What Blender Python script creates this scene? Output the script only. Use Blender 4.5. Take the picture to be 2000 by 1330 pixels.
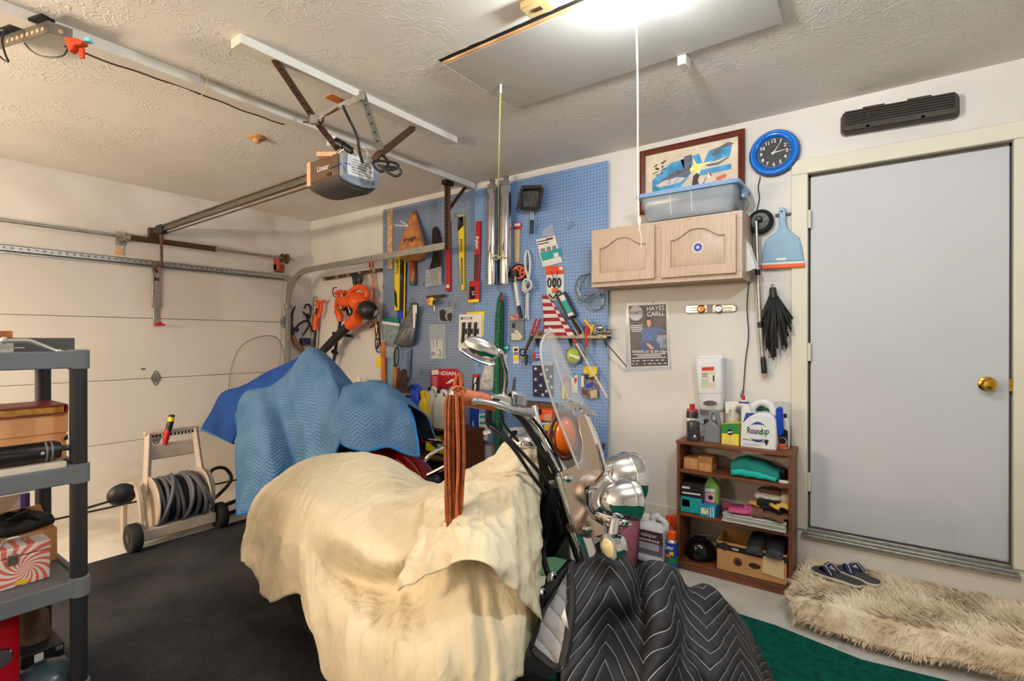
import bpy,math,random
import numpy as np
from mathutils import Vector,Matrix
from mathutils import noise as mnoise
R=math.radians
random.seed(7)
rng=np.random.default_rng(7)
scene=bpy.context.scene
COL=scene.collection
for _o in list(bpy.data.objects):
    bpy.data.objects.remove(_o)

# ------------------------------------------------------------------ camera
CAM=np.array([5.31,-3.44,1.2955])
YAW,PITCH,FPX=0.622,-0.0023,1000.0
cd=bpy.data.cameras.new('camera')
cd.sensor_width=36.0
cd.lens=FPX*36.0/2000.0
cd.clip_start=0.02
cam=bpy.data.objects.new('camera',cd)
COL.objects.link(cam)
cam.location=CAM
cam.rotation_euler=(math.pi/2+PITCH,0,YAW)
scene.camera=cam
FW=np.array([-math.sin(YAW)*math.cos(PITCH),math.cos(YAW)*math.cos(PITCH),math.sin(PITCH)])
RT=np.array([math.cos(YAW),math.sin(YAW),0.0])
UP=np.cross(RT,FW)

# ------------------------------------------------------------------ world and exposure
wd=bpy.data.worlds.new('world')
scene.world=wd
wd.use_nodes=True
wd.node_tree.nodes['Background'].inputs[0].default_value=(0.9,0.86,0.8,1)
wd.node_tree.nodes['Background'].inputs[1].default_value=0.2
scene.view_settings.view_transform='Standard'
scene.view_settings.look='None'
scene.view_settings.gamma=1.0
scene.view_settings.use_curve_mapping=False
scene.view_settings.exposure=0.38
scene.cycles.use_denoising=True
scene.cycles.max_bounces=8
scene.cycles.diffuse_bounces=5
scene.cycles.glossy_bounces=4
scene.cycles.transparent_max_bounces=12
scene.cycles.sample_clamp_indirect=4.0
scene.cycles.caustics_reflective=False
scene.cycles.caustics_refractive=False

# lamp strengths (the lamps themselves are built below as objects)
KEY_STRENGTH=820.0           # neutral bulb on the ceiling by the attic hatch
KEY_COLOR=(0.90,0.965,1.0)
KEY2=(5.75,-2.75,1450.0)  # second bare bulb, on the ceiling above the camera
# unseen fill tubes added in the other bay: x, y, z, half length along x / y, strength, colour
FILL_TUBES=((1.9,-5.1,1.75,0.62,0.0,275.0,(1.0,0.80,0.59)),
         (4.3,-5.7,1.95,0.62,0.0,35.0,(1.0,0.86,0.72)))

# ------------------------------------------------------------------ room numbers
FL=-0.127        # garage floor
CE=2.648         # ceiling

# ------------------------------------------------------------------ helpers: pixels of the photograph to points of the room
def ray(px,py):
    return FW+RT*((px-1000)/FPX)-UP*((py-665)/FPX)
def W(px,py,d=0.0):  # on a plane parallel to the right wall, d in front of it
    r=ray(px,py);return CAM+r*((-d-CAM[1])/r[1])
def B(px,py,x=0.0):  # on a plane parallel to the garage door wall
    r=ray(px,py);return CAM+r*((x-CAM[0])/r[0])
def Z(px,py,z):
    r=ray(px,py);return CAM+r*((z-CAM[2])/r[2])
def D(px,py,dep):
    return CAM+ray(px,py)*dep
def depth_of(p):
    return float((np.asarray(p)-CAM)@FW)
def V3(p):
    return np.array([float(p[0]),float(p[1]),float(p[2])])

# ------------------------------------------------------------------ materials
def lin(c):
    out=[]
    for v in c[:3]:
        v=v/255.0
        out.append(v/12.92 if v<=0.04045 else((v+0.055)/1.055)**2.4)
    return tuple(out)+(1.0,)
MATS={}
def mat(name,col,rough=0.55,metal=0.0,var=0.06,vscale=9.0,bump=0.0,bscale=60.0,alpha=1.0,trans=0.0,emit=0.0,ecol=None,spec=0.5,ior=1.45,sheen=0.0):
    if name in MATS:
        return MATS[name]
    m=bpy.data.materials.new(name);m.use_nodes=True
    nt=m.node_tree;b=nt.nodes['Principled BSDF']
    L=nt.links.new
    tc=nt.nodes.new('ShaderNodeTexCoord')
    c=lin(col)
    if var>0:
        n=nt.nodes.new('ShaderNodeTexNoise');n.inputs['Scale'].default_value=vscale;n.inputs['Detail'].default_value=4
        r=nt.nodes.new('ShaderNodeValToRGB')
        r.color_ramp.elements[0].position=0.3;r.color_ramp.elements[1].position=0.7
        r.color_ramp.elements[0].color=tuple(max(0,v*(1-var*2))for v in c[:3])+(1,)
        r.color_ramp.elements[1].color=tuple(min(1,v*(1+var*2))for v in c[:3])+(1,)
        L(tc.outputs['Object'],n.inputs['Vector']);L(n.outputs['Fac'],r.inputs['Fac']);L(r.outputs['Color'],b.inputs['Base Color'])
    else:
        b.inputs['Base Color'].default_value=c
    b.inputs['Roughness'].default_value=rough
    b.inputs['Metallic'].default_value=metal
    b.inputs['IOR'].default_value=ior
    b.inputs['Specular IOR Level'].default_value=spec
    b.inputs['Alpha'].default_value=alpha
    b.inputs['Transmission Weight'].default_value=trans
    if sheen:b.inputs['Sheen Weight'].default_value=sheen
    if emit:
        b.inputs['Emission Color'].default_value=(ecol or c[:3])+(1,)if len(ecol or c[:3])==3 else ecol
        b.inputs['Emission Strength'].default_value=emit
    if bump:
        n2=nt.nodes.new('ShaderNodeTexNoise');n2.inputs['Scale'].default_value=bscale;n2.inputs['Detail'].default_value=5
        bp=nt.nodes.new('ShaderNodeBump');bp.inputs['Strength'].default_value=bump;bp.inputs['Distance'].default_value=0.01
        L(tc.outputs['Object'],n2.inputs['Vector']);L(n2.outputs['Fac'],bp.inputs['Height']);L(bp.outputs['Normal'],b.inputs['Normal'])
    MATS[name]=m
    return m
def plain(name,col,rough=0.55,metal=0.0,**k):
    return mat(name,col,rough,metal,**k)

# ------------------------------------------------------------------ objects
ORG={}
def tag(o,label=None,cat=None,group=None,kind=None):
    if label:o['label']=label
    if cat:o['category']=cat
    if group:o['group']=group
    if kind:o['kind']=kind
    return o
def thing(name,label,cat,loc=(0,0,0),group=None,kind=None):
    o=bpy.data.objects.new(name,None);COL.objects.link(o)
    o.location=V3(loc);o.empty_display_size=0.05
    ORG[o.name]=V3(loc)
    return tag(o,label,cat,group,kind)
def origin_of(o):
    return ORG.get(o.name,np.zeros(3))
def frame_of(axis):
    a=V3(axis);a=a/(np.linalg.norm(a)+1e-12)
    h=np.array([0,0,1.0])if abs(a[2])<0.9 else np.array([1.0,0,0])
    u=np.cross(h,a);u/=np.linalg.norm(u);v=np.cross(a,u)
    return u,v,a
class MB:
    def __init__(s):s.v=[];s.f=[]
    def add(s,vs,fs):
        k=len(s.v);s.v.extend([tuple(map(float,p))for p in vs]);s.f.extend([tuple(i+k for i in f)for f in fs]);return s
    def box(s,p0,p1):
        x0,y0,z0=[min(a,b)for a,b in zip(p0,p1)];x1,y1,z1=[max(a,b)for a,b in zip(p0,p1)]
        return s.add([(x0,y0,z0),(x1,y0,z0),(x1,y1,z0),(x0,y1,z0),(x0,y0,z1),(x1,y0,z1),(x1,y1,z1),(x0,y1,z1)],
                     [(0,3,2,1),(4,5,6,7),(0,1,5,4),(1,2,6,5),(2,3,7,6),(3,0,4,7)])
    def obox(s,c,ax,ay,az):  # oriented box: centre and three half-axis vectors
        c,ax,ay,az=map(V3,(c,ax,ay,az));P=[]
        for k in(-1,1):
            for i,j in((-1,-1),(1,-1),(1,1),(-1,1)):P.append(c+ax*i+ay*j+az*k)
        return s.add(P,[(0,3,2,1),(4,5,6,7),(0,1,5,4),(1,2,6,5),(2,3,7,6),(3,0,4,7)])
    def bar(s,p0,p1,w,h,up=(0,0,1)):  # rectangular bar between two points
        p0,p1=V3(p0),V3(p1);a=p1-p0;L=np.linalg.norm(a);a/=L
        u=V3(up);side=np.cross(a,u);side/=(np.linalg.norm(side)+1e-12);u=np.cross(side,a)
        return s.obox((p0+p1)/2,a*L/2,side*w/2,u*h/2)
    def cyl(s,p0,p1,r0,r1=None,n=16):
        return s.tube([p0,p1],[r0,r0 if r1 is None else r1],n)
    def tube(s,pts,r,n=8,closed=False,caps=True):
        P=[V3(p)for p in pts];m=len(P)
        rr=list(r)if hasattr(r,'__len__')else[r]*m
        if len(rr)!=m:rr=list(np.interp(np.linspace(0,1,m),np.linspace(0,1,len(rr)),rr))
        T=[]
        for i in range(m):
            a=P[(i+1)%m]if(closed or i<m-1)else P[i];b=P[i-1]if(closed or i>0)else P[i]
            t=a-b;T.append(t/(np.linalg.norm(t)+1e-12))
        u,v,_=frame_of(T[0]);vs=[];fs=[]
        for i in range(m):
            if i:
                u=u-T[i]*(u@T[i]);u/=(np.linalg.norm(u)+1e-12)
            v=np.cross(T[i],u)
            for k in range(n):
                a=2*math.pi*k/n;vs.append(P[i]+(u*math.cos(a)+v*math.sin(a))*rr[i])
        rows=m if closed else m-1
        for i in range(rows):
            for k in range(n):
                a=i*n+k;b=i*n+(k+1)%n;j=((i+1)%m)*n
                fs.append((a,b,j+(k+1)%n,j+k))
        if caps and not closed:
            fs.append(tuple(range(n-1,-1,-1)));fs.append(tuple((m-1)*n+k for k in range(n)))
        return s.add(vs,fs)
    def lathe(s,prof,org=(0,0,0),axis=(0,0,1),n=24,sx=1.0,sy=1.0,u=None,caps=True):
        uu,vv,a=frame_of(axis)
        if u is not None:
            uu=V3(u);vv=np.cross(a,uu)
        o=V3(org);vs=[];fs=[]
        for r,h in prof:
            for k in range(n):
                t=2*math.pi*k/n;vs.append(o+a*h+uu*(r*sx*math.cos(t))+vv*(r*sy*math.sin(t)))
        for i in range(len(prof)-1):
            for k in range(n):
                fs.append((i*n+k,i*n+(k+1)%n,(i+1)*n+(k+1)%n,(i+1)*n+k))
        if len(prof)>=4 and abs(prof[0][1]-prof[-1][1])<1e-9 and prof[0][0]>0 and prof[-1][0]>0:caps=False
        if caps and prof[0][0]>1e-6:fs.append(tuple(range(n-1,-1,-1)))
        if caps and prof[-1][0]>1e-6:fs.append(tuple((len(prof)-1)*n+k for k in range(n)))
        return s.add(vs,fs)
    def ball(s,c,rad,n=16,m=10,ax=None):
        if not hasattr(rad,'__len__'):rad=(rad,)*3
        A=[V3(a)for a in(ax or((1,0,0),(0,1,0),(0,0,1)))];c=V3(c);vs=[];fs=[]
        for i in range(m+1):
            p=math.pi*i/m
            for k in range(n):
                t=2*math.pi*k/n
                vs.append(c+A[0]*rad[0]*math.sin(p)*math.cos(t)+A[1]*rad[1]*math.sin(p)*math.sin(t)-A[2]*rad[2]*math.cos(p))
        for i in range(m):
            for k in range(n):fs.append((i*n+k,i*n+(k+1)%n,(i+1)*n+(k+1)%n,(i+1)*n+k))
        return s.add(vs,fs)
    def prism(s,poly,vec):
        P=[V3(p)for p in poly];e=V3(vec);n=len(P)
        return s.add(P+[p+e for p in P],[tuple(range(n-1,-1,-1)),tuple(range(n,2*n))]+[(i,(i+1)%n,n+(i+1)%n,n+i)for i in range(n)])
    def loft(s,rings,caps=True,closed=True):
        n=len(rings[0]);vs=[p for r in rings for p in r];fs=[]
        for i in range(len(rings)-1):
            for k in range(n if closed else n-1):
                fs.append((i*n+k,i*n+(k+1)%n,(i+1)*n+(k+1)%n,(i+1)*n+k))
        if caps and closed:
            fs.append(tuple(range(n-1,-1,-1)));fs.append(tuple((len(rings)-1)*n+k for k in range(n)))
        return s.add(vs,fs)
    def build(s,name,m,parent=None,bevel=0.0,seg=2,angle=40,solid=0.0,label=None,cat=None,group=None,kind=None,sub=0):
        A=np.array(s.v)
        if parent is not None:
            o0=origin_of(parent)
        else:
            lo,hi=A.min(0),A.max(0);o0=np.array([(lo[0]+hi[0])/2,(lo[1]+hi[1])/2,lo[2]])
        me=bpy.data.meshes.new(name);me.from_pydata([tuple(p)for p in(A-o0)],[],s.f)
        import bmesh
        bm=bmesh.new();bm.from_mesh(me);bmesh.ops.recalc_face_normals(bm,faces=bm.faces);bm.to_mesh(me);bm.free()
        ms=m if isinstance(m,(list,tuple))else[m]
        for q in ms:me.materials.append(q)
        me.shade_smooth();me.set_sharp_from_angle(angle=R(angle))
        o=bpy.data.objects.new(name,me);COL.objects.link(o)
        if parent is not None:
            o.parent=parent;ORG[o.name]=o0
        else:
            o.location=o0;ORG[o.name]=o0
        if solid:
            md=o.modifiers.new('thickness','SOLIDIFY');md.thickness=solid;md.offset=0
        if bevel:
            md=o.modifiers.new('bevel','BEVEL');md.width=bevel;md.segments=seg;md.limit_method='ANGLE';md.angle_limit=R(35)
        if sub:
            md=o.modifiers.new('smooth','SUBSURF');md.levels=sub;md.render_levels=sub
        return tag(o,label,cat,group,kind)
def rounded(poly_w,poly_h,r,n=4):  # rounded rectangle in 2-D, centred
    out=[]
    for cx,cy,a0 in((poly_w/2-r,poly_h/2-r,0),(-poly_w/2+r,poly_h/2-r,90),(-poly_w/2+r,-poly_h/2+r,180),(poly_w/2-r,-poly_h/2+r,270)):
        for k in range(n+1):
            a=R(a0+90*k/n);out.append((cx+r*math.cos(a),cy+r*math.sin(a)))
    return out
def crom(P,n):  # Catmull-Rom through control points (array k x 3), n samples per span
    P=np.asarray(P,float);k=len(P);out=[]
    for i in range(k-1):
        p0=P[i-1]if i else 2*P[0]-P[1];p1,p2=P[i],P[i+1];p3=P[i+2]if i+2<k else 2*P[-1]-P[-2]
        for j in range(n):
            t=j/n
            out.append(0.5*((2*p1)+(-p0+p2)*t+(2*p0-5*p1+4*p2-p3)*t*t+(-p0+3*p1-3*p2+p3)*t**3))
    out.append(P[-1]);return np.array(out)
def curve(pts,n=6):
    return crom([V3(p)for p in pts],n)
# wall pieces: polygon of photo pixels laid on the plane d in front of the right wall, t thick (towards the room)
def wallprism(mb,pts,d,t):
    return mb.prism([W(x,y,d+t)for x,y in pts],(0,t,0))
def slab(name,pts,d,t,m,parent=None,**k):
    mb=MB();wallprism(mb,pts,d,t);return mb.build(name,m,parent,**k)
def rectpx(x0,y0,x1,y1):
    return[(x0,y0),(x1,y0),(x1,y1),(x0,y1)]
def wrect(x0,y0,x1,y1,d):  # upright rectangle on the wall plane from two photo corners -> X0,X1,Z0,Z1
    a,b=W(x0,y0,d),W(x1,y1,d);c,e=W(x0,y1,d),W(x1,y0,d)
    return min(a[0],b[0]),max(a[0],b[0]),(b[2]+c[2])/2,(a[2]+e[2])/2
def wbox(name,x0,y0,x1,y1,d,t,m,parent=None,**k):
    X0,X1,Z0,Z1=wrect(x0,y0,x1,y1,d+t)
    mb=MB();mb.box((X0,-d-t,Z0),(X1,-d,Z1));return mb.build(name,m,parent,**k)
FONTC={}
def text(s,pos,xd,yd,h,m,parent=None,name='lettering',bold=0.0,ext=0.0004,align='CENTER',width=None,shear=0.0):
    cu=bpy.data.curves.new('t','FONT');cu.body=s;cu.size=1.0;cu.align_x=align;cu.align_y='CENTER';cu.resolution_u=2
    cu.offset=bold;cu.shear=shear;cu.extrude=0.0
    ob=bpy.data.objects.new('t',cu);COL.objects.link(ob)
    dg=bpy.context.evaluated_depsgraph_get();me=bpy.data.meshes.new_from_object(ob.evaluated_get(dg))
    bpy.data.objects.remove(ob);bpy.data.curves.remove(cu)
    co=np.array([v.co[:]for v in me.vertices])if len(me.vertices)else np.zeros((0,3))
    fs=[tuple(p.vertices)for p in me.polygons];bpy.data.meshes.remove(me)
    if len(co)==0:return None
    hh=0.72;kx=h/hh
    if width:kx=width/max(1e-6,co[:,0].max()-co[:,0].min())
    xd,yd=V3(xd),V3(yd);xd=xd/np.linalg.norm(xd);yd=yd/np.linalg.norm(yd);nd=np.cross(xd,yd)
    if align=='CENTER':co[:,0]-=(co[:,0].max()+co[:,0].min())/2
    co[:,1]-=0.0
    P=V3(pos)+np.outer(co[:,0]*kx,xd)+np.outer(co[:,1]*h/hh,yd)+nd*ext
    mb=MB();mb.v=[tuple(p)for p in P];mb.f=fs
    A=np.array(mb.v);o0=origin_of(parent)if parent is not None else A.mean(0)
    me=bpy.data.meshes.new(name);me.from_pydata([tuple(p)for p in(A-o0)],[],fs);me.materials.append(m)
    o=bpy.data.objects.new(name,me);COL.objects.link(o)
    if parent is not None:o.parent=parent
    else:o.location=o0
    ORG[o.name]=o0
    return o
XD,YD,ZD=(1,0,0),(0,1,0),(0,0,1)
def walltext(s,px,py,d,hpx,m,parent,rot=0.0,**k):
    p=W(px,py,d);h=hpx*depth_of(p)/FPX
    if k.get('width'):k['width']=k['width']*depth_of(p)/FPX
    a=R(rot)
    return text(s,p,(math.cos(a),0,math.sin(a)),(-math.sin(a),0,math.cos(a)),h,m,parent,ext=0.0006,**k)
# ------------------------------------------------------------------ surface materials of the room
def node_mat(name):
    m=bpy.data.materials.new(name);m.use_nodes=True;MATS[name]=m
    return m,m.node_tree,m.node_tree.nodes['Principled BSDF'],m.node_tree.links.new
def mix_noise(nt,L,coord,scale,c0,c1,p0=0.35,p1=0.65,detail=5,dist=0.0):
    n=nt.nodes.new('ShaderNodeTexNoise');n.inputs['Scale'].default_value=scale;n.inputs['Detail'].default_value=detail;n.inputs['Distortion'].default_value=dist
    r=nt.nodes.new('ShaderNodeValToRGB');r.color_ramp.elements[0].position=p0;r.color_ramp.elements[1].position=p1
    r.color_ramp.elements[0].color=lin(c0)if max(c0)>1 else tuple(c0)+(1,);r.color_ramp.elements[1].color=lin(c1)if max(c1)>1 else tuple(c1)+(1,)
    L(coord,n.inputs['Vector']);L(n.outputs['Fac'],r.inputs['Fac'])
    return r.outputs['Color'],n.outputs['Fac']
def math_node(nt,L,op,a,b=None,c=None):
    n=nt.nodes.new('ShaderNodeMath');n.operation=op
    for i,v in enumerate((a,b,c)):
        if v is None:continue
        if isinstance(v,(int,float)):n.inputs[i].default_value=v
        else:L(v,n.inputs[i])
    return n.outputs[0]
def bump_to(nt,L,bsdf,h,strength,dist=0.01):
    bp=nt.nodes.new('ShaderNodeBump');bp.inputs['Strength'].default_value=strength;bp.inputs['Distance'].default_value=dist
    L(h,bp.inputs['Height']);L(bp.outputs['Normal'],bsdf.inputs['Normal'])
# ceiling: sprayed plaster with knocked-down ridges
m_ceil,nt,b,L=node_mat('ceiling_plaster')
geo=nt.nodes.new('ShaderNodeNewGeometry').outputs['Position']
col,_=mix_noise(nt,L,geo,1.2,(218,213,205),(230,225,218));L(col,b.inputs['Base Color'])
_,n1=mix_noise(nt,L,geo,11.0,(0,0,0),(1,1,1),detail=3,dist=1.8)
_,n2=mix_noise(nt,L,geo,3.2,(0,0,0),(1,1,1),detail=2)
ridge=math_node(nt,L,'MULTIPLY',math_node(nt,L,'ABSOLUTE',math_node(nt,L,'SUBTRACT',n1,0.5)),20.0)
ridge=math_node(nt,L,'SUBTRACT',1.0,math_node(nt,L,'MINIMUM',ridge,1.0))
msk=math_node(nt,L,'MULTIPLY',math_node(nt,L,'MAXIMUM',math_node(nt,L,'SUBTRACT',n2,0.44),0.0),7.0)
msk=math_node(nt,L,'MINIMUM',msk,1.0)
bump_to(nt,L,b,math_node(nt,L,'MULTIPLY',ridge,msk),0.42,0.006);b.inputs['Roughness'].default_value=0.85
m_hatch=mat('hatch_board',(180,177,170),0.8,var=0.03,vscale=2)
# painted walls
m_wall,nt,b,L=node_mat('wall_paint')
geo=nt.nodes.new('ShaderNodeNewGeometry').outputs['Position']
col,_=mix_noise(nt,L,geo,1.6,(204,200,195),(219,215,210));L(col,b.inputs['Base Color'])
_,n1=mix_noise(nt,L,geo,90.0,(0,0,0),(1,1,1));bump_to(nt,L,b,n1,0.08,0.004);b.inputs['Roughness'].default_value=0.7
# concrete floor, worn white paint
m_floor,nt,b,L=node_mat('painted_concrete')
geo=nt.nodes.new('ShaderNodeNewGeometry').outputs['Position']
col,f1=mix_noise(nt,L,geo,3.0,(186,182,174),(224,221,214),0.3,0.6,detail=8)
c2,f2=mix_noise(nt,L,geo,9.0,(150,134,114),(236,233,228),0.22,0.34,detail=8)
mx=nt.nodes.new('ShaderNodeMixRGB');mx.blend_type='MULTIPLY';mx.inputs[0].default_value=0.7;L(col,mx.inputs[1]);L(c2,mx.inputs[2]);L(mx.outputs[0],b.inputs['Base Color'])
b.inputs['Roughness'].default_value=0.6;bump_to(nt,L,b,f2,0.15,0.004)
# dark carpet
m_mat,nt,b,L=node_mat('charcoal_carpet')
geo=nt.nodes.new('ShaderNodeNewGeometry').outputs['Position']
col,f1=mix_noise(nt,L,geo,2.6,(44,44,47),(74,74,78),0.3,0.7,detail=8)
c2,f2=mix_noise(nt,L,geo,160.0,(150,150,150),(255,255,255),0.3,0.7)
mx=nt.nodes.new('ShaderNodeMixRGB');mx.blend_type='MULTIPLY';mx.inputs[0].default_value=0.8;L(col,mx.inputs[1]);L(c2,mx.inputs[2]);L(mx.outputs[0],b.inputs['Base Color'])
b.inputs['Roughness'].default_value=0.95;bump_to(nt,L,b,f2,0.5,0.004);b.inputs['Specular IOR Level'].default_value=0.1
m_green=mat('green_carpet_pile',(8,74,62),0.95,var=0.2,vscale=30,bump=0.5,bscale=200,spec=0.1)
m_white=mat('white_paint',(214,208,198),0.5,var=0.03,vscale=3)
m_trim=mat('cream_trim_paint',(212,206,190),0.5,var=0.03,vscale=3)
m_doorp=mat('grey_white_door_paint',(188,190,194),0.5,var=0.02,vscale=1.5)
m_gdoor=mat('garage_door_paint',(214,208,200),0.5,var=0.03,vscale=1.2)
m_galv=mat('galvanised_steel',(168,166,160),0.38,0.85,var=0.1,vscale=40)
m_steel=mat('dull_steel',(120,114,106),0.42,0.8,var=0.12,vscale=40)
m_rust_warmst=mat('browned_warm_lit_steel',(96,72,54),0.55,0.6,var=0.15,vscale=40)  # brown steel parts; on the opener straps it paints warm light
m_chrome=mat('chrome',(225,226,230),0.06,1.0,var=0.0)
m_brass=mat('polished_brass',(212,162,60),0.18,1.0,var=0.03)
m_black=mat('black_plastic',(24,24,26),0.45,var=0.1,vscale=20)
m_rubber=mat('black_rubber',(20,20,21),0.8,var=0.1,vscale=20)
m_dark=mat('dark_gap',(16,14,13),0.9,var=0)
m_raww=mat('raw_pine',(205,160,110),0.7,var=0.15,vscale=12)
m_red=mat('red_plastic',(178,20,24),0.4,var=0.05)
m_orange=mat('orange_plastic',(224,84,22),0.4,var=0.05)
m_yellow=mat('yellow_print',(232,200,20),0.5,var=0.04)
m_blue=mat('blue_print',(26,58,160),0.5,var=0.04)
m_teal=mat('teal_print',(18,150,150),0.5,var=0.04)
m_paper=mat('white_paper',(222,220,214),0.7,var=0.03)
m_ink=mat('black_ink',(22,22,24),0.6,var=0)
m_whink=mat('white_ink',(226,226,224),0.6,var=0)
m_redink=mat('red_ink',(186,28,32),0.6,var=0)
m_navy=mat('navy_print',(22,26,62),0.6,var=0.04)
m_clear=mat('clear_bag_film',(210,214,216),0.12,var=0,alpha=0.28)
m_greyp=mat('grey_plastic',(120,124,130),0.5,var=0.05)

def S(name,mb,m,parent=None,**k):  # a piece of the setting
    return mb.build(name,m,parent,kind=None if parent is not None else 'structure',**k)

# ------------------------------------------------------------------ shell
RX,RY=8.2,-6.6
S('floor',MB().box((-0.15,RY-0.1,FL-0.1),(RX+0.1,0.15,FL)),m_floor)
S('ceiling',MB().box((-0.15,RY-0.1,CE),(RX+0.1,0.15,CE+0.1)),m_ceil)
mb=MB()
DX0,DX1,DZ0,DZ1=4.972,5.838,0.185,2.262
mb.box((-0.15,0,FL),(DX0,0.12,CE));mb.box((DX1,0,FL),(RX+0.1,0.12,CE));mb.box((DX0,0,DZ1),(DX1,0.12,CE));mb.box((DX0,0,FL),(DX1,0.12,DZ0))
S('wall_right',mb,m_wall)
S('wall_back',MB().box((-0.12,RY,FL),(0,0,CE)),m_wall)
S('wall_left',MB().box((0,RY-0.1,FL),(RX,RY,CE)),m_wall)
S('wall_front',MB().box((RX,RY,FL),(RX+0.1,0,CE)),m_wall)
S('baseboard_right',MB().box((0.02,-0.018,FL),(RX,0.0,0.165)),m_white,bevel=0.004)
# entry door with casing
S('trim_1',MB().box((DX0-0.085,-0.02,0.185),(DX0,0.01,DZ1+0.0)),m_trim,bevel=0.005)
S('trim_2',MB().box((DX0-0.085,-0.02,DZ1),(DX1+0.085,0.01,DZ1+0.085)),m_trim,bevel=0.005)
S('trim_3',MB().box((DX1,-0.02,0.185),(DX1+0.085,0.01,DZ1)),m_trim,bevel=0.005)
d1=thing('door_1',None,None,(5.4,0.02,0.2),kind='structure')
MB().box((4.983,0.012,0.202),(5.828,0.055,2.242)).build('slab',m_doorp,d1,bevel=0.003)
MB().box((4.972,0.03,0.19),(4.983,0.06,2.26)).box((5.828,0.03,0.19),(5.838,0.06,2.26)).box((4.972,0.03,2.242),(5.838,0.06,2.262)).build('weather_strip',mat('weather_strip_brown',(86,80,68),.8),d1)
MB().box((5.62,0.0095,0.21),(5.822,0.013,0.44)).build('patch_plate',m_doorp,d1,bevel=0.002)
for z in(1.995,1.222,0.465):
    h=MB().box((4.966,-0.006,z-0.05),(4.99,0.016,z+0.05)).build('hinge',m_trim,d1,bevel=0.002)
    MB().cyl((4.98,-0.010,z-0.052),(4.98,-0.010,z+0.052),0.0085,n=10).build('hinge_pin',m_trim,h)
kp=W(1928,750,-0.012)
k=MB().lathe([(0.036,0),(0.036,0.006),(0.028,0.011),(0.013,0.014),(0.012,0.03),(0.022,0.037),(0.030,0.048),(0.030,0.058),(0.022,0.067),(0.0,0.070)],kp,(0,-1,0),28).build('door_knob',m_brass,d1)
MB().lathe([(0.0065,0.069),(0.0065,0.074),(0,0.074)],kp,(0,-1,0),12).build('lock_button',m_brass,k)
MB().box((5.826,-0.005,kp[2]-0.03),(5.842,0.012,kp[2]+0.03)).build('strike_plate',m_brass,d1)
th=MB()
th.box((4.945,-0.052,0.150),(5.862,0.06,0.168));th.box((4.972,-0.03,0.168),(5.838,0.05,0.180));th.box((4.972,-0.006,0.180),(5.838,0.05,0.196))
th.build('threshold',m_galv,d1,bevel=0.003)
# concrete step in front of the door
S('step',MB().box((4.99,-0.52,FL),(RX,-0.018,-0.005)),m_floor,bevel=0.012)

# floor coverings
MB().box((1.25,-5.2,FL),(4.35,-1.05,FL+0.006)).build('charcoal_mat',m_mat,label='large charcoal carpet laid under both covered motorcycles',cat='carpet')
mb=MB();mb.prism([(4.2,-0.60,FL+0.006),(4.9,-0.635,FL+0.006),(5.25,-0.715,FL+0.006),(5.65,-0.66,FL+0.006),(6.9,-0.63,FL+0.006),(6.9,-4.8,FL+0.006),(4.2,-4.8,FL+0.006)],(0,0,0.008))
mb.build('green_carpet',m_green,label='dark green carpet on the floor beside the concrete step',cat='carpet')

# ------------------------------------------------------------------ ceiling: attic hatch, boards, fittings
hx0,hx1,hy0,hy1=3.58,4.99,-1.63,-1.01
ah=thing('attic_hatch','flat attic ladder hatch panel set into the textured ceiling','hatch',(4.28,-1.3,CE))
MB().box((hx0+0.006,hy0+0.03,CE-0.014),(hx1-0.01,hy1,CE-0.002)).build('panel',m_hatch,ah,bevel=0.002)
mb=MB()
N=40
top=[(hx0-0.004+(hx1-hx0)*i/N,hy0-0.004+0.007*mnoise.noise((i*0.7,0,3)),CE-0.001)for i in range(N+1)]
bot=[(hx0-0.004+(hx1-hx0)*i/N,hy0+0.022,CE-0.001)for i in range(N,-1,-1)]
mb.prism(top+bot,(0,0,-0.001));mb.box((hx1-0.01,hy0,CE-0.002),(hx1+0.004,hy1-0.2,CE-0.001))
mb.build('gap',m_dark,ah)
MB().box((hx0+0.004,hy0+0.018,CE-0.012),(hx1-0.01,hy0+0.03,CE-0.001)).build('wooden_edge',m_raww,ah)
MB().box((hx0-0.003,hy0+0.03,CE-0.016),(hx0+0.006,hy1,CE)).build('side_lip',m_hatch,ah)
pb=Z(1335,108,CE)
wb=MB().box((pb[0]-0.02,pb[1]-0.03,CE-0.055),(pb[0]+0.02,pb[1]+0.045,CE)).build('wood_block',m_white,label='small white wooden block screwed to ceiling beside the attic hatch',cat='block',bevel=0.003)
pb=Z(1050,3,CE)
bx=thing('ceiling_outlet','almond coloured outlet box on the ceiling by the attic hatch','outlet',(pb[0],pb[1],CE-0.03))
m_almond=mat('almond_plastic',(198,172,120),0.5)
MB().box((pb[0]-0.06,pb[1]-0.04,CE-0.03),(pb[0]+0.06,pb[1]+0.04,CE)).build('cover',m_almond,bx,bevel=0.004)
MB().box((pb[0]-0.02,pb[1]-0.01,CE-0.033),(pb[0]+0.02,pb[1]+0.01,CE-0.029)).build('socket',m_rust_warmst,bx)
# long painted boards fixed to the ceiling
MB().box((2.93,-2.30,CE-0.042),(3.02,-0.87,CE)).build('ceiling_board',m_white,label='short white painted board on ceiling that carries the opener straps',cat='board',bevel=0.003)
lb=MB().box((2.385,-5.2,CE-0.05),(2.47,-0.025,CE)).build('ceiling_board',m_white,label='long white painted board running across the whole ceiling to the right wall',cat='board',bevel=0.003)
# cord stapled along the long board
pts=[(2.378,y,CE-0.052-0.004*math.sin(9*y)-0.002*math.sin(31*y))for y in np.linspace(-2.75,-1.72,50)]
MB().tube(pts,0.004,6).build('ceiling_cable',mat('brown_cord_rubber',(70,34,16),0.6),label='thin brown cord running along the long ceiling board',cat='cord')
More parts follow.
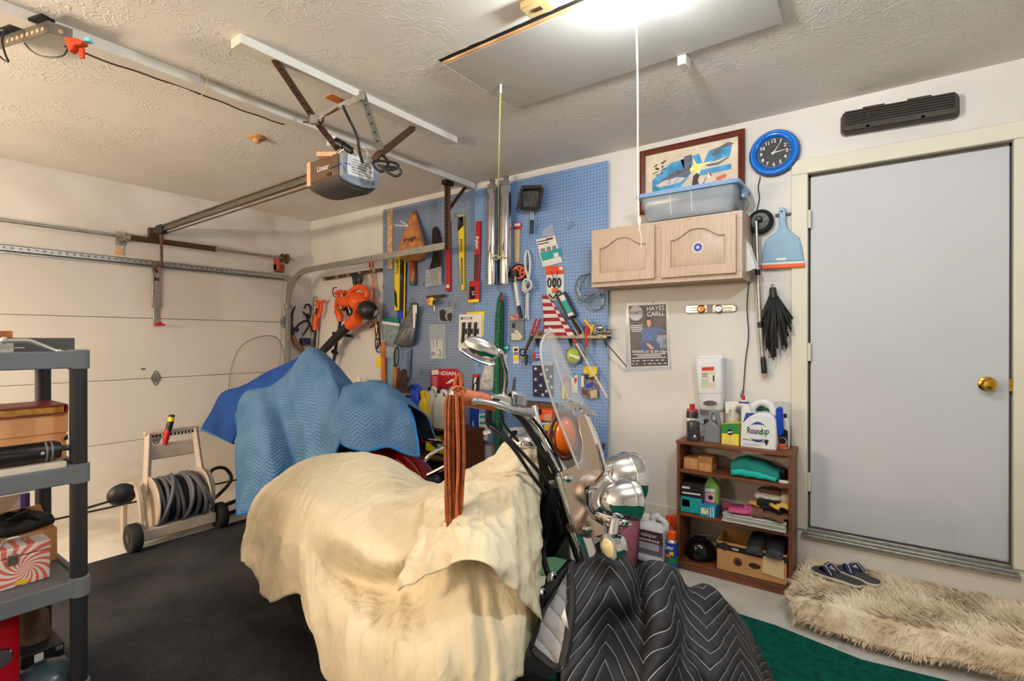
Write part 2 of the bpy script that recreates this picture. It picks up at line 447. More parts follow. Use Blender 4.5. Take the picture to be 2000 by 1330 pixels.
# bare bulb in a porcelain holder on the ceiling with its pull cord
bp=np.array([4.575,-1.70,CE])
lamp=thing('ceiling_lamp','bare glowing bulb in white porcelain holder beside the attic hatch','lamp',(bp[0],bp[1],CE-0.15))
MB().lathe([(0.055,0),(0.055,-0.012),(0.042,-0.03),(0.024,-0.04),(0.02,-0.052),(0.02,-0.052),(0.0,-0.052)],(bp[0],bp[1],CE),ZD,24).build('lamp_holder',mat('porcelain',(230,228,222),0.3,var=0),lamp)
m_bulb=bpy.data.materials.new('glowing_bulb');m_bulb.use_nodes=True
_b=m_bulb.node_tree.nodes['Principled BSDF'];_b.inputs['Base Color'].default_value=(0.9,0.9,0.9,1);_b.inputs['Emission Color'].default_value=KEY_COLOR+(1,);_b.inputs['Emission Strength'].default_value=KEY_STRENGTH
MB().lathe([(0.012,0),(0.014,-0.02),(0.026,-0.045),(0.030,-0.062),(0.026,-0.078),(0.013,-0.088),(0,-0.090)],(bp[0],bp[1],CE-0.05),ZD,20).build('bulb',m_bulb,lamp)
t=thing('ceiling_lamp','bare bulb in white porcelain holder on the ceiling above the camera','lamp',(KEY2[0],KEY2[1],CE-.15));m_bulb2=m_bulb.copy();m_bulb2.node_tree.nodes['Principled BSDF'].inputs['Emission Strength'].default_value=KEY2[2]
MB().lathe([(0.055,0),(0.055,-0.012),(0.042,-0.03),(0.024,-0.04),(0.02,-0.10),(0.0,-0.10)],(KEY2[0],KEY2[1],CE),ZD,24).build('lamp_holder',MATS['porcelain'],t);MB().lathe([(0.012,0),(0.014,-0.02),(0.026,-0.045),(0.030,-0.062),(0.026,-0.078),(0.013,-0.088),(0,-0.090)],(KEY2[0],KEY2[1],CE-.098),ZD,20).build('bulb',m_bulb2,t)
pc0=Z(1240,-30,CE-0.02);pdep=depth_of(pc0)
m_string=mat('white_string',(226,224,214),0.8,var=0.04)
zc=[CE-0.02,2.3,2.0,D(1250,440,pdep)[2]]
pc1=D(1249,440,pdep)
cord=thing('pull_cord','thin white pull cord hanging from ceiling in front of the wooden cabinet','cord',pc1)
pp=[pc0+(pc1-pc0)*t+np.array([0.004*math.sin(5*t),0,0])for t in np.linspace(0,1,16)]
MB().tube(pp,0.0032,6).build('string',m_string,cord)
MB().lathe([(0.0032,0.03),(0.006,0.02),(0.005,0),(0.003,-0.012),(0.0,-0.02)],pc1,ZD,10).tube([pc1+[0,0,-0.012],pc1+[0.008,0,-0.05],pc1+[0.006,0,-0.085]],0.0018,5).build('cord_end',m_string,cord)
# tubes added out of frame as warm fill for walls and ceiling
for i,(x,y,z,dx,dy,st_,tc_)in enumerate(FILL_TUBES):
    t=thing('fill_tube',('added warm fill tube hung in the far bay','added fill tube hung by the far side wall')[i],'lamp',(x,y,z-.02))
    me_=bpy.data.materials.new('fill_tube_glow');me_.use_nodes=True;_b=me_.node_tree.nodes['Principled BSDF'];_b.inputs['Emission Color'].default_value=tc_+(1,);_b.inputs['Emission Strength'].default_value=st_
    for k in(-.09,.09):MB().cyl((x-dx+k*(dy>0),y-dy+k*(dx>0),z),(x+dx+k*(dy>0),y+dy+k*(dx>0),z),.019,n=12).build('tube',me_,t)
    for k in(-1,1):MB().box((x+k*dx-.02-.1*(dy>0),y+k*dy-.02-.1*(dx>0),z-.025),(x+k*dx+.02+.1*(dy>0),y+k*dy+.02+.1*(dx>0),z+.025)).build('end_holder',m_white,t);MB().cyl((x+k*dx*.9,y+k*dy*.9,z+.01),(x+k*dx*.9,y+k*dy*.9,CE),.004,n=6).build('chain',m_galv,t)
# round escutcheon on the ceiling
ep=Z(502,268,CE)
MB().lathe([(0.055,0),(0.058,-0.006),(0.05,-0.012),(0.026,-0.016),(0.022,-0.034),(0.014,-0.04),(0,-0.04)],(ep[0],ep[1],CE),ZD,24).build('sprinkler_head',mat('tan_paint',(205,150,100),0.5),label='small round tan sprinkler head on ceiling near garage door',cat='sprinkler')
# yellow-green attic rope tied round the hanging pipes
yp0=Z(978,160,CE);
ytop=D(978,157,depth_of(yp0)-0.0)
m_rope_y=mat('pale_yellow_rope',(188,186,112),0.8,var=0.08)
yr=thing('attic_rope','long pale yellow rope hanging from the attic hatch to the chrome pipes','rope',W(975,520,0.16))
pth=[ytop,D(974,330,3.0),W(974,420,0.5),W(974,470,0.20),W(973,500,0.155),W(969,507,0.15),W(963,502,0.15)]
MB().tube(curve(pth,8),0.0045,6).build('rope',m_rope_y,yr)
MB().tube([W(960,497,0.165),W(975,501,0.165),W(990,503,0.16)],0.006,6).ball(W(974,504,0.17),0.012,8,6).build('knot',m_rope_y,yr)
MB().cyl(ytop+[0,0,0.0],ytop+[0,0,-0.07],0.006,n=8).build('rope_end_sleeve',m_paper,yr)
# zip tie and fishing line hanging from the long board
zt=Z(405,155,CE-0.05)
MB().tube(curve([Z(405,152,CE-0.05),D(402,172,depth_of(zt)),D(395,185,depth_of(zt)),D(386,192,depth_of(zt)),D(382,200,depth_of(zt)),D(383,228,depth_of(zt))],5),0.0022,5).build('cable_tie',mat('tan_tie',(190,160,120),0.6),label='loose pale cable tie dangling from the long ceiling board',cat='cable tie')
# ------------------------------------------------------------------ sectional garage door
GY0,GY1=-2.80,-0.32
g=thing('door_2',None,None,(0.02,(GY0+GY1)/2,FL),kind='structure')
secs=[]
for i in range(4):
    z0=FL+0.012+0.533*i
    secs.append(MB().box((0.004,GY0,z0),(0.045,GY1,z0+0.529)).build('section',m_gdoor,g,bevel=0.003))
MB().box((0.004,GY0,FL),(0.05,GY1,FL+0.014)).build('bottom_seal',m_rubber,g)
st=MB();zs=FL+0.012+0.533*4-0.055
st.box((0.045,GY0,zs-0.028),(0.05,GY1,zs+0.028));st.box((0.045,GY0,zs+0.024),(0.10,GY1,zs+0.028));st.box((0.096,GY0,zs-0.012),(0.10,GY1,zs+0.028));st.box((0.045,GY0,zs-0.03),(0.075,GY1,zs-0.026))
strut=st.build('strut',m_galv,g)
hm=MB()
for i in range(40):
    y=GY0+0.06+i*0.045
    hm.lathe([(0.009,0),(0.009,0.0015),(0,0.0015)],(0.10,y,zs+0.008),(1,0,0),10)
hm.build('punched_holes',m_steel,strut)
def hinge(y,z,s=1.0):
    h=MB();h.prism([(0.046,y-0.012*s,z+0.065*s),(0.046,y+0.012*s,z+0.065*s),(0.046,y+0.038*s,z+0.012),(0.046,y+0.038*s,z-0.012),(0.046,y+0.012*s,z-0.065*s),(0.046,y-0.012*s,z-0.065*s),(0.046,y-0.038*s,z-0.012),(0.046,y-0.038*s,z+0.012)],(0.003,0,0))
    h.cyl((0.055,y-0.036*s,z),(0.055,y+0.036*s,z),0.007,n=8)
    for dz in(-0.045,0.045):h.ball((0.05,y,z+dz*s),0.006,6,4)
    return h.build('hinge',m_galv,g)
ymid=float(B(305,737,0.05)[1])
for i in(1,2,3):
    z=FL+0.012+0.533*i-0.002
    if i<3:hinge(ymid,z)
    hinge(GY1-0.045,z);hinge(GY0+0.05,z)
lp=B(282,727,0.046)
MB().box((0.044,lp[1]-0.03,lp[2]-0.045),(0.047,lp[1]+0.012,lp[2]+0.045)).build('lock_plate',m_gdoor,g)
MB().box((0.046,lp[1]-0.024,lp[2]-0.008+0.03),(0.049,lp[1]+0.008,lp[2]+0.006+0.03)).build('lock_slot',m_steel,g)
# opener bracket on the door, J-arm, release cord
y0=float(B(306,560,0.06)[1])
zb0,zb1=float(B(306,636,0.06)[2]),float(B(306,520,0.06)[2])
bk=MB();bk.box((0.045,y0-0.036,zb0+0.16),(0.062,y0+0.036,zb1));bk.box((0.045,y0-0.024,zb0),(0.058,y0+0.024,zb0+0.17))
bracket=bk.build('operator_bracket',m_galv,g,bevel=0.003)
MB().box((0.061,y0-0.018,zb1-0.13),(0.064,y0-0.004,zb1-0.10)).box((0.061,y0+0.004,zb1-0.13),(0.064,y0+0.018,zb1-0.10)).build('slots',m_dark,bracket)
# steel track, right side of the door
def channel(path,ups,w=0.028,h=0.055,t=0.003):  # C section swept along a path
    P=[V3(p)for p in path];rings=[]
    for i,p in enumerate(P):
        a=P[min(i+1,len(P)-1)]-P[max(i-1,0)];a/=np.linalg.norm(a)
        y=np.array([0,-1.0,0]);n=np.cross(a,y);n/=np.linalg.norm(n)
        prof=[(0,-h/2),(w,-h/2),(w,-h/2+t+0.008),(w-t,-h/2+t+0.008),(w-t,-h/2+t),(t,-h/2+t),(t,h/2-t),(w-t,h/2-t),(w-t,h/2-t-0.008),(w,h/2-t-0.008),(w,h/2),(0,h/2)]
        rings.append([p+y*(w/2-u)+n*v for u,v in prof])
    return MB().loft(rings)
yt=-0.335
tr=thing('garage_door_track','grey steel garage door track curving beside the corner','track',(0.1,yt,FL))
path=[(0.09,yt,FL),(0.09,yt,1.0),(0.09,yt,1.66)]
for a in np.linspace(0,90,10)[1:]:path.append((0.09+0.36*(1-math.cos(R(a))),yt,1.66+0.36*math.sin(R(a))))
path+=[(1.4,yt+0.01,2.045),(2.40,yt+0.02,2.07)]
channel(path,None).build('rail',m_galv,tr)
MB().box((0.002,yt+0.04,FL),(0.05,yt+0.055,1.80)).box((0.002,yt-0.015,FL),(0.008,yt+0.055,1.80)).build('wall_angle',m_galv,tr)
for z in(0.3,1.0,1.62):MB().box((0.004,yt-0.02,z),(0.085,yt+0.05,z+0.06)).build('jamb_bracket',m_galv,tr,bevel=0.003)
# perforated hanger and brace from the long board
hx=2.40
hz0=2.04
an=MB();an.box((hx,yt-0.0,hz0),(hx+0.004,yt+0.035,CE-0.05));an.box((hx,yt+0.031,hz0),(hx+0.035,yt+0.035,CE-0.05))
hg=an.build('hanger_angle',m_rust_warmst,tr)
hm=MB()
for i in range(16):hm.lathe([(0.006,0),(0.006,0.001),(0,0.001)],(hx+0.0045,yt+0.017,hz0+0.04+i*0.035),(1,0,0),8)
hm.build('punched_holes',m_galv,hg)
MB().bar((hx+0.01,yt+0.03,2.36),(hx+0.02,-0.10,CE-0.05),0.004,0.03).bar((hx+0.02,yt+0.03,2.36),(hx+0.03,-0.10,CE-0.05),0.025,0.004).build('diagonal_brace',m_rust_warmst,tr)
MB().box((hx-0.005,yt-0.03,CE-0.085),(hx+0.05,yt+0.06,CE-0.05)).build('hanger_foot',m_dark,tr)
# torsion spring shaft over the door
zsft=float(B(0,430,0.12)[2]);zs2=float(B(553,504,0.12)[2]);zsh=(zsft+zs2)/2
ts=thing('torsion_spring_shaft','steel torsion shaft with dark spring and end drum above garage door','spring shaft',(0.12,-1.5,zsh))
MB().cyl((0.12,-3.2,zsh),(0.12,-0.30,zsh),0.0135,n=14).build('shaft',m_galv,ts)
ysp0,ysp1=float(B(250,465,0.12)[1]),float(B(421,486,0.12)[1])
sp=MB();nring=90
prof=[]
for i in range(nring*2+1):prof.append((0.026 if i%2 else 0.0225,(ysp1-ysp0)*i/(nring*2)))
sp.lathe(prof,(0.12,ysp0,zsh),(0,1,0),14);sp.build('spring',m_rust_warmst,ts,angle=180)
MB().lathe([(0.034,-0.014),(0.034,0.01),(0.02,0.02),(0.0,0.02)],(0.12,ysp0,zsh),(0,1,0),16).build('cone',m_galv,ts);MB().lathe([(0.0,-0.012),(0.03,-0.012),(0.03,0.008),(0.0,0.012)],(0.12,ysp1,zsh),(0,1,0),16).build('cone',m_galv,ts)
MB().box((0.0,ysp0-0.05,zsh-0.06),(0.006,ysp0+0.02,zsh+0.06)).box((0.0,ysp0-0.025,zsh-0.03),(0.13,ysp0-0.018,zsh+0.04)).build('centre_bracket',m_galv,ts)
MB().box((0.0,ysp0-0.06,zsh-0.15),(0.012,ysp0+0.0,zsh-0.07)).build('torn_tape',mat('tan_tape',(214,178,140),0.7),ts)
yd=float(B(556,505,0.12)[1])
MB().lathe([(0.0,-0.03),(0.05,-0.03),(0.05,-0.022),(0.042,-0.018),(0.042,0.012),(0.055,0.02),(0.055,0.03),(0.02,0.032),(0.0,0.032)],(0.12,yd,zsh),(0,1,0),22).build('cable_drum',m_rust_warmst,ts)
MB().box((0.0,yd-0.055,zsh-0.12),(0.10,yd-0.045,zsh+0.03)).box((0.0,yd-0.055,zsh-0.14),(0.05,yd+0.04,zsh-0.06)).build('end_bracket',mat('red_oxide',(170,78,40),0.6),ts)
MB().tube([(0.16,yd-0.02,zsh),(0.075,yd-0.03,1.0),(0.06,yd-0.03,FL+0.1)],0.0022,5).build('lift_cable',m_steel,ts)
# ------------------------------------------------------------------ opener
OY,OX0,OX1,OZ=-1.58,2.60,2.90,2.13
op=thing('garage_door_opener','grey and brown garage door opener motor hanging from ceiling straps','opener',(2.78,OY,2.10))
m_obrown=mat('brown_grey_plastic',(96,72,56),0.5,var=0.05)
m_ogrey=mat('blue_grey_lens',(136,146,158),0.45,var=0.03)
m_odark=mat('ribbed_dark_plastic',(62,54,50),0.55,var=0.08)
hw=0.128;zt_,zb_=2.315,2.165
def prof_y(drop):  # cross-section across the opener: flat top, curved belly
    return[(-hw,zt_),(hw,zt_),(hw,zb_+0.03)]+[(hw*math.cos(a),zb_+0.03-drop*math.sin(a))for a in np.linspace(0.15,math.pi-0.15,9)]+[(-hw,zb_+0.03)]
body=MB().loft([[(x,OY+y,z)for y,z in prof_y(dr)]for x,dr in((OX0,0.045),(OX0+0.03,0.06),(OX1-0.03,0.07),(OX1,0.05))]);ob=body.build('housing',m_odark,op,bevel=0.004)
MB().box((OX0+0.035,OY-hw-0.004,zb_+0.034),(OX1-0.004,OY-hw+0.002,zt_+0.004)).build('side_panel',m_obrown,op,bevel=0.003)
lens=MB();ring=[(OY-hw+0.004,zt_-0.0),(OY+hw-0.0,zt_-0.0),(OY+hw,zb_+0.03)]+[(OY+(hw)*math.cos(a),zb_+0.04-0.045*math.sin(a))for a in np.linspace(0.2,math.pi-0.2,9)]+[(OY-hw+0.004,zb_+0.03)]
lens.prism([(OX1-0.002,y,z)for y,z in ring],(0.03,0,0));lo_=lens.build('light_lens',m_ogrey,op,bevel=0.008,seg=3)
rb=MB()
for i in range(24):
    y=OY-hw+0.014+i*0.0103;rb.box((OX1+0.027,y,zb_+0.02),(OX1+0.0295,y+0.003,zb_+0.06))
rb.build('lens_ribs',m_ogrey,lo_)
MB().box((OX0-0.004,OY-hw-0.002,zb_+0.02),(OX0+0.036,OY-hw+0.004,zt_+0.01)).build('end_cap',mat('tan_end_plastic',(214,170,134),0.5),op,bevel=0.004)
text('Linear',(2.76,OY-hw-0.0045,2.262),XD,ZD,0.032,m_whink,op,bold=0.012)
bt=MB()
for x in(2.80,2.825):bt.box((x,OY-hw-0.007,2.205),(x+0.014,OY-hw-0.003,2.225))
bt.build('button',m_black,op)
nt_=W(0,0,0)
note=MB();note.obox((OX1+0.033,OY-0.01,2.262),(0.0008,0,0),(0,0.088,0.0),(0.004,0,0.055));note.build('paper_note',m_paper,op)
nl=MB()
for i,z in enumerate((2.295,2.281,2.268,2.252,2.238,2.224)):
    nl.obox((OX1+0.0345+(z-2.262)*0.08,OY-0.01+(0.01 if i%2 else 0),z),(0.0004,0,0),(0,0.07 if i%2 else 0.055,0),(0,0,0.0014))
nl.build('printed_lines',m_ink,op)
text('Straight',(OX1+0.0352,OY+0.0,2.258),(0,1,0),(0.07,0,1),0.016,m_ink,op,name='handwriting',shear=0.3)
wires=MB()
m_wirew=mat('white_wire',(224,222,216),0.5,var=0)
for k_,(a,c,e)in enumerate((((2.86,-1.70,2.318),(2.93,-1.66,2.36),(2.935,-1.60,2.31)),((2.87,-1.66,2.318),(2.94,-1.58,2.38),(2.94,-1.52,2.31)),((2.90,-1.60,2.318),(2.95,-1.56,2.35),(2.94,-1.56,2.30)))):
    wires.tube(curve([a,c,e],6),0.0035,5)
wires.build('low_voltage_wires',m_wirew,op)
MB().tube(curve([(2.82,-1.712,2.25),(2.86,-1.722,2.245),(2.92,-1.70,2.26),(2.935,-1.66,2.262)],6),0.003,5).build('blue_wire',m_blue,op)
# lamp socket with black plug on top
so=D(647,275,2.84)
MB().obox(so,RT*0.026,UP*0.028,FW*0.004).build('socket_plate',m_paper,op,bevel=0.004)
MB().lathe([(0.017,0),(0.017,0.004),(0,0.004)],so-FW*0.0045,-FW,16).build('socket_hole',m_steel,op)
MB().cyl(D(656,277,2.85),D(672,285,2.84),0.024,0.022,12).cyl(D(672,285,2.84),D(678,288,2.84),0.016,n=12).cyl(D(676,287,2.84),D(688,296,2.84),0.021,0.02,12).build('black_plug',m_black,op)
MB().tube(curve([D(636,268,2.84),D(634,258,2.84),D(642,257,2.84),D(644,268,2.84)],5),0.004,6).build('wire_loop',m_wirew,op)
MB().obox(D(640,303,2.86),RT*0.055,UP*0.012,FW*0.02).build('mount_bracket',MATS['tan_end_plastic'],op)
# straps; the brown ones are galvanised, with warm light put into their colour
def strap(p0,p1,m,parent,name='strap',w=0.030,t=0.003,holes=True,up=None):
    p0,p1=V3(p0),V3(p1);a=(p1-p0);n=np.cross(a,FW);n/=np.linalg.norm(n);up=np.cross(n,a/np.linalg.norm(a))
    mb=MB().bar(p0,p1,w,t,up=up);mb.bar(p0+n*w/2+up*0.01,p1+n*w/2+up*0.01,t,0.022,up=up);o=mb.build(name,m,parent)
    if holes:
        hb=MB();L=np.linalg.norm(a);k=int(L/0.045);uf=-up if up@FW>0 else up
        for i in range(1,k):hb.lathe([(0.0055,0),(0.0055,0.0008),(0,0.0008)],p0+a*i/k+uf*(t/2),uf,8)
        hb.build('punched_holes',m_dark,o)
    return o
zb=CE-0.042
s0=Z(535,116,zb);strap(s0,D(613,232,2.70),m_rust_warmst,op);strap(D(613,232,2.70),D(660,292,2.86),m_rust_warmst,op)
strap(D(611,232,2.69),D(708,188,2.62),m_galv,op,'cross_brace',holes=False);strap(D(708,186,2.62),D(743,292,2.80),m_galv,op)
s3=Z(807,247,zb);strap(s3,D(742,298,2.82),m_rust_warmst,op,holes=False);strap(D(742,296,2.82),D(728,312,2.80),m_rust_warmst,op,holes=False)
MB().obox(D(614,234,2.685),RT*0.02,UP*0.022,FW*0.012).build('strap_clip',m_galv,op)
MB().obox(D(708,188,2.615),RT*0.014,UP*0.022,FW*0.012).build('strap_clip',m_galv,op)
# power cord of the opener
cw=thing('electric_cable','black power cord looping behind the garage door opener','cord',D(750,330,2.8))
q=[Z(668,197,zb),D(672,212,2.62),D(683,235,2.65),D(697,265,2.68),D(702,295,2.70),D(708,318,2.74)]
MB().tube(curve(q,6),0.0075,8).build('cable',m_black,cw)
q=[D(742,298,2.84),D(752,308,2.84),D(758,320,2.82),D(748,335,2.8),D(735,330,2.8),D(728,318,2.8),D(740,314,2.8),D(770,318,2.8),D(778,326,2.8),D(760,332,2.8),D(738,322,2.8),D(755,335,2.8),D(772,344,2.8),D(783,338,2.8),D(776,328,2.8),D(745,325,2.8)]
MB().tube(curve(q,5),0.0075,8).build('cable_coil',m_black,cw)
bxp=Z(656,193,CE)
MB().box((bxp[0]-0.035,bxp[1]-0.05,CE-0.004),(bxp[0]+0.04,bxp[1]+0.05,CE+0.0)).build('outlet_box',mat('orange_brown_box',(190,106,40),0.6),label='small orange brown outlet box cut into the ceiling above the opener',cat='outlet')
MB().tube(curve([D(592,238,2.72),D(620,241,2.72),D(630,238,2.7),D(632,228,2.68),D(645,220,2.66),D(660,210,2.64)],6),0.005,6).build('brown_lead',MATS['brown_cord_rubber'],label='short brown cord crossing behind the opener strap',cat='cord')
# rail from opener to the door header
rl=thing('opener_rail','long dark steel opener rail running to garage door header','rail',(1.4,OY,2.25))
rz0,rz1=2.262,2.285
MB().bar((0.02,OY,rz0+0.0),(OX0,OY,rz1+0.02),0.012,0.045).bar((0.02,OY,rz0+0.02),(OX0,OY,rz1+0.04),0.04,0.008).bar((0.02,OY,rz0-0.022),(OX0,OY,rz1-0.002),0.03,0.006).build('t_rail',m_steel,rl)
MB().bar((0.1,OY+0.03,rz0-0.035),(OX0+0.02,OY+0.03,rz1-0.02),0.006,0.01).build('chain',m_rust_warmst,rl)
MB().box((0.0,OY-0.04,rz0-0.06),(0.04,OY+0.04,rz0+0.03)).box((0.02,OY-0.03,rz0-0.03),(0.14,OY+0.03,rz0-0.02)).lathe([(0.0,-0.02),(0.03,-0.02),(0.03,0.02),(0,0.02)],(0.09,OY,rz0),(0,1,0),16).build('header_bracket',m_rust_warmst,rl,bevel=0.004)
MB().box((0.13,OY-0.025,rz0-0.045),(0.25,OY+0.025,rz0+0.035)).build('trolley',m_black,rl,bevel=0.005)
MB().tube(curve([(0.19,OY,rz0-0.04),(0.16,OY+0.012,rz0-0.30),(0.15,OY+0.01,1.97),(0.125,OY-0.03,1.93),(0.07,y0,1.90)],6),0.012,8).build('door_arm',m_rust_warmst,rl)
rc=B(312,634,0.12)
MB().tube([(0.19,OY+0.02,rz0-0.05),(0.13,OY+0.006,1.9),rc+[0,0,0.02]],0.003,5).build('release_cord',m_red,rl)
hb=MB();hb.obox(rc,(0,0.042,0),(0.009,0,0),(0,0,0.009));hb.obox(rc+[0,0,0.014],(0,0.016,0),(0.008,0,0),(0,0,0.012));hb.build('release_handle',m_red,rl,bevel=0.004)
# small pieces on the door wall
MB().box((0.0,float(B(592,660)[1])-0.012,0.3),(0.02,float(B(592,660)[1])+0.012,float(B(592,600)[2]))).build('conduit_strip',m_white,label='narrow white strip fixed upright on wall between garage door and corner',cat='strip')
# ------------------------------------------------------------------ left track hanger at the top left
ah2=thing('track_hanger','dark perforated angle bracket under the long ceiling board at far left','bracket',D(60,75,2.3))
def angle_iron(p0,p1,m,parent,h=0.042,holes=True,name='angle'):
    p0,p1=V3(p0),V3(p1);a=p1-p0;L=np.linalg.norm(a);a/=L;up=np.array([0,0,1.0]);up=up-a*(a@up);up/=np.linalg.norm(up);sd=np.cross(a,up)
    if sd@FW<0:sd=-sd
    mb=MB().obox((p0+p1)/2,a*L/2,up*h/2,sd*0.0015);mb.obox((p0+p1)/2+up*h/2+sd*0.018,a*L/2,up*0.0015,sd*0.018);o=mb.build(name,m,parent)
    hb=MB();k=int(L/0.03)
    for i in range(1,k):hb.lathe([(0.0085,0),(0.0085,0.001),(0,0.001)],p0+a*L*i/k-up*0.004-sd*0.0015,-sd,10)
    hb.build('punched_holes',mat('pale_ceiling_seen',(190,160,125),0.8),o)
    return o
zb3=CE-0.07
a0=Z(94,52,zb3);a1=a0+(Z(-40,98,zb3-0.02)-a0)*1.0;a2=Z(142,68,zb3)
angle_iron(a1,a0,m_steel,ah2,0.05);angle_iron(a0,a2,m_steel,ah2,0.045)
MB().bar(a1+[0,0,0.035],a0+[0,0,0.035],0.05,0.012).build('top_plate',m_dark,ah2)
dd=depth_of(a0)
MB().tube(curve([D(48,84,dd),D(60,98,dd),D(80,109,dd),D(105,112,dd),D(124,108,dd),D(132,96,dd),D(136,88,dd)],6),0.003,6).build('hanging_wire',m_black,ah2)
MB().tube(curve([D(-8,62,dd),D(8,60,dd),D(4,80,dd),D(10,105,dd),D(16,120,dd),D(6,116,dd),D(-6,104,dd)],6),0.004,6).build('wire_coil',m_black,ah2)
cl=thing('extension_cord_end','red orange cord plug and tag hanging from the ceiling board at far left','plug',D(140,95,dd))
MB().prism([D(x,y,dd-0.02)for x,y in((122,70),(150,74),(163,80),(158,86),(146,86),(140,96),(134,100),(130,92),(128,80))],FW*0.03).build('plug_body',mat('red_orange_rubber',(196,62,18),0.5),cl,bevel=0.004)
MB().obox(D(160,104,dd),RT*0.010,UP*0.021,FW*0.006).build('tag',MATS['red_orange_rubber'],cl,bevel=0.003)
MB().tube([D(158,84,dd),D(160,92,dd)],0.003,6).build('tag_loop',m_black,cl)
MB().obox(D(173,79,dd),RT*0.012,UP*0.008,FW*0.01).build('blue_tape',mat('cyan_tape',(120,200,220),0.5),cl)
# ------------------------------------------------------------------ wall cabinet
m_oak,nt,b,L=node_mat('pickled_oak')
tc=nt.nodes.new('ShaderNodeTexCoord');mp=nt.nodes.new('ShaderNodeMapping');mp.inputs['Scale'].default_value=(30,3,3);L(tc.outputs['Object'],mp.inputs[0])
col,f1=mix_noise(nt,L,mp.outputs[0],2.0,(178,154,134),(197,174,155),0.3,0.7,detail=6);L(col,b.inputs['Base Color']);b.inputs['Roughness'].default_value=0.45
CX0,CX1,CD,CZ0,CZ1=3.716,4.672,0.285,1.648,2.038
cb=thing('wall_cabinet','pale pickled oak wall cabinet with two arched doors','cabinet',((CX0+CX1)/2,-CD/2,CZ0))
bd=MB();bd.box((CX0+.0165,-CD+0.0202,CZ0+0.012),(CX1-.0165,0,CZ0+0.028));bd.box((CX0+.0165,-CD+0.0202,CZ1-0.018),(CX1-.0165,0,CZ1-.0005));bd.box((CX0,-CD+0.0202,CZ0),(CX0+0.016,0,CZ1));bd.box((CX1-0.016,-CD+0.0202,CZ0),(CX1,0,CZ1));bd.box((CX0,-0.008,CZ0),(CX1,0,CZ1))
bd.build('carcass',m_oak,cb)
fr=MB();xs1=float(W(1287,540,CD)[0])
fr.box((CX0,-CD,CZ0),(CX1,-CD+0.02,CZ0+0.04));fr.box((CX0,-CD,CZ1-0.045),(CX1,-CD+0.02,CZ1));fr.box((CX0,-CD,CZ0+.0402),(CX0+0.03,-CD+0.02,CZ1-.0452));fr.box((CX1-0.042,-CD,CZ0+.0402),(CX1,-CD+0.02,CZ1-.0452));fr.box((xs1-0.035,-CD,CZ0+.0402),(xs1+0.035,-CD+0.02,CZ1-.0452))
fr.build('face_frame',m_oak,cb,bevel=0.002)
def arch_loop(x0,x1,z0,zs,A,n=18):
    P=[(x0,z0),(x1,z0)]
    for i in range(n+1):
        t=i/n;x=x1+(x0-x1)*t;s=max(0.0,1-abs(2*t-1)*1.12);P.append((x,zs+A*(0.5-0.5*math.cos(math.pi*min(1,s*1.15)))))
    return P
def arch_door(x0,x1,z0,z1):
    y=-CD
    d=MB().box((x0,y-0.010,z0),(x1,y,z1)).build('door',m_oak,cb,bevel=0.002)
    s=0.058;inn=arch_loop(x0+s,x1-s,z0+s,z1-s-0.055,0.055)
    out=[]
    for(x,z)in inn:
        if z<=z0+s+1e-6:out.append((x0 if x<(x0+x1)/2 else x1,z0))
        else:out.append((x0+(x-x0-s)/(x1-x0-2*s)*(x1-x0),z1))
    rg=[[(x,y-0.010,z)for x,z in out],[(x,y-0.024,z)for x,z in out],[(x,y-0.024,z)for x,z in inn],[(x,y-0.010,z)for x,z in inn]]
    MB().loft(rg,caps=False).build('arched_frame',m_oak,d,bevel=0.0025)
    q=0.022;c=arch_loop(x0+s+q,x1-s-q,z0+s+q,z1-s-0.055-q,0.052);e=arch_loop(x0+s+0.006,x1-s-0.006,z0+s+0.006,z1-s-0.055-0.006,0.054)
    MB().loft([[(x,y-0.010,z)for x,z in e],[(x,y-0.0125,z)for x,z in e],[(x,y-0.021,z)for x,z in c]],caps=True).build('raised_panel',m_oak,d)
    return d
da=arch_door(CX0+0.012,xs1-0.022,CZ0+0.030,CZ1-0.022)
db=arch_door(xs1+0.022,CX1-0.030,CZ0+0.030,CZ1-0.022)
sp=W(1363,483,CD+0.0212)
MB().lathe([(0.034,0),(0.034,0.0008),(0,0.0008)],sp,(0,-1,0),28).build('round_sticker',m_paper,cb)
MB().lathe([(0.024,0),(0.024,0.0006),(0,0.0006)],sp+[0,-0.0008,0],(0,-1,0),24).build('sticker_seal',mat('seal_blue',(48,66,150),0.5),cb)
se=MB()
for i in range(14):
    a=2*math.pi*i/14;se.box(sp+[math.cos(a)*0.029-0.002,-0.0014,math.sin(a)*0.029-0.002],sp+[math.cos(a)*0.029+0.002,-0.0008,math.sin(a)*0.029+0.002])
se.build('sticker_ring_marks',MATS['seal_blue'],cb)
MB().lathe([(0.012,0),(0.012,0.0006),(0,0.0006)],sp+[0,-0.0013,0],(0,-1,0),5).build('sticker_star',mat('seal_pale',(170,180,215),0.5),cb)
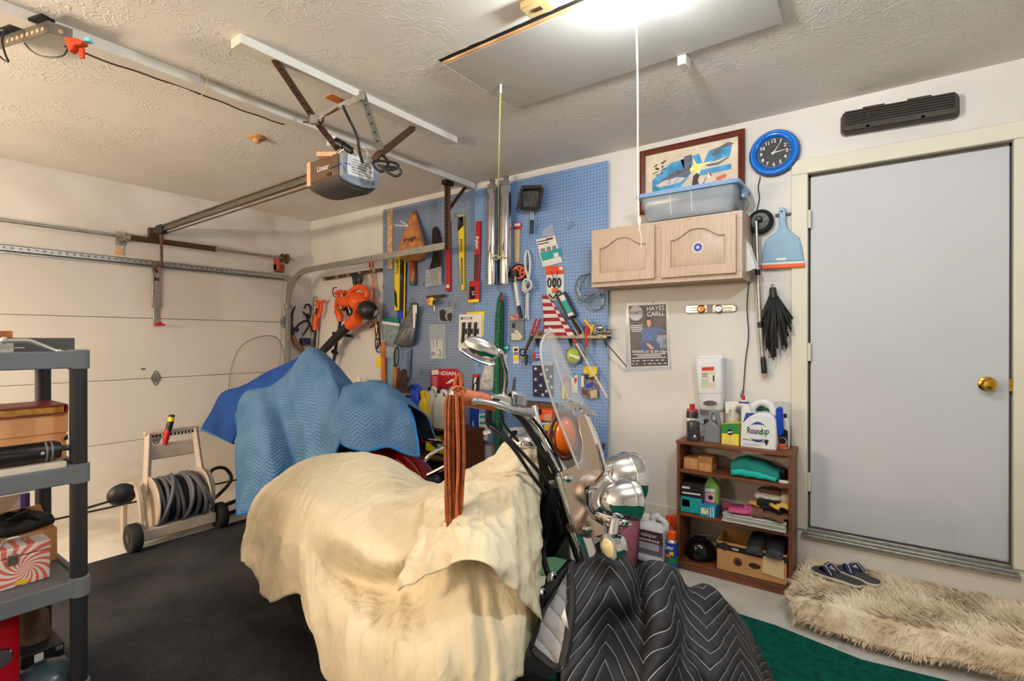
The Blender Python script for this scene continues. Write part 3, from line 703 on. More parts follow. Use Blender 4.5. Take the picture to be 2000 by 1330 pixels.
# ------------------------------------------------------------------ storage bin on the cabinet
bx0,bx1=float(W(1252,400,0.30)[0]),float(W(1440,390,0.30)[0])
bn=thing('storage_bin','clear plastic storage bin with pale blue lid on top of the cabinet','storage bin',((bx0+bx1)/2,-0.2,CZ1))
m_bin=mat('translucent_bin',(168,178,188),0.18,var=0.03,alpha=0.62)
m_lid=mat('pale_blue_lid',(132,166,206),0.3,var=0.03)
zb0,zt0=CZ1+0.002,float(W(1340,366,0.335)[2])
def rr(x0,x1,y0,y1,z,r=0.03):
    return[((x0+x1)/2+a,(y0+y1)/2+c,z)for a,c in rounded(x1-x0,y1-y0,r,4)]
MB().loft([rr(bx0+0.035,bx1-0.03,-0.295,-0.03,zb0),rr(bx0+0.025,bx1-0.02,-0.305,-0.02,zb0+0.015),rr(bx0+0.004,bx1-0.004,-0.325,-0.012,zt0-0.02),rr(bx0+0.004,bx1-0.004,-0.325,-0.012,zt0-0.018)]).build('tub',m_bin,bn)
MB().loft([rr(bx0-0.02,bx1+0.02,-0.345,-0.004,zt0-0.02),rr(bx0-0.024,bx1+0.024,-0.349,-0.002,zt0-0.008),rr(bx0-0.018,bx1+0.018,-0.343,-0.006,zt0+0.004),rr(bx0+0.02,bx1-0.02,-0.31,-0.03,zt0+0.006)]).build('lid',m_lid,bn)
MB().box((bx0+0.06,-0.28,zb0+0.012),(bx1-0.07,-0.05,zb0+0.10)).build('contents',mat('packed_things',(176,176,170),0.4,var=0.25,vscale=14),bn,bevel=0.02)
rb=MB()
for t in(0.34,0.56):
    x=bx0+(bx1-bx0)*t;rb.bar((x,-0.3035,zb0+0.02),(x,-0.3265,zt0-0.022),0.006,0.004,up=(0,1,0))
rb.build('side_rib',mat('bin_rib',(190,200,210),0.3,alpha=0.8),bn)
MB().box((bx1-0.002,-0.2,zt0-0.075),(bx1+0.022,-0.1,zt0-0.01)).build('latch_handle',m_lid,bn,bevel=0.006)
# crumpled film behind the bin
MB().add([W(1442,352,0.1),W(1452,362,0.1),W(1462,380,0.08),W(1458,388,0.06),W(1465,398,0.04),W(1459,412,0.03),W(1448,415,0.05),W(1444,390,0.12)],[(0,1,7),(1,2,3,7),(3,4,5,7),(5,6,7)]).build('crumpled_film',m_clear,label='crumpled clear plastic film stuffed behind the storage bin',cat='plastic film',solid=0.002)
# ------------------------------------------------------------------ framed picture
m_mahog=mat('mahogany_frame',(92,34,20),0.35,var=0.12,vscale=20)
fx0,fx1=float(W(1249,290,0.03)[0]),float(W(1454,252,0.03)[0]);fz1=float(W(1350,273,0.03)[2]);fz0=fz1-0.44
fp=thing('framed_picture','framed cartoon print of jet aircraft in dark mahogany frame','picture',((fx0+fx1)/2,-0.015,fz0))
t=0.038
f=MB();y0_,y1_=-0.034,-0.002
outl=[(fx0,fz0),(fx1,fz0),(fx1,fz1),(fx0,fz1)];innl=[(fx0+t,fz0+t),(fx1-t,fz0+t),(fx1-t,fz1-t),(fx0+t,fz1-t)];midl=[(fx0+t*0.4,fz0+t*0.4),(fx1-t*0.4,fz0+t*0.4),(fx1-t*0.4,fz1-t*0.4),(fx0+t*0.4,fz1-t*0.4)]
f.loft([[(x,y1_,z)for x,z in outl],[(x,y0_+0.008,z)for x,z in outl],[(x,y0_,z)for x,z in midl],[(x,y0_+0.012,z)for x,z in innl],[(x,y1_,z)for x,z in innl]],caps=False)
f.build('frame',m_mahog,fp,angle=25)
MB().box((fx0+t-0.004,-0.014,fz0+t-0.004),(fx1-t+0.004,-0.006,fz1-t+0.004)).build('mount_board',mat('cream_mount',(214,200,178),0.7,var=0.08,vscale=8),fp)
U=lambda u,v,e=0.0:(fx0+t+(fx1-fx0-2*t)*u,-0.0148-e,fz0+t+(fz1-fz0-2*t)*v)
def art(name,polys,m,e):
    mb=MB()
    for P in polys:mb.prism([U(u,v,e)for u,v in P],(0,0.0004,0))
    mb.build(name,m,fp)
sky=mat('sky_print',(70,148,196),0.6,var=0.25,vscale=10)
art('printed_sky',[[(.08,.30),(.40,.30),(.52,.52),(.50,.80),(.30,.78),(.08,.52)],[(.40,.80),(.60,.84),(.64,.66),(.44,.60)],[(.64,.62),(.92,.70),(.94,.92),(.70,.86)],[(.60,.44),(.93,.46),(.93,.56),(.62,.54)],[(.08,.16),(.28,.20),(.36,.28),(.08,.28)]],sky,0.0)
art('printed_flash',[[(.50,.60),(.54,.66),(.53,.80),(.58,.66),(.74,.66),(.62,.60),(.60,.48),(.55,.56),(.46,.52)],[(.27,.28),(.36,.26),(.40,.12),(.30,.18)]],mat('flash_yellow',(244,226,130),0.6),0.0006)
art('printed_jet',[[(.12,.40),(.20,.50),(.30,.58),(.36,.62),(.44,.60),(.44,.84),(.52,.86),(.53,.74),(.50,.66),(.51,.52),(.44,.44),(.30,.38),(.18,.36)],[(.72,.78),(.80,.88),(.90,.94),(.96,.90),(.90,.86),(.84,.86),(.78,.74)],[(.66,.62),(.80,.62),(.92,.70),(.90,.66),(.80,.58),(.70,.58)]],mat('jet_grey',(98,100,116),0.6,var=0.15,vscale=20),0.0010)
art('printed_jet_nose',[[(.12,.40),(.21,.47),(.36,.49),(.46,.46),(.42,.40),(.30,.37),(.18,.36)]],mat('jet_pale',(200,196,190),0.6),0.0014)
art('printed_jet_lines',[[(.27,.39),(.28,.50),(.286,.50),(.276,.39)],[(.33,.40),(.38,.47),(.385,.466),(.336,.396)],[(.20,.37),(.24,.34),(.244,.345),(.205,.376)],[(.30,.54),(.42,.57),(.42,.562),(.30,.532)],[(.35,.585),(.47,.60),(.47,.592),(.35,.577)]],m_ink,0.0018)
art('printed_bird',[[(.52,.24),(.56,.26),(.60,.26),(.59,.38),(.61,.46),(.58,.50),(.54,.46),(.53,.36)],[(.63,.26),(.70,.48),(.706,.475),(.637,.255)]],mat('bird_brown',(70,56,52),0.6),0.0012)
art('printed_flag',[[(.68,.40),(.70,.48),(.73,.45),(.71,.36)]],m_whink,0.0013);art('printed_flag_red',[[(.70,.48),(.72,.47),(.735,.41),(.725,.395)],[(.09,.10),(.14,.10),(.17,.18),(.19,.10),(.28,.10),(.27,.07),(.09,.06)]],m_redink,0.0016)
art('printed_sign',[[(.78,.36),(.87,.40),(.89,.36),(.87,.33),(.835,.32),(.83,.24),(.82,.24),(.822,.315),(.78,.30)],[(.46,.18),(.62,.24),(.62,.20),(.48,.14)]],mat('sign_orange',(206,110,80),0.6),0.0013)
art('printed_emblem',[[(.09,.76),(.13,.80),(.15,.80),(.12,.76)],[(.17,.80),(.22,.84),(.25,.84),(.20,.79)],[(.11,.72),(.13,.75),(.145,.72),(.16,.74),(.16,.69),(.13,.70)],[(.19,.76),(.21,.76),(.20,.70),(.192,.70)],[(.08,.64),(.15,.67),(.15,.655),(.08,.625)],[(.17,.67),(.24,.71),(.24,.695),(.17,.655)],[(.12,.60),(.15,.615),(.15,.60),(.12,.585)],[(.17,.62),(.21,.635),(.21,.62),(.17,.605)]],m_ink,0.0013)
# ------------------------------------------------------------------ wall clock
c0=W(1513,301,0.0)
ck=thing('wall_clock','round wall clock with glossy blue rim and black face','clock',c0)
m_cblue=mat('glossy_blue_rim',(8,92,190),0.12,var=0.08,vscale=6)
rad=0.138
MB().lathe([(rad*0.98,0.0),(rad,0.012),(rad,0.022),(rad*0.985,0.026),(0,0.026)],c0,(0,-1,0),56).build('case',m_black,ck)
MB().lathe([(rad*0.985,0.024),(rad*0.99,0.032),(rad*0.93,0.044),(rad*0.80,0.047),(rad*0.70,0.043),(rad*0.655,0.034),(rad*0.655,0.026)],c0,(0,-1,0),64,caps=False).build('rim',m_cblue,ck)
MB().lathe([(rad*0.90,0.0455),(rad*0.885,0.0488),(rad*0.865,0.0485),(rad*0.85,0.0455)],c0,(0,-1,0),64,caps=False).build('rim_ring',mat('bright_blue_ring',(40,150,230),0.15,var=0),ck)
MB().lathe([(rad*0.66,0.027),(rad*0.66,0.0285),(0,0.0285)],c0,(0,-1,0),48).build('dial',mat('dial_black',(34,32,32),0.5,var=0.04),ck)
MB().lathe([(rad*0.30,0.0284),(rad*0.30,0.0292),(rad*0.27,0.0292),(rad*0.27,0.0284)],c0,(0,-1,0),40).build('dial_ring',mat('dial_grey',(62,60,60),0.5,var=0),ck)
for i in range(1,13):
    a=R(90-30*i);text(str(i),c0+np.array([math.cos(a)*rad*0.505,-0.0288,math.sin(a)*rad*0.505]),XD,ZD,0.021,m_whink,ck,name='numeral',bold=0.02)
tk=MB()
for i in range(60):
    a=R(6*i);tk.bar(c0+[math.cos(a)*rad*0.61,-0.0290,math.sin(a)*rad*0.61],c0+[math.cos(a)*rad*0.64,-0.0290,math.sin(a)*rad*0.64],0.0012 if i%5 else 0.003,0.0006,up=(0,-1,0))
tk.build('minute_marks',m_whink,ck)
def hand(name,ang,L,w,e):
    a=R(90-ang);p=c0+[0,-e,0];dx=np.array([math.cos(a),0,math.sin(a)]);nx=np.array([-math.sin(a),0,math.cos(a)])
    MB().prism([p-dx*0.014+nx*w,p-dx*0.014-nx*w,p+dx*L-nx*w*0.35,p+dx*L+nx*w*0.35],(0,-0.001,0)).build(name,m_whink,ck)
hand('hour_hand',84,rad*0.46,0.0035,0.031);hand('minute_hand',33,rad*0.60,0.0028,0.033);hand('second_hand',33.5,rad*0.62,0.0008,0.0345)
MB().lathe([(0.006,0.030),(0.006,0.037),(0,0.037)],c0,(0,-1,0),14).build('hub',m_whink,ck)
MB().tube(curve([W(1485,345,0.012),W(1481,365,0.008),W(1483,388,0.008),W(1478,412,0.01),W(1474,430,0.01)],6),0.003,6).build('clock_cord',m_black,label='thin black cord hanging below the blue wall clock',cat='cord')
# ------------------------------------------------------------------ finned valve cover over the door
vc=thing('valve_cover','black finned engine valve cover mounted on wall above the door','valve cover',W(1757,225,0.0))
m_vc=mat('black_cast_aluminium',(64,58,54),0.36,0.5,var=0.04,vscale=8)
x0,x1=5.132,5.640;zb_l,zb_r=float(W(1641,267,0.02)[2]),float(W(1876,230,0.02)[2]);zt_l,zt_r=float(W(1643,222,0.02)[2]),float(W(1874,180,0.02)[2])
zb_,zt_=(zb_l+zb_r)/2,(zt_l+zt_r)/2;slope=((zb_r-zb_l)+(zt_r-zt_l))/2
VC=lambda u,v,e:(x0+(x1-x0)*u,-e,zb_+(zt_-zb_)*v+slope*(u-0.5))
def vring(gr,e):
    w_,h_=x1-x0,zt_-zb_
    return[VC(0.5+a/w_,0.5+c/h_,e)for a,c in rounded(w_-2*gr,h_-2*gr,max(0.008,0.028-gr),4)]
MB().loft([vring(0,0.0),vring(0,0.008),vring(0.006,0.009),vring(0.008,0.050),vring(0.016,0.060)]).build('cover',m_vc,vc)
for i in range(6):
    v=0.38+0.10*i
    rb_=MB();p=V3(VC(0.045,v,0.060));q=V3(VC(0.955,v,0.060));rb_.bar(p,q,0.0075,0.022,up=(0,-1,0));rb_.build('fin',m_vc,vc,bevel=0.0015)
for u in(0.25,0.71):MB().lathe([(0.014,0.03),(0.014,0.050),(0.008,0.052),(0.008,0.060),(0,0.060)],VC(u,0.17,0.0),(0,-1,0),14).build('bolt',m_steel,vc)
MB().tube(curve([VC(.18,.60,.066),VC(.22,.68,.067),VC(.28,.60,.067),VC(.34,.66,.067),VC(.40,.61,.067),VC(.5,.65,.067),VC(.6,.62,.067),VC(.7,.66,.067)],5),0.006,6).build('raised_script',m_vc,vc)
for u in(0.3,0.68):MB().obox(VC(u,0.97,0.03),(0.05,0,slope*0.1),(0,0.022,0),(0,0,0.008)).build('top_boss',m_vc,vc,bevel=0.005)
# ------------------------------------------------------------------ dustpan
dp=thing('dustpan','pale blue plastic dustpan with orange lip hanging beside the door','dustpan',W(1530,520,0.02))
m_dp=mat('pale_blue_plastic',(128,164,190),0.4,var=0.03)
pts=[(1521,412),(1523,406),(1528,404),(1533,406),(1535,412),(1534,432),(1538,446),(1550,456),(1561,464),(1566,482),(1571,516),(1489,520),(1490,490),(1494,472),(1503,462),(1515,454),(1522,444),(1522,430)]
o=slab('pan',pts,0.018,0.016,m_dp,dp,bevel=0.005)
slab('pan_floor',[(1496,474),(1560,470),(1566,508),(1493,511)],0.034,0.004,m_dp,dp,bevel=0.003)
slab('lip',[(1488,517),(1571,513),(1571,521),(1488,525)],0.016,0.024,m_orange,dp,bevel=0.002)
slab('lip_edge',[(1488,514),(1571,510),(1571,514),(1488,518)],0.018,0.022,m_paper,dp)
MB().lathe([(0.0055,0),(0.0055,0.0022),(0,0.0022)],W(1527,413,0.034),(0,-1,0),12).build('hang_hole',m_dark,dp)
slab('handle_groove',[(1526,424),(1530,424),(1531,446),(1526,447)],0.034,0.003,m_dp,dp,bevel=0.001)
slab('label_strip',[(1516,504),(1535,503),(1535,508),(1516,509)],0.038,0.001,m_paper,dp)
slab('rail',[(1514,418),(1557,414),(1557,419),(1514,423)],0.0,0.012,m_black,label='short black hanging rail on the wall behind the dustpan',cat='rail')
# ------------------------------------------------------------------ carpet sweeper with a round head
sw=thing('floor_scrubber','round black scrubber head on a silver pole hanging by the cabinet','scrubber',W(1490,735,0.05))
h0=W(1486,434,0.02)
MB().lathe([(0.070,0),(0.074,0.006),(0.074,0.018),(0.064,0.026),(0.058,0.024),(0.0,0.024)],h0,(0,-1,0),36).build('head',m_rubber,sw)
MB().lathe([(0.052,0.024),(0.05,0.032),(0.02,0.034),(0,0.034)],h0,(0,-1,0),30).build('hub',mat('brown_black_plastic',(52,46,42),0.4),sw)
for a in(0,60,120,180,240,300):MB().lathe([(0.010,0.03),(0.010,0.037),(0.006,0.037)],h0+[0.034*math.cos(R(a)),0,0.034*math.sin(R(a))],(0,-1,0),12).build('boss',MATS['brown_black_plastic'],sw)
MB().obox(W(1482,427,0.075),(0.016,0,0),(0,0.012,0),(0,0,0.014)).build('swivel',m_black,sw,bevel=0.004)
p=[W(1477,432,0.075),W(1480,532,0.07),W(1485,634,0.06),W(1490,697,0.05),W(1493,729,0.045),W(1493.5,738,0.045)]
MB().cyl(p[0],p[1],0.010,n=14).build('upper_pole',m_galv,sw);MB().cyl(p[1],p[2],0.0115,n=14).build('middle_pole',m_galv,sw);MB().cyl(p[2],p[3],0.013,n=14).build('lower_pole',m_galv,sw)
MB().cyl(W(1479.5,527,0.07),W(1480.5,538,0.07),0.0145,n=14).build('pole_clamp',m_black,sw);MB().cyl(W(1484.5,629,0.06),W(1485.3,640,0.06),0.0155,n=14).build('pole_clamp',m_black,sw)
MB().tube([p[3],W(1491,706,0.05),p[4]],[0.013,0.0165,0.016],14).build('grip',m_black,sw);MB().tube([p[4],p[5]],[0.016,0.010],14).build('grip_tip',mat('pink_grey_plastic',(176,150,142),0.5),sw)
# ------------------------------------------------------------------ black strip duster
du=thing('strip_duster','shaggy black microfibre strip duster hanging beside silver pole','duster',W(1512,690,0.04))
m_dus=mat('black_microfibre',(20,20,22),0.7,var=0.2,vscale=30)
MB().cyl(W(1509,562,0.04),W(1511,582,0.045),0.017,0.022,14).build('head',m_black,du)
MB().tube(curve([W(1507,564,0.03),W(1507,557,0.02),W(1511,556,0.01)],4),0.003,6).build('hook',m_steel,du)
rs=random.Random(3);duS=MB()
for i in range(110):
    tx=rs.uniform(-1,1);ln=rs.uniform(0.45,1.0);x0_=1510+tx*4;dep=rs.uniform(0.01,0.085)
    spread=1-(ln-0.45)*0.9
    xe=1511+tx*27*(0.55+spread*0.6)+(8 if tx>0.3 else 0);ye=575+130*ln*(1-0.25*abs(tx))
    q=curve([W(x0_,572,0.04),W(x0_+(xe-x0_)*0.5,580+(ye-580)*0.4,0.03+dep*0.8),W(xe,ye,dep)],4)
    for a,c in zip(q[:-1],q[1:]):duS.bar(a,c+(c-a)*0.03,0.0075,0.0014,up=(rs.uniform(-.3,.3),-1,0))
duS.build('strips',m_dus,du,kind='stuff')
# ------------------------------------------------------------------ loose papers and cord by the cabinet
slab('sheet',[(1450,452),(1453,455),(1464,484),(1476,523),(1464,529),(1450,532)],0.19,0.002,m_paper,label='white sheet of paper hanging flat against the side of the cabinet',cat='paper')
slab('sheet',[(1459,466),(1467,480),(1482,526),(1468,524),(1461,500)],0.12,0.002,m_paper,label='creased white sheet of paper hanging behind the silver pole',cat='paper')
MB().tube(curve([W(1473,440,0.012),W(1466,470,0.01),W(1462,520,0.01),W(1462,552,0.01),W(1459,600,0.01),W(1462,655,0.01),W(1456,705,0.01),W(1452,760,0.01),W(1450,785,0.012)],8),0.003,6).build('wall_cable',m_black,label='long black cord running down the wall from cabinet to bookshelf',cat='cord')
# ------------------------------------------------------------------ concert poster
po=thing('poster','concert poster of a seated man in blue shirt in a clear sleeve','poster',W(1267,724,0.0))
slab('clear_sleeve',[(1224,592),(1304,589),(1312,722),(1221,727)],0.0015,0.001,m_clear,po)
PQ=[(1226,596),(1302,592),(1307,716),(1231,718)]
def PU(u,v):  # u right, v down
    a=np.array(PQ[0])*(1-u)+np.array(PQ[1])*u;c=np.array(PQ[3])*(1-u)+np.array(PQ[2])*u;return tuple(a*(1-v)+c*v)
slab('poster_paper',PQ,0.003,0.0008,m_paper,po)
def pp_(name,P,m,e,parent=po):return slab(name,[PU(u,v)for u,v in P],0.0039+e,0.0003,m,parent)
pp_('poster_print',[(.025,.015),(.975,.015),(.975,.985),(.025,.985)],mat('poster_dark',(36,36,44),0.4,var=0.25,vscale=12),0)
pp_('printed_backdrop',[(.03,.16),(.97,.16),(.97,.73),(.03,.73)],mat('poster_slate',(66,62,66),0.4,var=0.25,vscale=16),0.0002)
pp_('printed_bench',[(.60,.50),(.97,.50),(.97,.72),(.68,.73),(.62,.60)],mat('poster_grey',(120,126,140),0.4,var=0.3,vscale=30),0.0004)
m_pshirt=mat('printed_shirt_blue',(58,92,150),0.4,var=0.15,vscale=40)
pp_('printed_figure',[(.32,.44),(.42,.38),(.50,.40),(.58,.37),(.72,.38),(.95,.42),(.95,.46),(.74,.45),(.70,.58),(.78,.64),(.80,.73),(.25,.73),(.26,.66),(.33,.60)],m_pshirt,0.0006)
pp_('printed_trousers',[(.26,.66),(.40,.58),(.68,.58),(.78,.66),(.80,.735),(.25,.735)],mat('printed_denim',(40,66,110),0.4,var=0.1),0.0008)
pp_('printed_hair',[(.42,.24),(.48,.205),(.56,.205),(.62,.25),(.62,.34),(.58,.36),(.46,.36),(.41,.32)],mat('printed_hair_brown',(46,32,26),0.4),0.0008)
pp_('printed_face',[(.47,.255),(.57,.255),(.58,.33),(.52,.37),(.47,.33)],mat('printed_skin',(196,150,120),0.4),0.0010)
pp_('printed_hand',[(.43,.62),(.50,.62),(.60,.68),(.64,.71),(.55,.72),(.46,.66)],MATS['printed_skin'],0.0010)
ci=W(*PU(.20,.135),0.0046)
MB().lathe([(0.052,0),(0.052,0.0004),(0,0.0004)],ci,(0,-1,0),30).build('printed_disc',mat('disc_grey',(186,186,190),0.5),po)
walltext("STUART'S",*PU(.20,.135),0.0052,6.5,m_ink,po,rot=2,bold=0.01,width=26)
for s_,u,v,hp,w_ in(('HAYES',.71,.075,9,35),('CARLL',.71,.160,9,35)):walltext(s_,*PU(u,v),0.0048,hp,m_whink,po,rot=2.5,bold=0.01,width=w_)
walltext('THURSDAY, JULY 28, 2011 at 8pm',*PU(.5,.755),0.0048,5,m_whink,po,rot=1.5,bold=0.02,width=70)
ln=MB()
for v,us in((.795,((.08,.92),)),(.822,((.2,.8),)),(.850,((.06,.94),)),(.895,((.06,.12),(.15,.24),(.33,.40),(.44,.48),(.52,.60),(.66,.74),(.80,.88))),(.945,((.05,.1),(.14,.2),(.35,.40),(.46,.56),(.6,.66),(.7,.8),(.86,.94))),(.33,((.05,.36),)),(.36,((.05,.34),)),(.39,((.05,.36),)),(.42,((.08,.32),))):
    for a,c in us:wallprism(ln,[PU(a,v-.006),PU(c,v-.006),PU(c,v+.006),PU(a,v+.006)],0.0044,0.0003)
ln.build('small_print',m_whink,po)
MB().lathe([(0.004,0),(0.004,0.005),(0,0.005)],W(1276,591,0.003),(0,-1,0),10).build('push_pin',m_black,po)
# ------------------------------------------------------------------ chrome emblem bar
em=thing('chrome_emblem','narrow chrome badge bar with two round bosses under the cabinet','emblem',W(1388,604,0.0))
slab('bar',[(1338,600),(1341,596),(1432,594),(1438,598),(1438,607),(1434,609),(1342,612),(1338,609)],0.003,0.012,mat('worn_chrome',(190,184,176),0.22,0.95,var=0.12,vscale=60),em,bevel=0.004)
for px,m_ in((1370,mat('copper_boss',(186,120,70),0.25,0.9)),(1404,m_chrome)):
    cc=W(px,603.5,0.014);o=MB().lathe([(0.027,-0.006),(0.027,0.006),(0.02,0.010),(0.012,0.009),(0,0.012)],cc,(0,-1,0),20).build('boss',m_,em)
slab('centre_plate',[(1380,596.5),(1392,596),(1392,609),(1380,609.5)],0.014,0.003,mat('violet_grey_plate',(96,90,104),0.35,0.6),em)
for i in range(4):
    for xx in(1348,1414):slab('groove',[(xx,599+i*2.4),(xx+16,598.4+i*2.4),(xx+16,599.4+i*2.4),(xx,600+i*2.4)],0.015,0.001,m_dark if i%2 else m_chrome,em)
# ------------------------------------------------------------------ bag dispenser
ds=thing('bag_dispenser','white plastic bag dispenser mounted on wall above the bookshelf','dispenser',W(1385,803,0.0))
m_disp=mat('white_dispenser_plastic',(214,216,220),0.35,var=0.02)
def dring(y,px0,px1,e):
    a,c=W(px0,y,e),W(px1,y,e);r=0.02;o_=[]
    z=(a[2]+c[2])/2
    return[(a[0],0,z),(a[0],-e+r,z),(a[0]+r*.3,-e+r*.3,z),(a[0]+r,-e,z),(c[0]-r,-e,z),(c[0]-r*.3,-e+r*.3,z),(c[0],-e+r,z),(c[0],0,z)]
MB().loft([dring(700,1355,1411,0.10),dring(704,1355,1411,0.105),dring(770,1361,1411.5,0.105),dring(795,1363,1411.5,0.10),dring(801,1366,1409,0.09)]).build('body',m_disp,ds,angle=50)
slab('back_plate',[(1364,694),(1412,692),(1414,830),(1366,828)],0.0,0.008,m_disp,ds,bevel=0.004)
el=[(1387+15*math.cos(a),788+6.5*math.sin(a))for a in np.linspace(0,2*math.pi,20,endpoint=False)]
slab('slot',el,0.099,0.004,mat('slot_dark',(92,82,80),0.6,var=0.3,vscale=40),ds)
mbr=MB();mbr.tube([W(x,y,0.105)for x,y in el],0.003,6,closed=True);mbr.build('slot_rim',m_disp,ds)
slab('label_sheet',[(1369,716),(1397,714),(1397,758),(1369,759)],0.105,0.0006,mat('label_cream',(206,198,180),0.5),ds)
slab('label_red_band',[(1371,718),(1394,716.5),(1394,723),(1371,724)],0.1057,0.0004,m_redink,ds)
slab('label_picture',[(1385,732),(1394,731.5),(1394,747),(1385,747.5)],0.1057,0.0004,m_paper,ds);slab('label_picture_edge',[(1392,733),(1395,733),(1395,745),(1392,745)],0.1062,0.0004,m_ink,ds)
for y in(730,734):slab('label_line',[(1371,y),(1381,y-.5),(1381,y+1),(1371,y+1.5)],0.1057,0.0004,m_ink,ds)
slab('label_tint',[(1370,742),(1383,741),(1383,756),(1370,757)],0.1057,0.0003,mat('label_green',(180,196,176),0.5),ds)
slab('seam',[(1361,769),(1411,767.5),(1411,768.3),(1361,769.8)],0.105,0.0006,m_greyp,ds)
# ------------------------------------------------------------------ pegboard
def peg_mat(name,c0,c1):
    m,nt,b,L=node_mat(name)
    geo=nt.nodes.new('ShaderNodeNewGeometry').outputs['Position']
    sp_=nt.nodes.new('ShaderNodeSeparateXYZ');L(geo,sp_.inputs[0])
    def fr(o):
        return math_node(nt,L,'SUBTRACT',math_node(nt,L,'FRACT',math_node(nt,L,'DIVIDE',math_node(nt,L,'ADD',o,10.0),0.0254)),0.5)
    a,c=fr(sp_.outputs['X']),fr(sp_.outputs['Z'])
    r2=math_node(nt,L,'ADD',math_node(nt,L,'MULTIPLY',a,a),math_node(nt,L,'MULTIPLY',c,c))
    hole=math_node(nt,L,'LESS_THAN',r2,0.021)
    col,_=mix_noise(nt,L,geo,2.0,c0,c1)
    mx=nt.nodes.new('ShaderNodeMixRGB');L(hole,mx.inputs[0]);L(col,mx.inputs[1]);mx.inputs[2].default_value=lin((30,32,40));L(mx.outputs[0],b.inputs['Base Color']);b.inputs['Roughness'].default_value=0.5
    return m
m_peg=peg_mat('blue_pegboard',(112,146,192),(124,156,200));m_peg2=peg_mat('blue_grey_pegboard',(112,128,156),(124,140,166))
PF=0.03
mb=MB().box((1.279,-PF,0.42),(2.462,-PF+0.006,2.589));mb.build('pegboard',m_peg2,label='blue grey pegboard sheet nearest the corner',cat='pegboard')
mb=MB().box((2.464,-PF,0.42),(3.716,-PF+0.006,2.587));mb.build('pegboard',m_peg,label='blue pegboard sheet beside the wall cabinet',cat='pegboard')
slab('furring_strip',[(756,409),(766,408),(766,525),(757,526)],PF,0.02,mat('bare_wood_strip',(190,160,120),0.8,var=0.2,vscale=30),label='bare wood strip screwed to the left edge of the pegboard',cat='strip')
def thg(name,label,cat,px,py,d=0.05,**k):return thing(name,label,cat,W(px,py,d),**k)
def wtube(pts,r,n=8,cur=6):
    P=[W(p[0],p[1],p[2])for p in pts];return MB().tube(curve(P,cur)if len(P)>2 else P,r,n)
def hook(px,py,lb):
    wtube([(px,py-6,PF),(px,py-3,PF+0.02),(px,py+2,PF+0.03),(px+1,py+3,PF+0.055),(px+1,py-2,PF+0.065)],0.0026,6,4).build('peg_hook',m_galv,label='small bent steel peg hook '+lb,cat='hook',group='pegboard hooks')
for x,y,lb in((749,536,'at the lower left edge beside the wood strip'),(748,562,'just below the one beside the wood strip'),(809,414,'above the brown grocery bag'),(876,424,'right of the track hanger top'),(888,422,'left of the yellow wiper pack top'),(827,556,'below the mower blades'),(805,588,'above the grey bag'),(876,596,'above the black rubber parts'),(890,598,'right of the black rubber parts'),(814,668,'beside the grey bag'),(820,726,'below the grey bag'),(936,714,'below the card of black tools')):hook(x,y,lb)
# grocery bag
kb=thg('grocery_bag','brown plastic grocery bag tied and hung on the pegboard','bag',807,510)
m_kbag=mat('brown_bag_film',(176,116,68),0.35,var=0.2,vscale=14,bump=0.5,bscale=30)
rings=[]
for y,x0,x1,dd in((414,804,812,.02),(425,801,815,.03),(440,795,819,.045),(458,788,824,.06),(478,782,829,.075),(495,780,833,.085),(505,786,828,.07),(511,797,818,.04)):
    a,c=W(x0,y,PF+dd),W(x1,y,PF+dd);w_=(c[0]-a[0])/2;cx=(a[0]+c[0])/2;z=(a[2]+c[2])/2
    rings.append([(cx+w_*math.cos(t)*(1+0.06*math.sin(3*t+y)),-PF-dd-dd*math.sin(t)*0.95,z+0.006*math.sin(5*t+y))for t in np.linspace(0,2*math.pi,20,endpoint=False)])
MB().loft(rings).build('bag_body',m_kbag,kb,angle=180)
wtube([(803,445,.10),(790,441,.13),(772,440,.14)],0.005,5).build('tie',m_paper,kb);wtube([(803,445,.10),(793,438,.13),(782,432,.14)],0.005,5).build('tie',m_paper,kb)
walltext('Kroger',801,467,0.168,9,m_navy,kb,rot=8,bold=0.02)
# amber tube below
at=thg('amber_bottle','amber plastic tube hanging under the brown grocery bag','bottle',807,557)
MB().tube([W(806,512,.06),W(806.5,516,.06),W(807,550,.06),W(807,557,.06)],[0.03,0.033,0.033,0.028],16).build('tube',mat('amber_plastic',(140,70,24),0.2,var=0.1),at);MB().cyl(W(807,550,.06),W(807,557,.06),0.034,n=16).build('cap',mat('dark_green_cap',(20,70,60),0.4),at)
# pair of dark mower blades
m_blade=mat('black_enamel_blade',(34,28,24),0.3,0.3,var=0.2,vscale=20)
bl=thg('mower_blade','pair of dark twisted mower blades in clear wrap behind the door track','blade',848,555)
slab('blade',[(844,446),(850,442),(856,450),(861,470),(858,500),(852,520),(846,545),(843,556),(833,552),(836,530),(843,508),(846,490),(843,470)],PF+0.012,0.014,m_blade,bl,bevel=0.004)
slab('blade',[(860,470),(863,500),(862,530),(860,552),(851,556),(848,540),(853,515),(856,490)],PF+0.03,0.012,m_blade,bl,bevel=0.004)
for i in range(4):
    slab('notch',[(837+i,531+7*i),(839+i,531+7*i),(839+i,534+7*i),(837+i,534+7*i)],PF+0.026,0.001,m_paper,bl);slab('notch',[(857,531+6*i),(859,531+6*i),(859,534+6*i),(857,534+6*i)],PF+0.042,0.001,m_paper,bl)
slab('clear_wrap',[(832,528),(862,520),(863,556),(831,560)],PF+0.045,0.002,m_clear,bl)
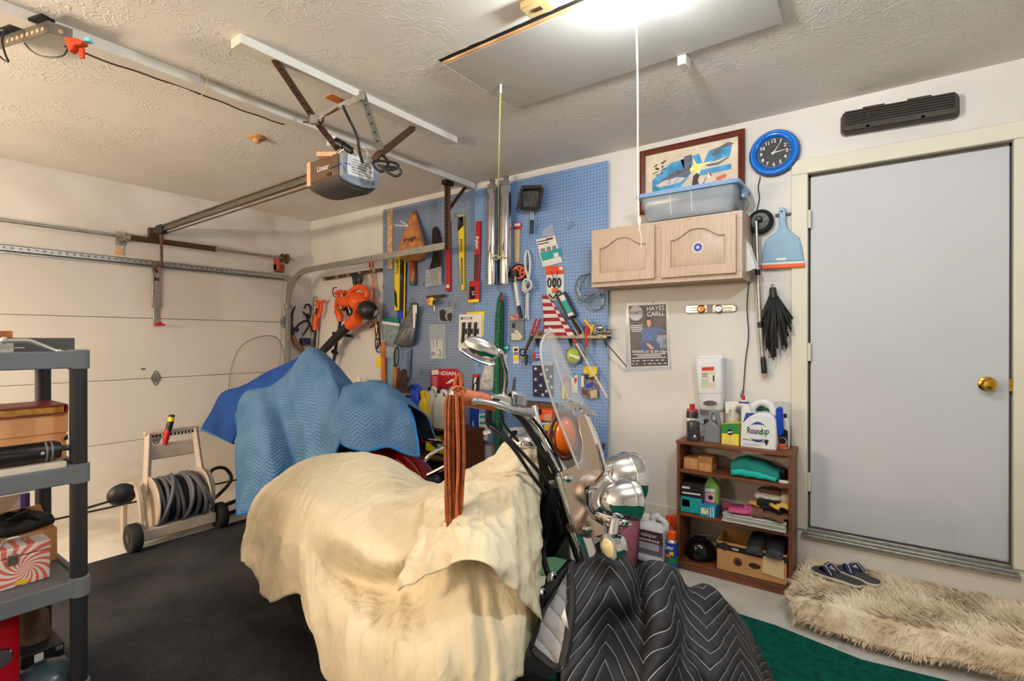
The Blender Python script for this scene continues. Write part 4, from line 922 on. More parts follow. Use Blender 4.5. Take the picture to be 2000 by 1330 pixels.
# wiper blades in retail sleeves
def wiper(label,pts,m,extra,strip=None,cat='wiper blade'):
    x=sum(p[0]for p in pts)/len(pts);y=max(p[1]for p in pts)
    t=thg('wiper_blade_pack',label,cat,x,y,group='wiper blade packs');slab('sleeve',pts,PF+0.006,0.018,m,t,bevel=0.003)
    for nm,P,mm in extra:slab(nm,P,PF+0.024,0.003,mm,t)
    return t
t=wiper('red wiper blade pack in clear sleeve beside the track hanger',[(871,432),(878,432),(879,566),(876,570),(871,568)],m_red,[('blade',[(873,440),(876,440),(876,482),(873,482)],m_black),('label',[(872,556),(877,556),(877,562),(872,562)],m_paper)])
t=wiper('yellow wiper blade pack with black diagonal top on pegboard',[(895,420),(905,419),(906,566),(901,568),(896,500)],m_yellow,[('black_band',[(895,424),(905,423),(905,440),(894,452)],m_ink),('hanger_tab',[(898,421),(903,421),(902,432),(899,432)],m_galv),('blade',[(900,504),(903,504),(904,556),(901,556)],m_steel)])
walltext('ANCO',900.5,478,PF+0.0248,6,m_ink,t,rot=-90,bold=0.03)
t=wiper('red and black wiper blade pack with white lettering on pegboard',[(930,432),(938,431),(937,496),(934,575),(924,574),(927,500)],m_red,[('blade',[(927,498),(935,497),(932,574),(925,574)],mat('dark_blade',(70,44,40),0.4))])
walltext('Pylon',931.5,474,PF+0.0248,8,m_whink,t,rot=-88,bold=0.03)
slab('bottom_card',[(917,549),(937,548),(935,590),(914,591)],PF+0.024,0.006,m_red,t);slab('bottom_band',[(914,586),(935,584),(935,590),(914,591)],PF+0.030,0.001,m_yellow,t);slab('bottom_window',[(918,560),(927,559),(927,583),(917,584)],PF+0.030,0.002,m_dark,t);walltext('24',924,572,PF+0.033,7,m_whink,t,rot=-90)
t=wiper('long yellow and black wiper blade pack above the zip bag',[(771,497),(781,496),(779,606),(770,607)],m_yellow,[('black_swoosh',[(770,564),(774,572),(776,602),(771,596)],m_ink)])
walltext('ANCO',776,520,PF+0.0248,7,m_ink,t,rot=-90,bold=0.03)
t=wiper('dark wiper blade with yellow edge and blue label above grey bag',[(782,507),(792,506),(790,622),(780,623)],mat('black_glossy_card',(30,26,24),0.2),[('yellow_edge',[(790,507),(792,506),(790,622),(788,622)],m_yellow),('blue_label',[(776,607),(787,606),(787,622),(776,623)],m_blue),('blue_bit',[(782,536),(786,535),(786,548),(782,549)],m_blue)])
# chrome exhaust pipes
def pipe(label,x0,x1,ytop,ybot,d,dark=False):
    cx0=(x0+x1)/2;a=W(cx0+1,ytop,d);c=W(cx0,ybot,d);r=0.5*(x1-x0)*depth_of(a)/FPX*0.98
    t=thing('exhaust_pipe',label,'pipe',c,group='chrome exhaust pipes')
    ax=(a-c)/np.linalg.norm(a-c);H=np.linalg.norm(a-c)
    u,v,_=frame_of(ax);n=28;rings=[]
    for h,rr_ in((0,1),(0.3,1),(0.6,1),(0.90,1),(0.915,0.96),(0.925,0.97),(0.94,0.9),(0.955,0.55),(0.962,0.48),(1.0,0.48)):
        ring=[]
        for k in range(n):
            an=2*math.pi*k/n;p=u*math.cos(an)+v*math.sin(an);hh=h*H
            if h==0:hh=-(p@np.array([0.6,-0.8,0]))*r*0.35+0.0
            ring.append(c+ax*hh+p*r*rr_)
        rings.append(ring)
    MB().loft(rings,caps=False).build('barrel',m_chrome,t,angle=50)
    e0=[p+ax*0.003 for p in rings[0]];MB().add([tuple(c+(p-c)*0.93)for p in e0],[tuple(range(n))]).build('open_end',m_dark,t)
    MB().lathe([(r*0.52,0),(r*0.52,0.012),(r*0.45,0.012)],a-ax*0.02,ax,18).build('clamp',m_steel,t);MB().lathe([(r*0.42,0),(0,0.0)],a,ax,18).build('inlet',m_dark,t)
    MB().lathe([(r*1.02,0),(r*1.02,0.006),(r,0.006)],c+ax*H*0.90,ax,24).build('band',m_steel,t)
pipe('tall chrome exhaust pipe hanging on pegboard, left one of two',950,972,350,553,PF+0.06);pipe('tall chrome exhaust pipe hanging on pegboard, right one of two',976,999,343,551,PF+0.075)
# square popcorn pan
pn=thg('popcorn_pan','square black wire mesh pan hung by its black handle','pan',1038,457)
m_panm=mat('dark_mesh',(58,56,56),0.5,0.4,var=0.15,vscale=60)
ring0=[(1018,362),(1056,361),(1062,369),(1056,408),(1048,412),(1022,412),(1012,407),(1011,400)]
inn=[(1022,369),(1053,367),(1056,372),(1051,402),(1046,406),(1024,407),(1018,403),(1018,398)]
MB().loft([[W(x,y,PF+0.01)for x,y in inn],[W(x,y,PF+0.06)for x,y in ring0],[W(x,y,PF+0.066)for x,y in ring0],[W(x,y,PF+0.062)for x,y in inn],[W(x,y,PF+0.016)for x,y in inn]],caps=False).build('rim',m_panm,pn,angle=30)
slab('base',inn,PF+0.008,0.004,m_panm,pn)
gr=MB()
for i in range(1,12):gr.tube([W(1018+3.1*i,404,PF+0.0135),W(1021+3.1*i*0.97,370,PF+0.0135)],0.0016,4);gr.tube([W(1019,403-3*i,PF+0.0135),W(1053,403-3.05*i,PF+0.0135)],0.0016,4)
gr.build('mesh_wires',m_steel,pn)
wtube([(1037,412,PF+.05),(1037,432,PF+.05)],0.004,6).build('handle_wire',m_galv,pn);wtube([(1041,412,PF+.05),(1041,432,PF+.05)],0.004,6).build('handle_wire',m_galv,pn)
wtube([(1039,430,PF+.05),(1039,440,PF+.05),(1038,456,PF+.05)],0.0145,12).build('grip',m_black,pn)
# flat items on the pegboard
def card(name,label,cat,pts,m,t=0.004,parts=(),d=PF+0.003,bevel=0.0,group=None):
    cx=sum(p[0]for p in pts)/len(pts);cy=max(p[1]for p in pts)
    o=thg(name,label,cat,cx,cy,group=group);slab('body',pts,d,t,m,o,bevel=bevel)
    for i,q in enumerate(parts):slab(q[0],q[1],d+t+(q[3]if len(q)>3 else 0),0.0012,q[2],o)
    return o
card('paint_stick_pack','narrow pack of wooden paint sticks with red top on pegboard','paint sticks',[(1003,437),(1017,436),(1015,512),(1004,514)],m_clear,0.012,[('header',[(1003,436),(1018,435),(1017,447),(1003,448)],m_redink),('header_white',[(1004,437),(1016,436),(1016,441),(1004,442)],m_paper,0.0013),('stick',[(1005,449),(1015,448),(1014,511),(1005,512)],mat('tan_stick',(202,178,138),0.6))])
card('white_strip','narrow white plastic strip hanging right of the chrome pipes','strip',[(996,440),(1001,440),(1000,512),(996,512)],m_clear,0.006)
# white rope
rp=thg('white_rope','knotted coil of white rope hanging on the pegboard','rope',1030,620)
m_rope=mat('white_rope_fibre',(214,214,208),0.8,var=0.08,vscale=80)
MB().tube(curve([W(x,y,d)for x,y,d in((1032,545,.07),(1026,520,.07),(1026,500,.06),(1030,490,.05),(1034,500,.06),(1035,525,.07),(1031,548,.08),(1022,558,.08),(1021,566,.09),(1028,570,.09),(1037,562,.09),(1036,550,.08),(1028,545,.10),(1022,552,.10),(1024,566,.10),(1031,572,.08),(1031,590,.06),(1031,612,.06),(1032,624,.05))],7),0.0085,8).build('coil',m_rope,rp)
MB().tube(curve([W(x,y,d)for x,y,d in((1027,545,.11),(1036,549,.11),(1038,558,.10),(1032,566,.11),(1025,562,.11),(1026,552,.11))],6),0.0085,8).build('knot',m_rope,rp);MB().tube(curve([W(x,y,d)for x,y,d in((1030,570,.07),(1028,595,.05),(1027,622,.05))],5),0.0075,8).build('tail',m_rope,rp)
# measuring wheel
mw=thg('measuring_wheel','measuring wheel with orange hub and white handle on pegboard','measuring wheel',1013,622)
cw_=W(1014,532,PF+0.05)
r_=0.068
MB().lathe([(r_*.80,-0.012),(r_,-0.010),(r_,0.010),(r_*.80,0.012),(r_*.80,-0.012)],cw_,(0.35,-1,0),32).build('tyre',m_rubber,mw)
MB().lathe([(r_*.80,-0.008),(r_*.80,0.008),(r_*.62,0.008),(r_*.62,-0.008),(r_*.80,-0.008)],cw_,(0.35,-1,0),32).build('rim',m_orange,mw)
hb=MB()
for a in range(0,360,60):hb.bar(cw_,cw_+np.array([math.cos(R(a))*0.94,math.cos(R(a))*0.33,math.sin(R(a))])*r_*0.7,0.010,0.010,up=(0.35,-1,0))
hb.build('spokes',m_orange,mw);MB().obox(W(1007,534,PF+.08),(0.02,0,0),(0,0.02,0),(0,0,0.022)).build('counter',m_black,mw,bevel=0.005)
wtube([(1006,536,PF+.08),(1008,560,PF+.07)],0.009,8).build('fork',m_galv,mw);wtube([(1006.5,552,PF+.07),(1013,598,PF+.06)],0.015,12).build('handle',m_paper,mw);wtube([(1013,597,PF+.06),(1018,622,PF+.05)],0.0155,12).build('grip',m_black,mw)
wtube([(1001,520,PF+.05),(997,540,PF+.05),(1000,565,PF+.04),(1003,556,PF+.05)],0.0022,5).build('strap',m_black,mw)
# instruction sheet in bag
card('instruction_bag','tilted clear bag with white and teal printed instruction sheet','paper',[(1047,468),(1083,460),(1098,512),(1060,522)],m_paper,0.008,[('bag_top',[(1058,462),(1060,450),(1078,438),(1084,460)],m_clear),('teal_band',[(1055,494),(1094,484),(1097,500),(1059,510)],m_teal),('small_code',[(1081,495),(1090,493),(1091,501),(1082,503)],m_paper,0.0013),('drawing',[(1055,486),(1064,484),(1065,491),(1056,493)],m_greyp),('drawing',[(1067,483),(1075,481),(1076,488),(1068,490)],m_greyp),('drawing',[(1078,481),(1086,479),(1087,486),(1079,488)],m_greyp),('text_line',[(1049,472),(1080,465),(1080,467),(1049,474)],m_ink),('text_line',[(1050,477),(1072,472),(1072,474),(1050,479)],m_ink),('red_mark',[(1066,466),(1080,463),(1080,465),(1066,468)],m_redink)])
# red card with three loops
rcd=card('hook_card','red and white retail card with black oval loops on pegboard','card',[(1067,520),(1101,519),(1101,585),(1068,587)],m_paper,0.005,[('red_top',[(1066,520),(1101,519),(1101,535),(1066,537)],mat('card_red_orange',(214,66,30),0.5)),('small_label',[(1092,521),(1099,521),(1099,527),(1092,527)],m_paper,0.0013)])
for x in(1073,1082.5,1092):
    MB().tube([W(x+3*math.cos(a),552+8.5*math.sin(a),PF+0.012)for a in np.linspace(0,2*math.pi,18,endpoint=False)],0.0055,6,closed=True).build('loop',m_ink,rcd)
wtube([(1076,530,PF+.02),(1082,545,PF+.03),(1083,562,PF+.03),(1087,545,PF+.03),(1089,530,PF+.02)],0.0024,5).build('wire',m_black,rcd);slab('red_clip',[(1078,563),(1087,562),(1087,570),(1078,571)],PF+0.02,0.015,m_orange,rcd,bevel=0.003)
wtube([(1072,574,PF+.015),(1080,582,PF+.015),(1085,576,PF+.02),(1092,568,PF+.02),(1095,574,PF+.02),(1086,584,PF+.015)],0.005,6).build('lower_loop',m_ink,rcd)
# wire pegboard hook
wtube([(1108,425,PF+.06),(1112,433,PF+.05),(1121,438,PF+.015),(1112,444,PF+.04),(1105,450,PF+.06)],0.003,6).build('double_hook',m_galv,label='double steel wire hook on bare blue pegboard near the cabinet',cat='hook')
# wire mask under the cabinet
wm=thg('wire_basket','tangled chrome wire rack hanging below the corner of the cabinet','wire rack',1150,607)
for P in(((1152,535,.05),(1135,540,.06),(1126,552,.07),(1125,570,.08),(1132,585,.08),(1143,590,.08)),((1147,537,.05),(1138,552,.09),(1131,568,.09)),((1130,565,.08),(1140,575,.10),(1152,578,.10),(1148,572,.09)),((1143,585,.09),(1160,574,.1),(1172,565,.1)),((1143,586,.07),(1150,600,.06),(1162,606,.05),(1174,600,.05),(1178,585,.05),(1172,570,.06)),((1168,560,.07),(1172,572,.08),(1178,583,.05)),((1128,545,.06),(1128,560,.09),(1134,578,.09),(1146,588,.09))):
    wtube(P,0.0042,6).build('wire',m_chrome if P[0][0]<1150 else m_steel,wm)
# patterned flag folded over
fg=thg('folded_flag','small striped red and white flag on a stick on pegboard','flag',1090,662)
m_flr=mat('flag_red',(150,22,44),0.7,var=0.05);m_flw=mat('flag_white',(214,208,204),0.7,var=0.05)
FP=[(1059,576),(1070,576),(1122,655),(1114,660),(1066,657)]
L0,L1=np.array((1059,577)),np.array((1064,657));M0,M1=np.array((1070,577)),np.array((1109,656));R0,R1=np.array((1071,576)),np.array((1122,653))
for i in range(11):
    a,c=i/11,(i+1)/11
    slab('stripe',[tuple(L0+(L1-L0)*a),tuple(M0+(M1-M0)*a),tuple(M0+(M1-M0)*c),tuple(L0+(L1-L0)*c)],PF+0.02+0.002*(i%2),0.004,m_flr if i%2==0 else m_flw,fg)
    slab('stripe',[tuple(M0+(M1-M0)*a),tuple(R0+(R1-R0)*a+(0,2)),tuple(R0+(R1-R0)*c+(0,2)),tuple(M0+(M1-M0)*c)],PF+0.026+0.002*(i%2),0.006,m_flw if i%2==0 else m_flr,fg)
wtube([(1118,655,PF+.05),(1123,666,PF+.06),(1186,776,PF+.10)],0.0075,8).build('stick',mat('pale_dowel',(212,196,166),0.5),fg);wtube([(1119,657,PF+.055),(1126,671,PF+.06)],0.013,10).build('red_sleeve',m_red,fg)
# brush in teal wrap
br=thg('brush_pack','long black handled tool with teal and white label, tilted','brush',1130,650)
a_,c_=np.array((1094,573)),np.array((1117,620));pr_=np.array((9.5,-4.0))
slab('card',[tuple(a_-pr_),tuple(a_+pr_),tuple(c_+pr_),tuple(c_-pr_)],PF+0.02,0.02,m_black,br,bevel=0.004)
slab('label_white',[tuple(a_-pr_*.5+(2,4)),tuple(a_+pr_*.5+(2,4)),tuple(c_+pr_*.5-(1,3)),tuple(c_-pr_*.5-(1,3))],PF+0.04,0.001,m_paper,br);slab('label_teal',[tuple(a_-pr_*.5+(7,14)),tuple(a_+pr_*.5+(7,14)),tuple(c_+pr_*.5-(4,9)),tuple(c_-pr_*.5-(4,9))],PF+0.041,0.001,m_teal,br)
wtube([(1115,618,PF+.04),(1134,651,PF+.06)],0.014,10).build('handle',m_black,br);wtube([(1121,622,PF+.05),(1140,650,PF+.06)],0.004,6).build('rod',m_galv,br)
# metal tool shelf with tools
ms=thg('tool_shelf','narrow dark metal shelf with drilled front on the pegboard','shelf',1106,664)
xs0,xs1_,=float(W(1036,655,.10)[0]),float(W(1186,655,.10)[0]);zsf=float(W(1110,657,.10)[2])
MB().box((xs0,-PF-0.075,zsf-0.003),(xs1_,-PF,zsf)).box((xs0,-PF-0.078,zsf-0.014),(xs1_,-PF-0.072,zsf+0.006)).box((xs0,-PF-0.004,zsf-0.02),(xs1_,-PF,zsf+0.05)).build('shelf',m_steel,ms)
for x in(xs0+0.03,(xs0+xs1_)/2,xs1_-0.04):MB().prism([(x,-PF,zsf-0.003),(x,-PF-0.07,zsf-0.003),(x,-PF,zsf-0.09)],(0.003,0,0)).build('bracket',m_steel,ms)
pl=thg('pliers','long pliers with red handles standing in the metal tool shelf','pliers',1030,715)
wtube([(1036,655,.11),(1042,640,.10),(1047,622,.09)],0.009,8).build('handle',m_red,pl);wtube([(1042,656,.11),(1049,640,.10),(1056,622,.09)],0.009,8).build('handle',m_red,pl);MB().ball(W(1039,654,.11),0.022,12,8).build('joint',m_steel,pl);wtube([(1038,658,.11),(1030,676,.11),(1024,690,.11)],[0.016,0.013,0.008],8,1).build('jaw',m_rust_warmst,pl)
pk=thg('key_ring','ring of dark keys hanging below the pliers','keys',1024,718)
MB().tube([W(1021+6*math.cos(a),688+6.5*math.sin(a),.08)for a in np.linspace(0,2*math.pi,16,endpoint=False)],0.006,6,closed=True).build('ring',m_black,pk);slab('key',[(1020,694),(1024,694),(1025,706),(1021,708)],.07,.008,m_steel,pk,bevel=.002);slab('key',[(1024,695),(1030,692),(1029,712),(1025,714)],.075,.01,m_black,pk,bevel=.002);MB().tube([W(1027+2.4*math.cos(a),716+2.6*math.sin(a),.08)for a in np.linspace(0,2*math.pi,10,endpoint=False)],0.0022,5,closed=True).build('split_ring',m_galv,pk)
def driver(label,top,bot,m,r=0.012):
    t=thg('screwdriver',label,'screwdriver',*bot,group='hand tools in the metal shelf');a,c=np.array(top,float),np.array(bot,float);mid=a+(c-a)*0.62
    wtube([(*a,.10),(*(a+(c-a)*.3),.10),(*mid,.10)],[r,r*1.1,r*.8],10,1).build('handle',m,t);wtube([(*mid,.10),(*c,.10)],0.004,6).build('shaft',m_galv,t)
driver('yellow handled screwdriver leaning to the right in tool shelf',(1141,624),(1164,652),mat('yellow_handle',(226,170,40),0.35),0.011);driver('red handled screwdriver in the metal tool shelf',(1145,636),(1146,700),m_red,0.011);driver('short yellow screwdriver left of chrome clamp',(1159,634),(1153,658),MATS['yellow_handle'],0.010);driver('small red screwdriver behind the yellow one',(1149,630),(1149,690),m_red,0.008)
sc_=thg('chrome_clamp','bright chrome clamp at the right end of the tool shelf','clamp',1175,652)
MB().ball(W(1172,640,.09),(0.03,0.02,0.022),14,8).build('body',m_chrome,sc_);wtube([(1164,646,.10),(1170,650,.11),(1180,648,.10),(1182,640,.09)],0.009,8).build('jaw',m_chrome,sc_);wtube([(1164,640,.10),(1161,652,.11)],0.008,8).build('screw',m_chrome,sc_)
# bags and tags, right board
card('parts_bag','clear bag of small white plastic parts on pegboard','parts bag',[(996,625),(1023,624),(1023,665),(996,667)],mat('grey_film',(130,134,140),0.2,alpha=0.75,var=0.1),0.012,[('part',[(998,652),(1005,650),(1018,664),(999,664)],mat('ivory_part',(206,202,184),0.5)),('part',[(1004,646),(1010,644),(1021,658),(1016,662)],MATS['ivory_part'],0.0013),('dark_part',[(1000,632),(1006,631),(1006,640),(1000,641)],m_ink)])
card('red_tag_card','small red and white card above the bag of parts','card',[(996,616),(1020,612),(1021,623),(996,624)],mat('pale_red_card',(200,150,146),0.6),0.004,[('red_line',[(998,613),(1012,620),(1010,622),(997,615)],m_redink)])
card('yellow_tag_card','small white retail card with yellow block and emblem','card',[(1001,677),(1013,676),(1014,709),(1003,711)],m_paper,0.004,[('yellow_block',[(1003,695),(1013,694),(1013,703),(1003,704)],m_yellow),('purple_block',[(1003,688),(1012,687),(1012,693),(1003,694)],mat('muted_violet',(120,112,150),0.5)),('emblem',[(1004,681),(1011,680),(1011,685),(1004,686)],m_ink),('emblem_top',[(1002,678),(1012,677),(1012,679),(1002,680)],m_yellow)])
card('zip_bag','small zip bag with teal header behind the mirror arm','bag',[(977,688),(992,688),(990,718),(979,720)],m_clear,0.01,[('teal_header',[(977,673),(994,672),(992,688),(978,688)],m_teal),('header_line',[(978,678),(993,677),(993,680),(978,681)],m_paper,0.0013),('contents',[(981,692),(990,692),(988,716),(981,717)],m_paper)])
card('tape_pack','blue and white striped tape pack with red end','tape',[(1042,690),(1057,688),(1057,702),(1042,704)],m_blue,0.014,[('red_end',[(1041,689),(1046,688),(1046,703),(1041,704)],m_redink),('white_stripe',[(1046,692),(1056,691),(1056,693),(1046,694)],m_paper),('white_stripe',[(1046,697),(1056,696),(1056,698),(1046,699)],m_paper)])
sf=card('star_flag_pack','folded navy flag with white stars in clear bag on pegboard','flag',[(1040,714),(1079,713),(1080,776),(1041,774)],m_navy,0.01,[('bag_edge',[(1039,708),(1080,707),(1080,714),(1039,714)],m_clear)])
for x,y in((1046,720),(1046,741),(1046,763),(1056,753),(1057,731),(1068,722),(1067,764),(1070,745),(1060,771),(1076,735),(1077,756)):
    P=[]
    for i in range(10):
        a=R(90+36*i);rr_=4.2 if i%2==0 else 1.5;P.append((x+rr_*math.cos(a),y-rr_*math.sin(a)))
    slab('star',P,PF+0.013,0.001,m_flw,sf)
# round tin on a nail
tn=thg('tape_tin','round grey tape spool with green label hanging under the tool shelf','tape spool',1123,714)
ct=W(1123,694,PF+0.01)
MB().lathe([(0.066,0),(0.068,0.01),(0.068,0.03),(0.062,0.034),(0.052,0.032),(0,0.032)],ct,(0,-1,0),36).build('spool',m_greyp,tn);MB().lathe([(0.050,0.032),(0.050,0.0335),(0,0.0335)],ct,(0,-1,0),32).build('green_label',mat('lime_label',(150,170,40),0.5,var=0.2,vscale=20),tn);slab('label_band',[(1112,690),(1132,697),(1131,702),(1111,695)],PF+0.044,0.001,m_paper,tn)
# clear pack with yellow header
yb=card('hardware_pack','clear hardware pack with yellow header at right edge of pegboard','hardware pack',[(1135,730),(1169,728),(1168,778),(1154,782),(1135,770)],mat('pack_film',(150,146,150),0.15,alpha=0.6,var=0.3,vscale=40),0.014,[('yellow_header',[(1141,716),(1167,717),(1166,730),(1140,729)],m_yellow),('blue_label',[(1142,732),(1160,731),(1160,740),(1142,741)],m_navy),('yellow_spot',[(1150,728),(1158,728),(1158,736),(1150,737)],m_yellow,0.0013),('blue_part',[(1143,749),(1157,748),(1157,757),(1143,758)],m_blue),('white_part',[(1135,734),(1140,734),(1140,755),(1135,756)],m_paper),('red_part',[(1136,760),(1146,762),(1150,774),(1138,768)],mat('maroon_part',(110,40,36),0.5)),('tan_part',[(1152,764),(1166,760),(1166,776),(1154,778)],mat('tan_part',(196,170,140),0.5))])
card('silver_pack','narrow yellow and silver pack behind the windshield','pack',[(1096,740),(1112,738),(1113,780),(1096,781)],mat('silver_pack',(150,140,124),0.3,0.4,var=0.2,vscale=30),0.01,[('yellow_letters',[(1098,752),(1102,751),(1102,778),(1098,778)],m_yellow),('blue_spot',[(1099,737),(1107,737),(1106,746),(1100,746)],m_blue)])
card('teal_pack','small white card with teal and red print beside the windshield','card',[(1115,735),(1128,732),(1128,768),(1118,766)],m_paper,0.006,[('teal_spot',[(1115,729),(1122,729),(1122,738),(1116,738)],m_teal),('red_mark',[(1121,738),(1127,738),(1125,750),(1121,746)],m_redink)])
wtube([(1181,667,PF+.09),(1224,716,PF+.03)],0.004,6).build('antenna_rod',m_black,label='thin black rod sticking out from tool shelf past the pegboard edge',cat='rod')
# green patterned sleeve
gs=thg('fabric_sleeve','long narrow green patterned fabric sleeve hanging upright on pegboard','sleeve',973,900)
m_gpat=mat('green_pattern',(14,92,62),0.7,var=0.45,vscale=70)
MB().tube([W(x,y,PF+.04)for x,y in((979,571),(977,585),(974,620),(972,700),(971,780),(972,840),(974,900))],[0.012,0.022,0.028,0.03,0.032,0.03,0.026],12).build('sleeve',m_gpat,gs)
MB().tube([W(x,y,PF+.045)for x,y in((981,578),(982,600),(980,700),(979,800),(980,890))],[0.006,0.012,0.014,0.014,0.01],8).build('fold',mat('dark_green_fold',(10,56,40),0.7,var=0.3,vscale=60),gs);MB().ball(W(981,583,PF+.06),(0.012,0.012,0.022),10,6).build('red_tip',m_red,gs)
# ------------------------------------------------------------------ left board
card('zip_bag','large clear zip bag with green top at left edge of pegboard','bag',[(746,629),(780,633),(776,664),(768,673),(750,669)],mat('milky_film',(140,158,160),0.2,alpha=0.7,var=0.2,vscale=20),0.02,[('green_top',[(747,617),(779,622),(780,634),(746,629)],mat('dark_teal_zip',(14,110,100),0.5)),('white_line',[(746,627),(780,632),(780,637),(746,632)],m_paper,0.0013)])
gb=thg('grey_bag','grey plastic bag bunched on a hook on the left pegboard','bag',795,679)
rings=[]
for y,x0,x1,dd in((592,803,813,.02),(605,800,815,.03),(625,792,814,.045),(645,783,811,.06),(660,776,809,.07),(670,772,806,.06),(677,784,800,.03)):
    a,c=W(x0,y,PF+dd),W(x1,y,PF+dd);w_=(c[0]-a[0])/2;cx=(a[0]+c[0])/2;z=(a[2]+c[2])/2
    rings.append([(cx+w_*math.cos(t)*(1+0.1*math.sin(7*t)),-PF-dd-dd*math.sin(t)*(0.9+0.2*math.sin(9*t)),z+0.006*math.sin(4*t+y))for t in np.linspace(0,2*math.pi,26,endpoint=False)])
MB().loft(rings).build('bag_body',mat('grey_bag_film',(96,94,96),0.25,var=0.2,vscale=20,bump=0.4,bscale=40),gb,angle=180)
slab('white_card',[(806,596),(814,595),(814,612),(811,612),(810,640),(807,640)],PF+.085,.003,m_paper,gb)
# spring clamp
sc2=thg('spring_clamp','yellow and black spring clamp on a wooden peg','clamp',845,609)
wtube([(834,580,PF+.05),(868,577,PF+.05)],0.012,8).build('bar',m_rust_warmst,sc2);MB().lathe([(0.035,-0.02),(0.04,0),(0.035,0.02)],W(844,589,PF+.06),(0.3,-1,0),20).build('jaw_body',m_yellow,sc2);MB().lathe([(0.016,0.02),(0.016,0.024),(0,0.024)],W(839,588,PF+.07),(0.3,-1,0),14).build('jaw_pad',m_orange,sc2);slab('black_mark',[(846,585),(852,588),(850,596),(844,593)],PF+.082,.002,m_ink,sc2);wtube([(848,597,PF+.06),(849,608,PF+.06)],0.007,8).build('screw',m_galv,sc2)
card('parts_bag','clear bag holding black rubber parts on the left pegboard','parts bag',[(856,602),(884,599),(885,628),(875,631),(856,627)],m_clear,0.012,[('black_part',[(859,606),(866,604),(871,609),(868,618),(874,628),(860,626),(858,614)],m_black),('black_part',[(874,613),(882,610),(883,620),(880,629),(874,624)],m_black)])
kc=card('tool_card','white retail card holding three black handled tools','card',[(897,614),(941,613),(941,679),(895,680)],m_paper,0.008,[('header_box',[(900,620),(922,619),(922,623),(900,624)],m_ink),('header_text',[(904,620.8),(920,620),(920,622),(904,622.8)],m_paper,0.0013)])
slab('yellow_card',[(912,610),(946,608),(944,656),(912,657)],PF+0.0005,0.0024,m_yellow,kc)
for i in range(3):
    x=905+11.5*i;slab('tool_handle',[(x-3,630),(x+3,629),(x+1.5,646),(x+0.5,668),(x-5,670),(x-3.5,648)],PF+.011,.012,m_black,kc,bevel=.003);slab('tool_hook',[(x+3,643),(x+6,641),(x+6,652),(x+3,653)],PF+.011,.010,m_black,kc,bevel=.002)
nc=card('number_card','white number card reading 11 over 92 in a clear sleeve','card',[(842,664),(864,663),(865,699),(843,700)],m_paper,0.004,[])
walltext('11',850,672,PF+.0075,14,m_ink,nc,rot=3,bold=0.01);walltext('9',847.5,691,PF+.0075,12,m_ink,nc,rot=92,bold=0.01);walltext('2',859.5,690,PF+.0075,13,m_ink,nc,rot=3,bold=0.01)
slab('clear_sleeve',[(839,634),(870,633),(871,701),(840,702)],PF+.008,.001,m_clear,nc)
# red sign
sg=thg('red_sign','red rectangular sign with white lettering above the jugs','sign',872,760)
P=[(841,724),(845,721),(890,720),(897,726),(903,732),(904,752),(900,757),(846,760),(841,757)]
slab('plate',P,PF+.004,.010,mat('sign_red',(168,18,30),0.35,var=0.04),sg,bevel=0.003);walltext('INDIAN',872,729.5,PF+.0148,7.5,m_whink,sg,rot=1.5,bold=0.02,width=48);slab('side_card',[(842,722),(857,721),(858,760),(843,761)],PF+.0165,.004,mat('card_red_bright',(196,34,44),0.5),sg);slab('card_white_block',[(843,723),(856,722),(856,731),(843,732)],PF+.0206,.0008,m_paper,sg)
for i in range(5):slab('card_line',[(845,736+4*i),(853,735.6+4*i),(853,736.8+4*i),(845,737.2+4*i)],PF+.0206,.0008,m_whink,sg)
slab('arrow_mark',[(870,749),(881,741),(887,740),(884,745),(876,749)],PF+.0142,.0008,m_whink,sg)
card('blade_pack','narrow red and black blade pack under the motorcycle mirror','pack',[(923,732),(936,731),(934,764),(922,765)],mat('pack_black',(44,34,38),0.4),0.008,[('red_band',[(923,731),(936,730),(936,736),(923,737)],m_redink),('white_v',[(926,738),(931,737),(929,746),(925,750)],m_paper),('white_line',[(927,750),(930,750),(929,762),(926,762)],m_paper)])
wb_=thg('cloth_bag','limp white drawstring cloth bag hanging behind the mirror','bag',952,764)
rings=[]
for y,x0,x1,dd in((690,953,963,.02),(705,949,966,.03),(725,944,967,.04),(745,939,966,.045),(758,938,964,.04),(764,941,962,.02)):
    a,c=W(x0,y,PF+dd),W(x1,y,PF+dd);w_=(c[0]-a[0])/2;cx=(a[0]+c[0])/2;z=(a[2]+c[2])/2
    rings.append([(cx+w_*math.cos(t),-PF-dd-dd*math.sin(t)*(0.8+0.25*math.sin(5*t+y*.1)),z)for t in np.linspace(0,2*math.pi,22,endpoint=False)])
MB().loft(rings).build('bag_body',mat('grey_white_cloth',(190,188,182),0.9,var=0.12,vscale=20,bump=0.6,bscale=40),wb_,angle=180);walltext('SERVICE',952,743,PF+.10,5,m_greyp,wb_,rot=5)
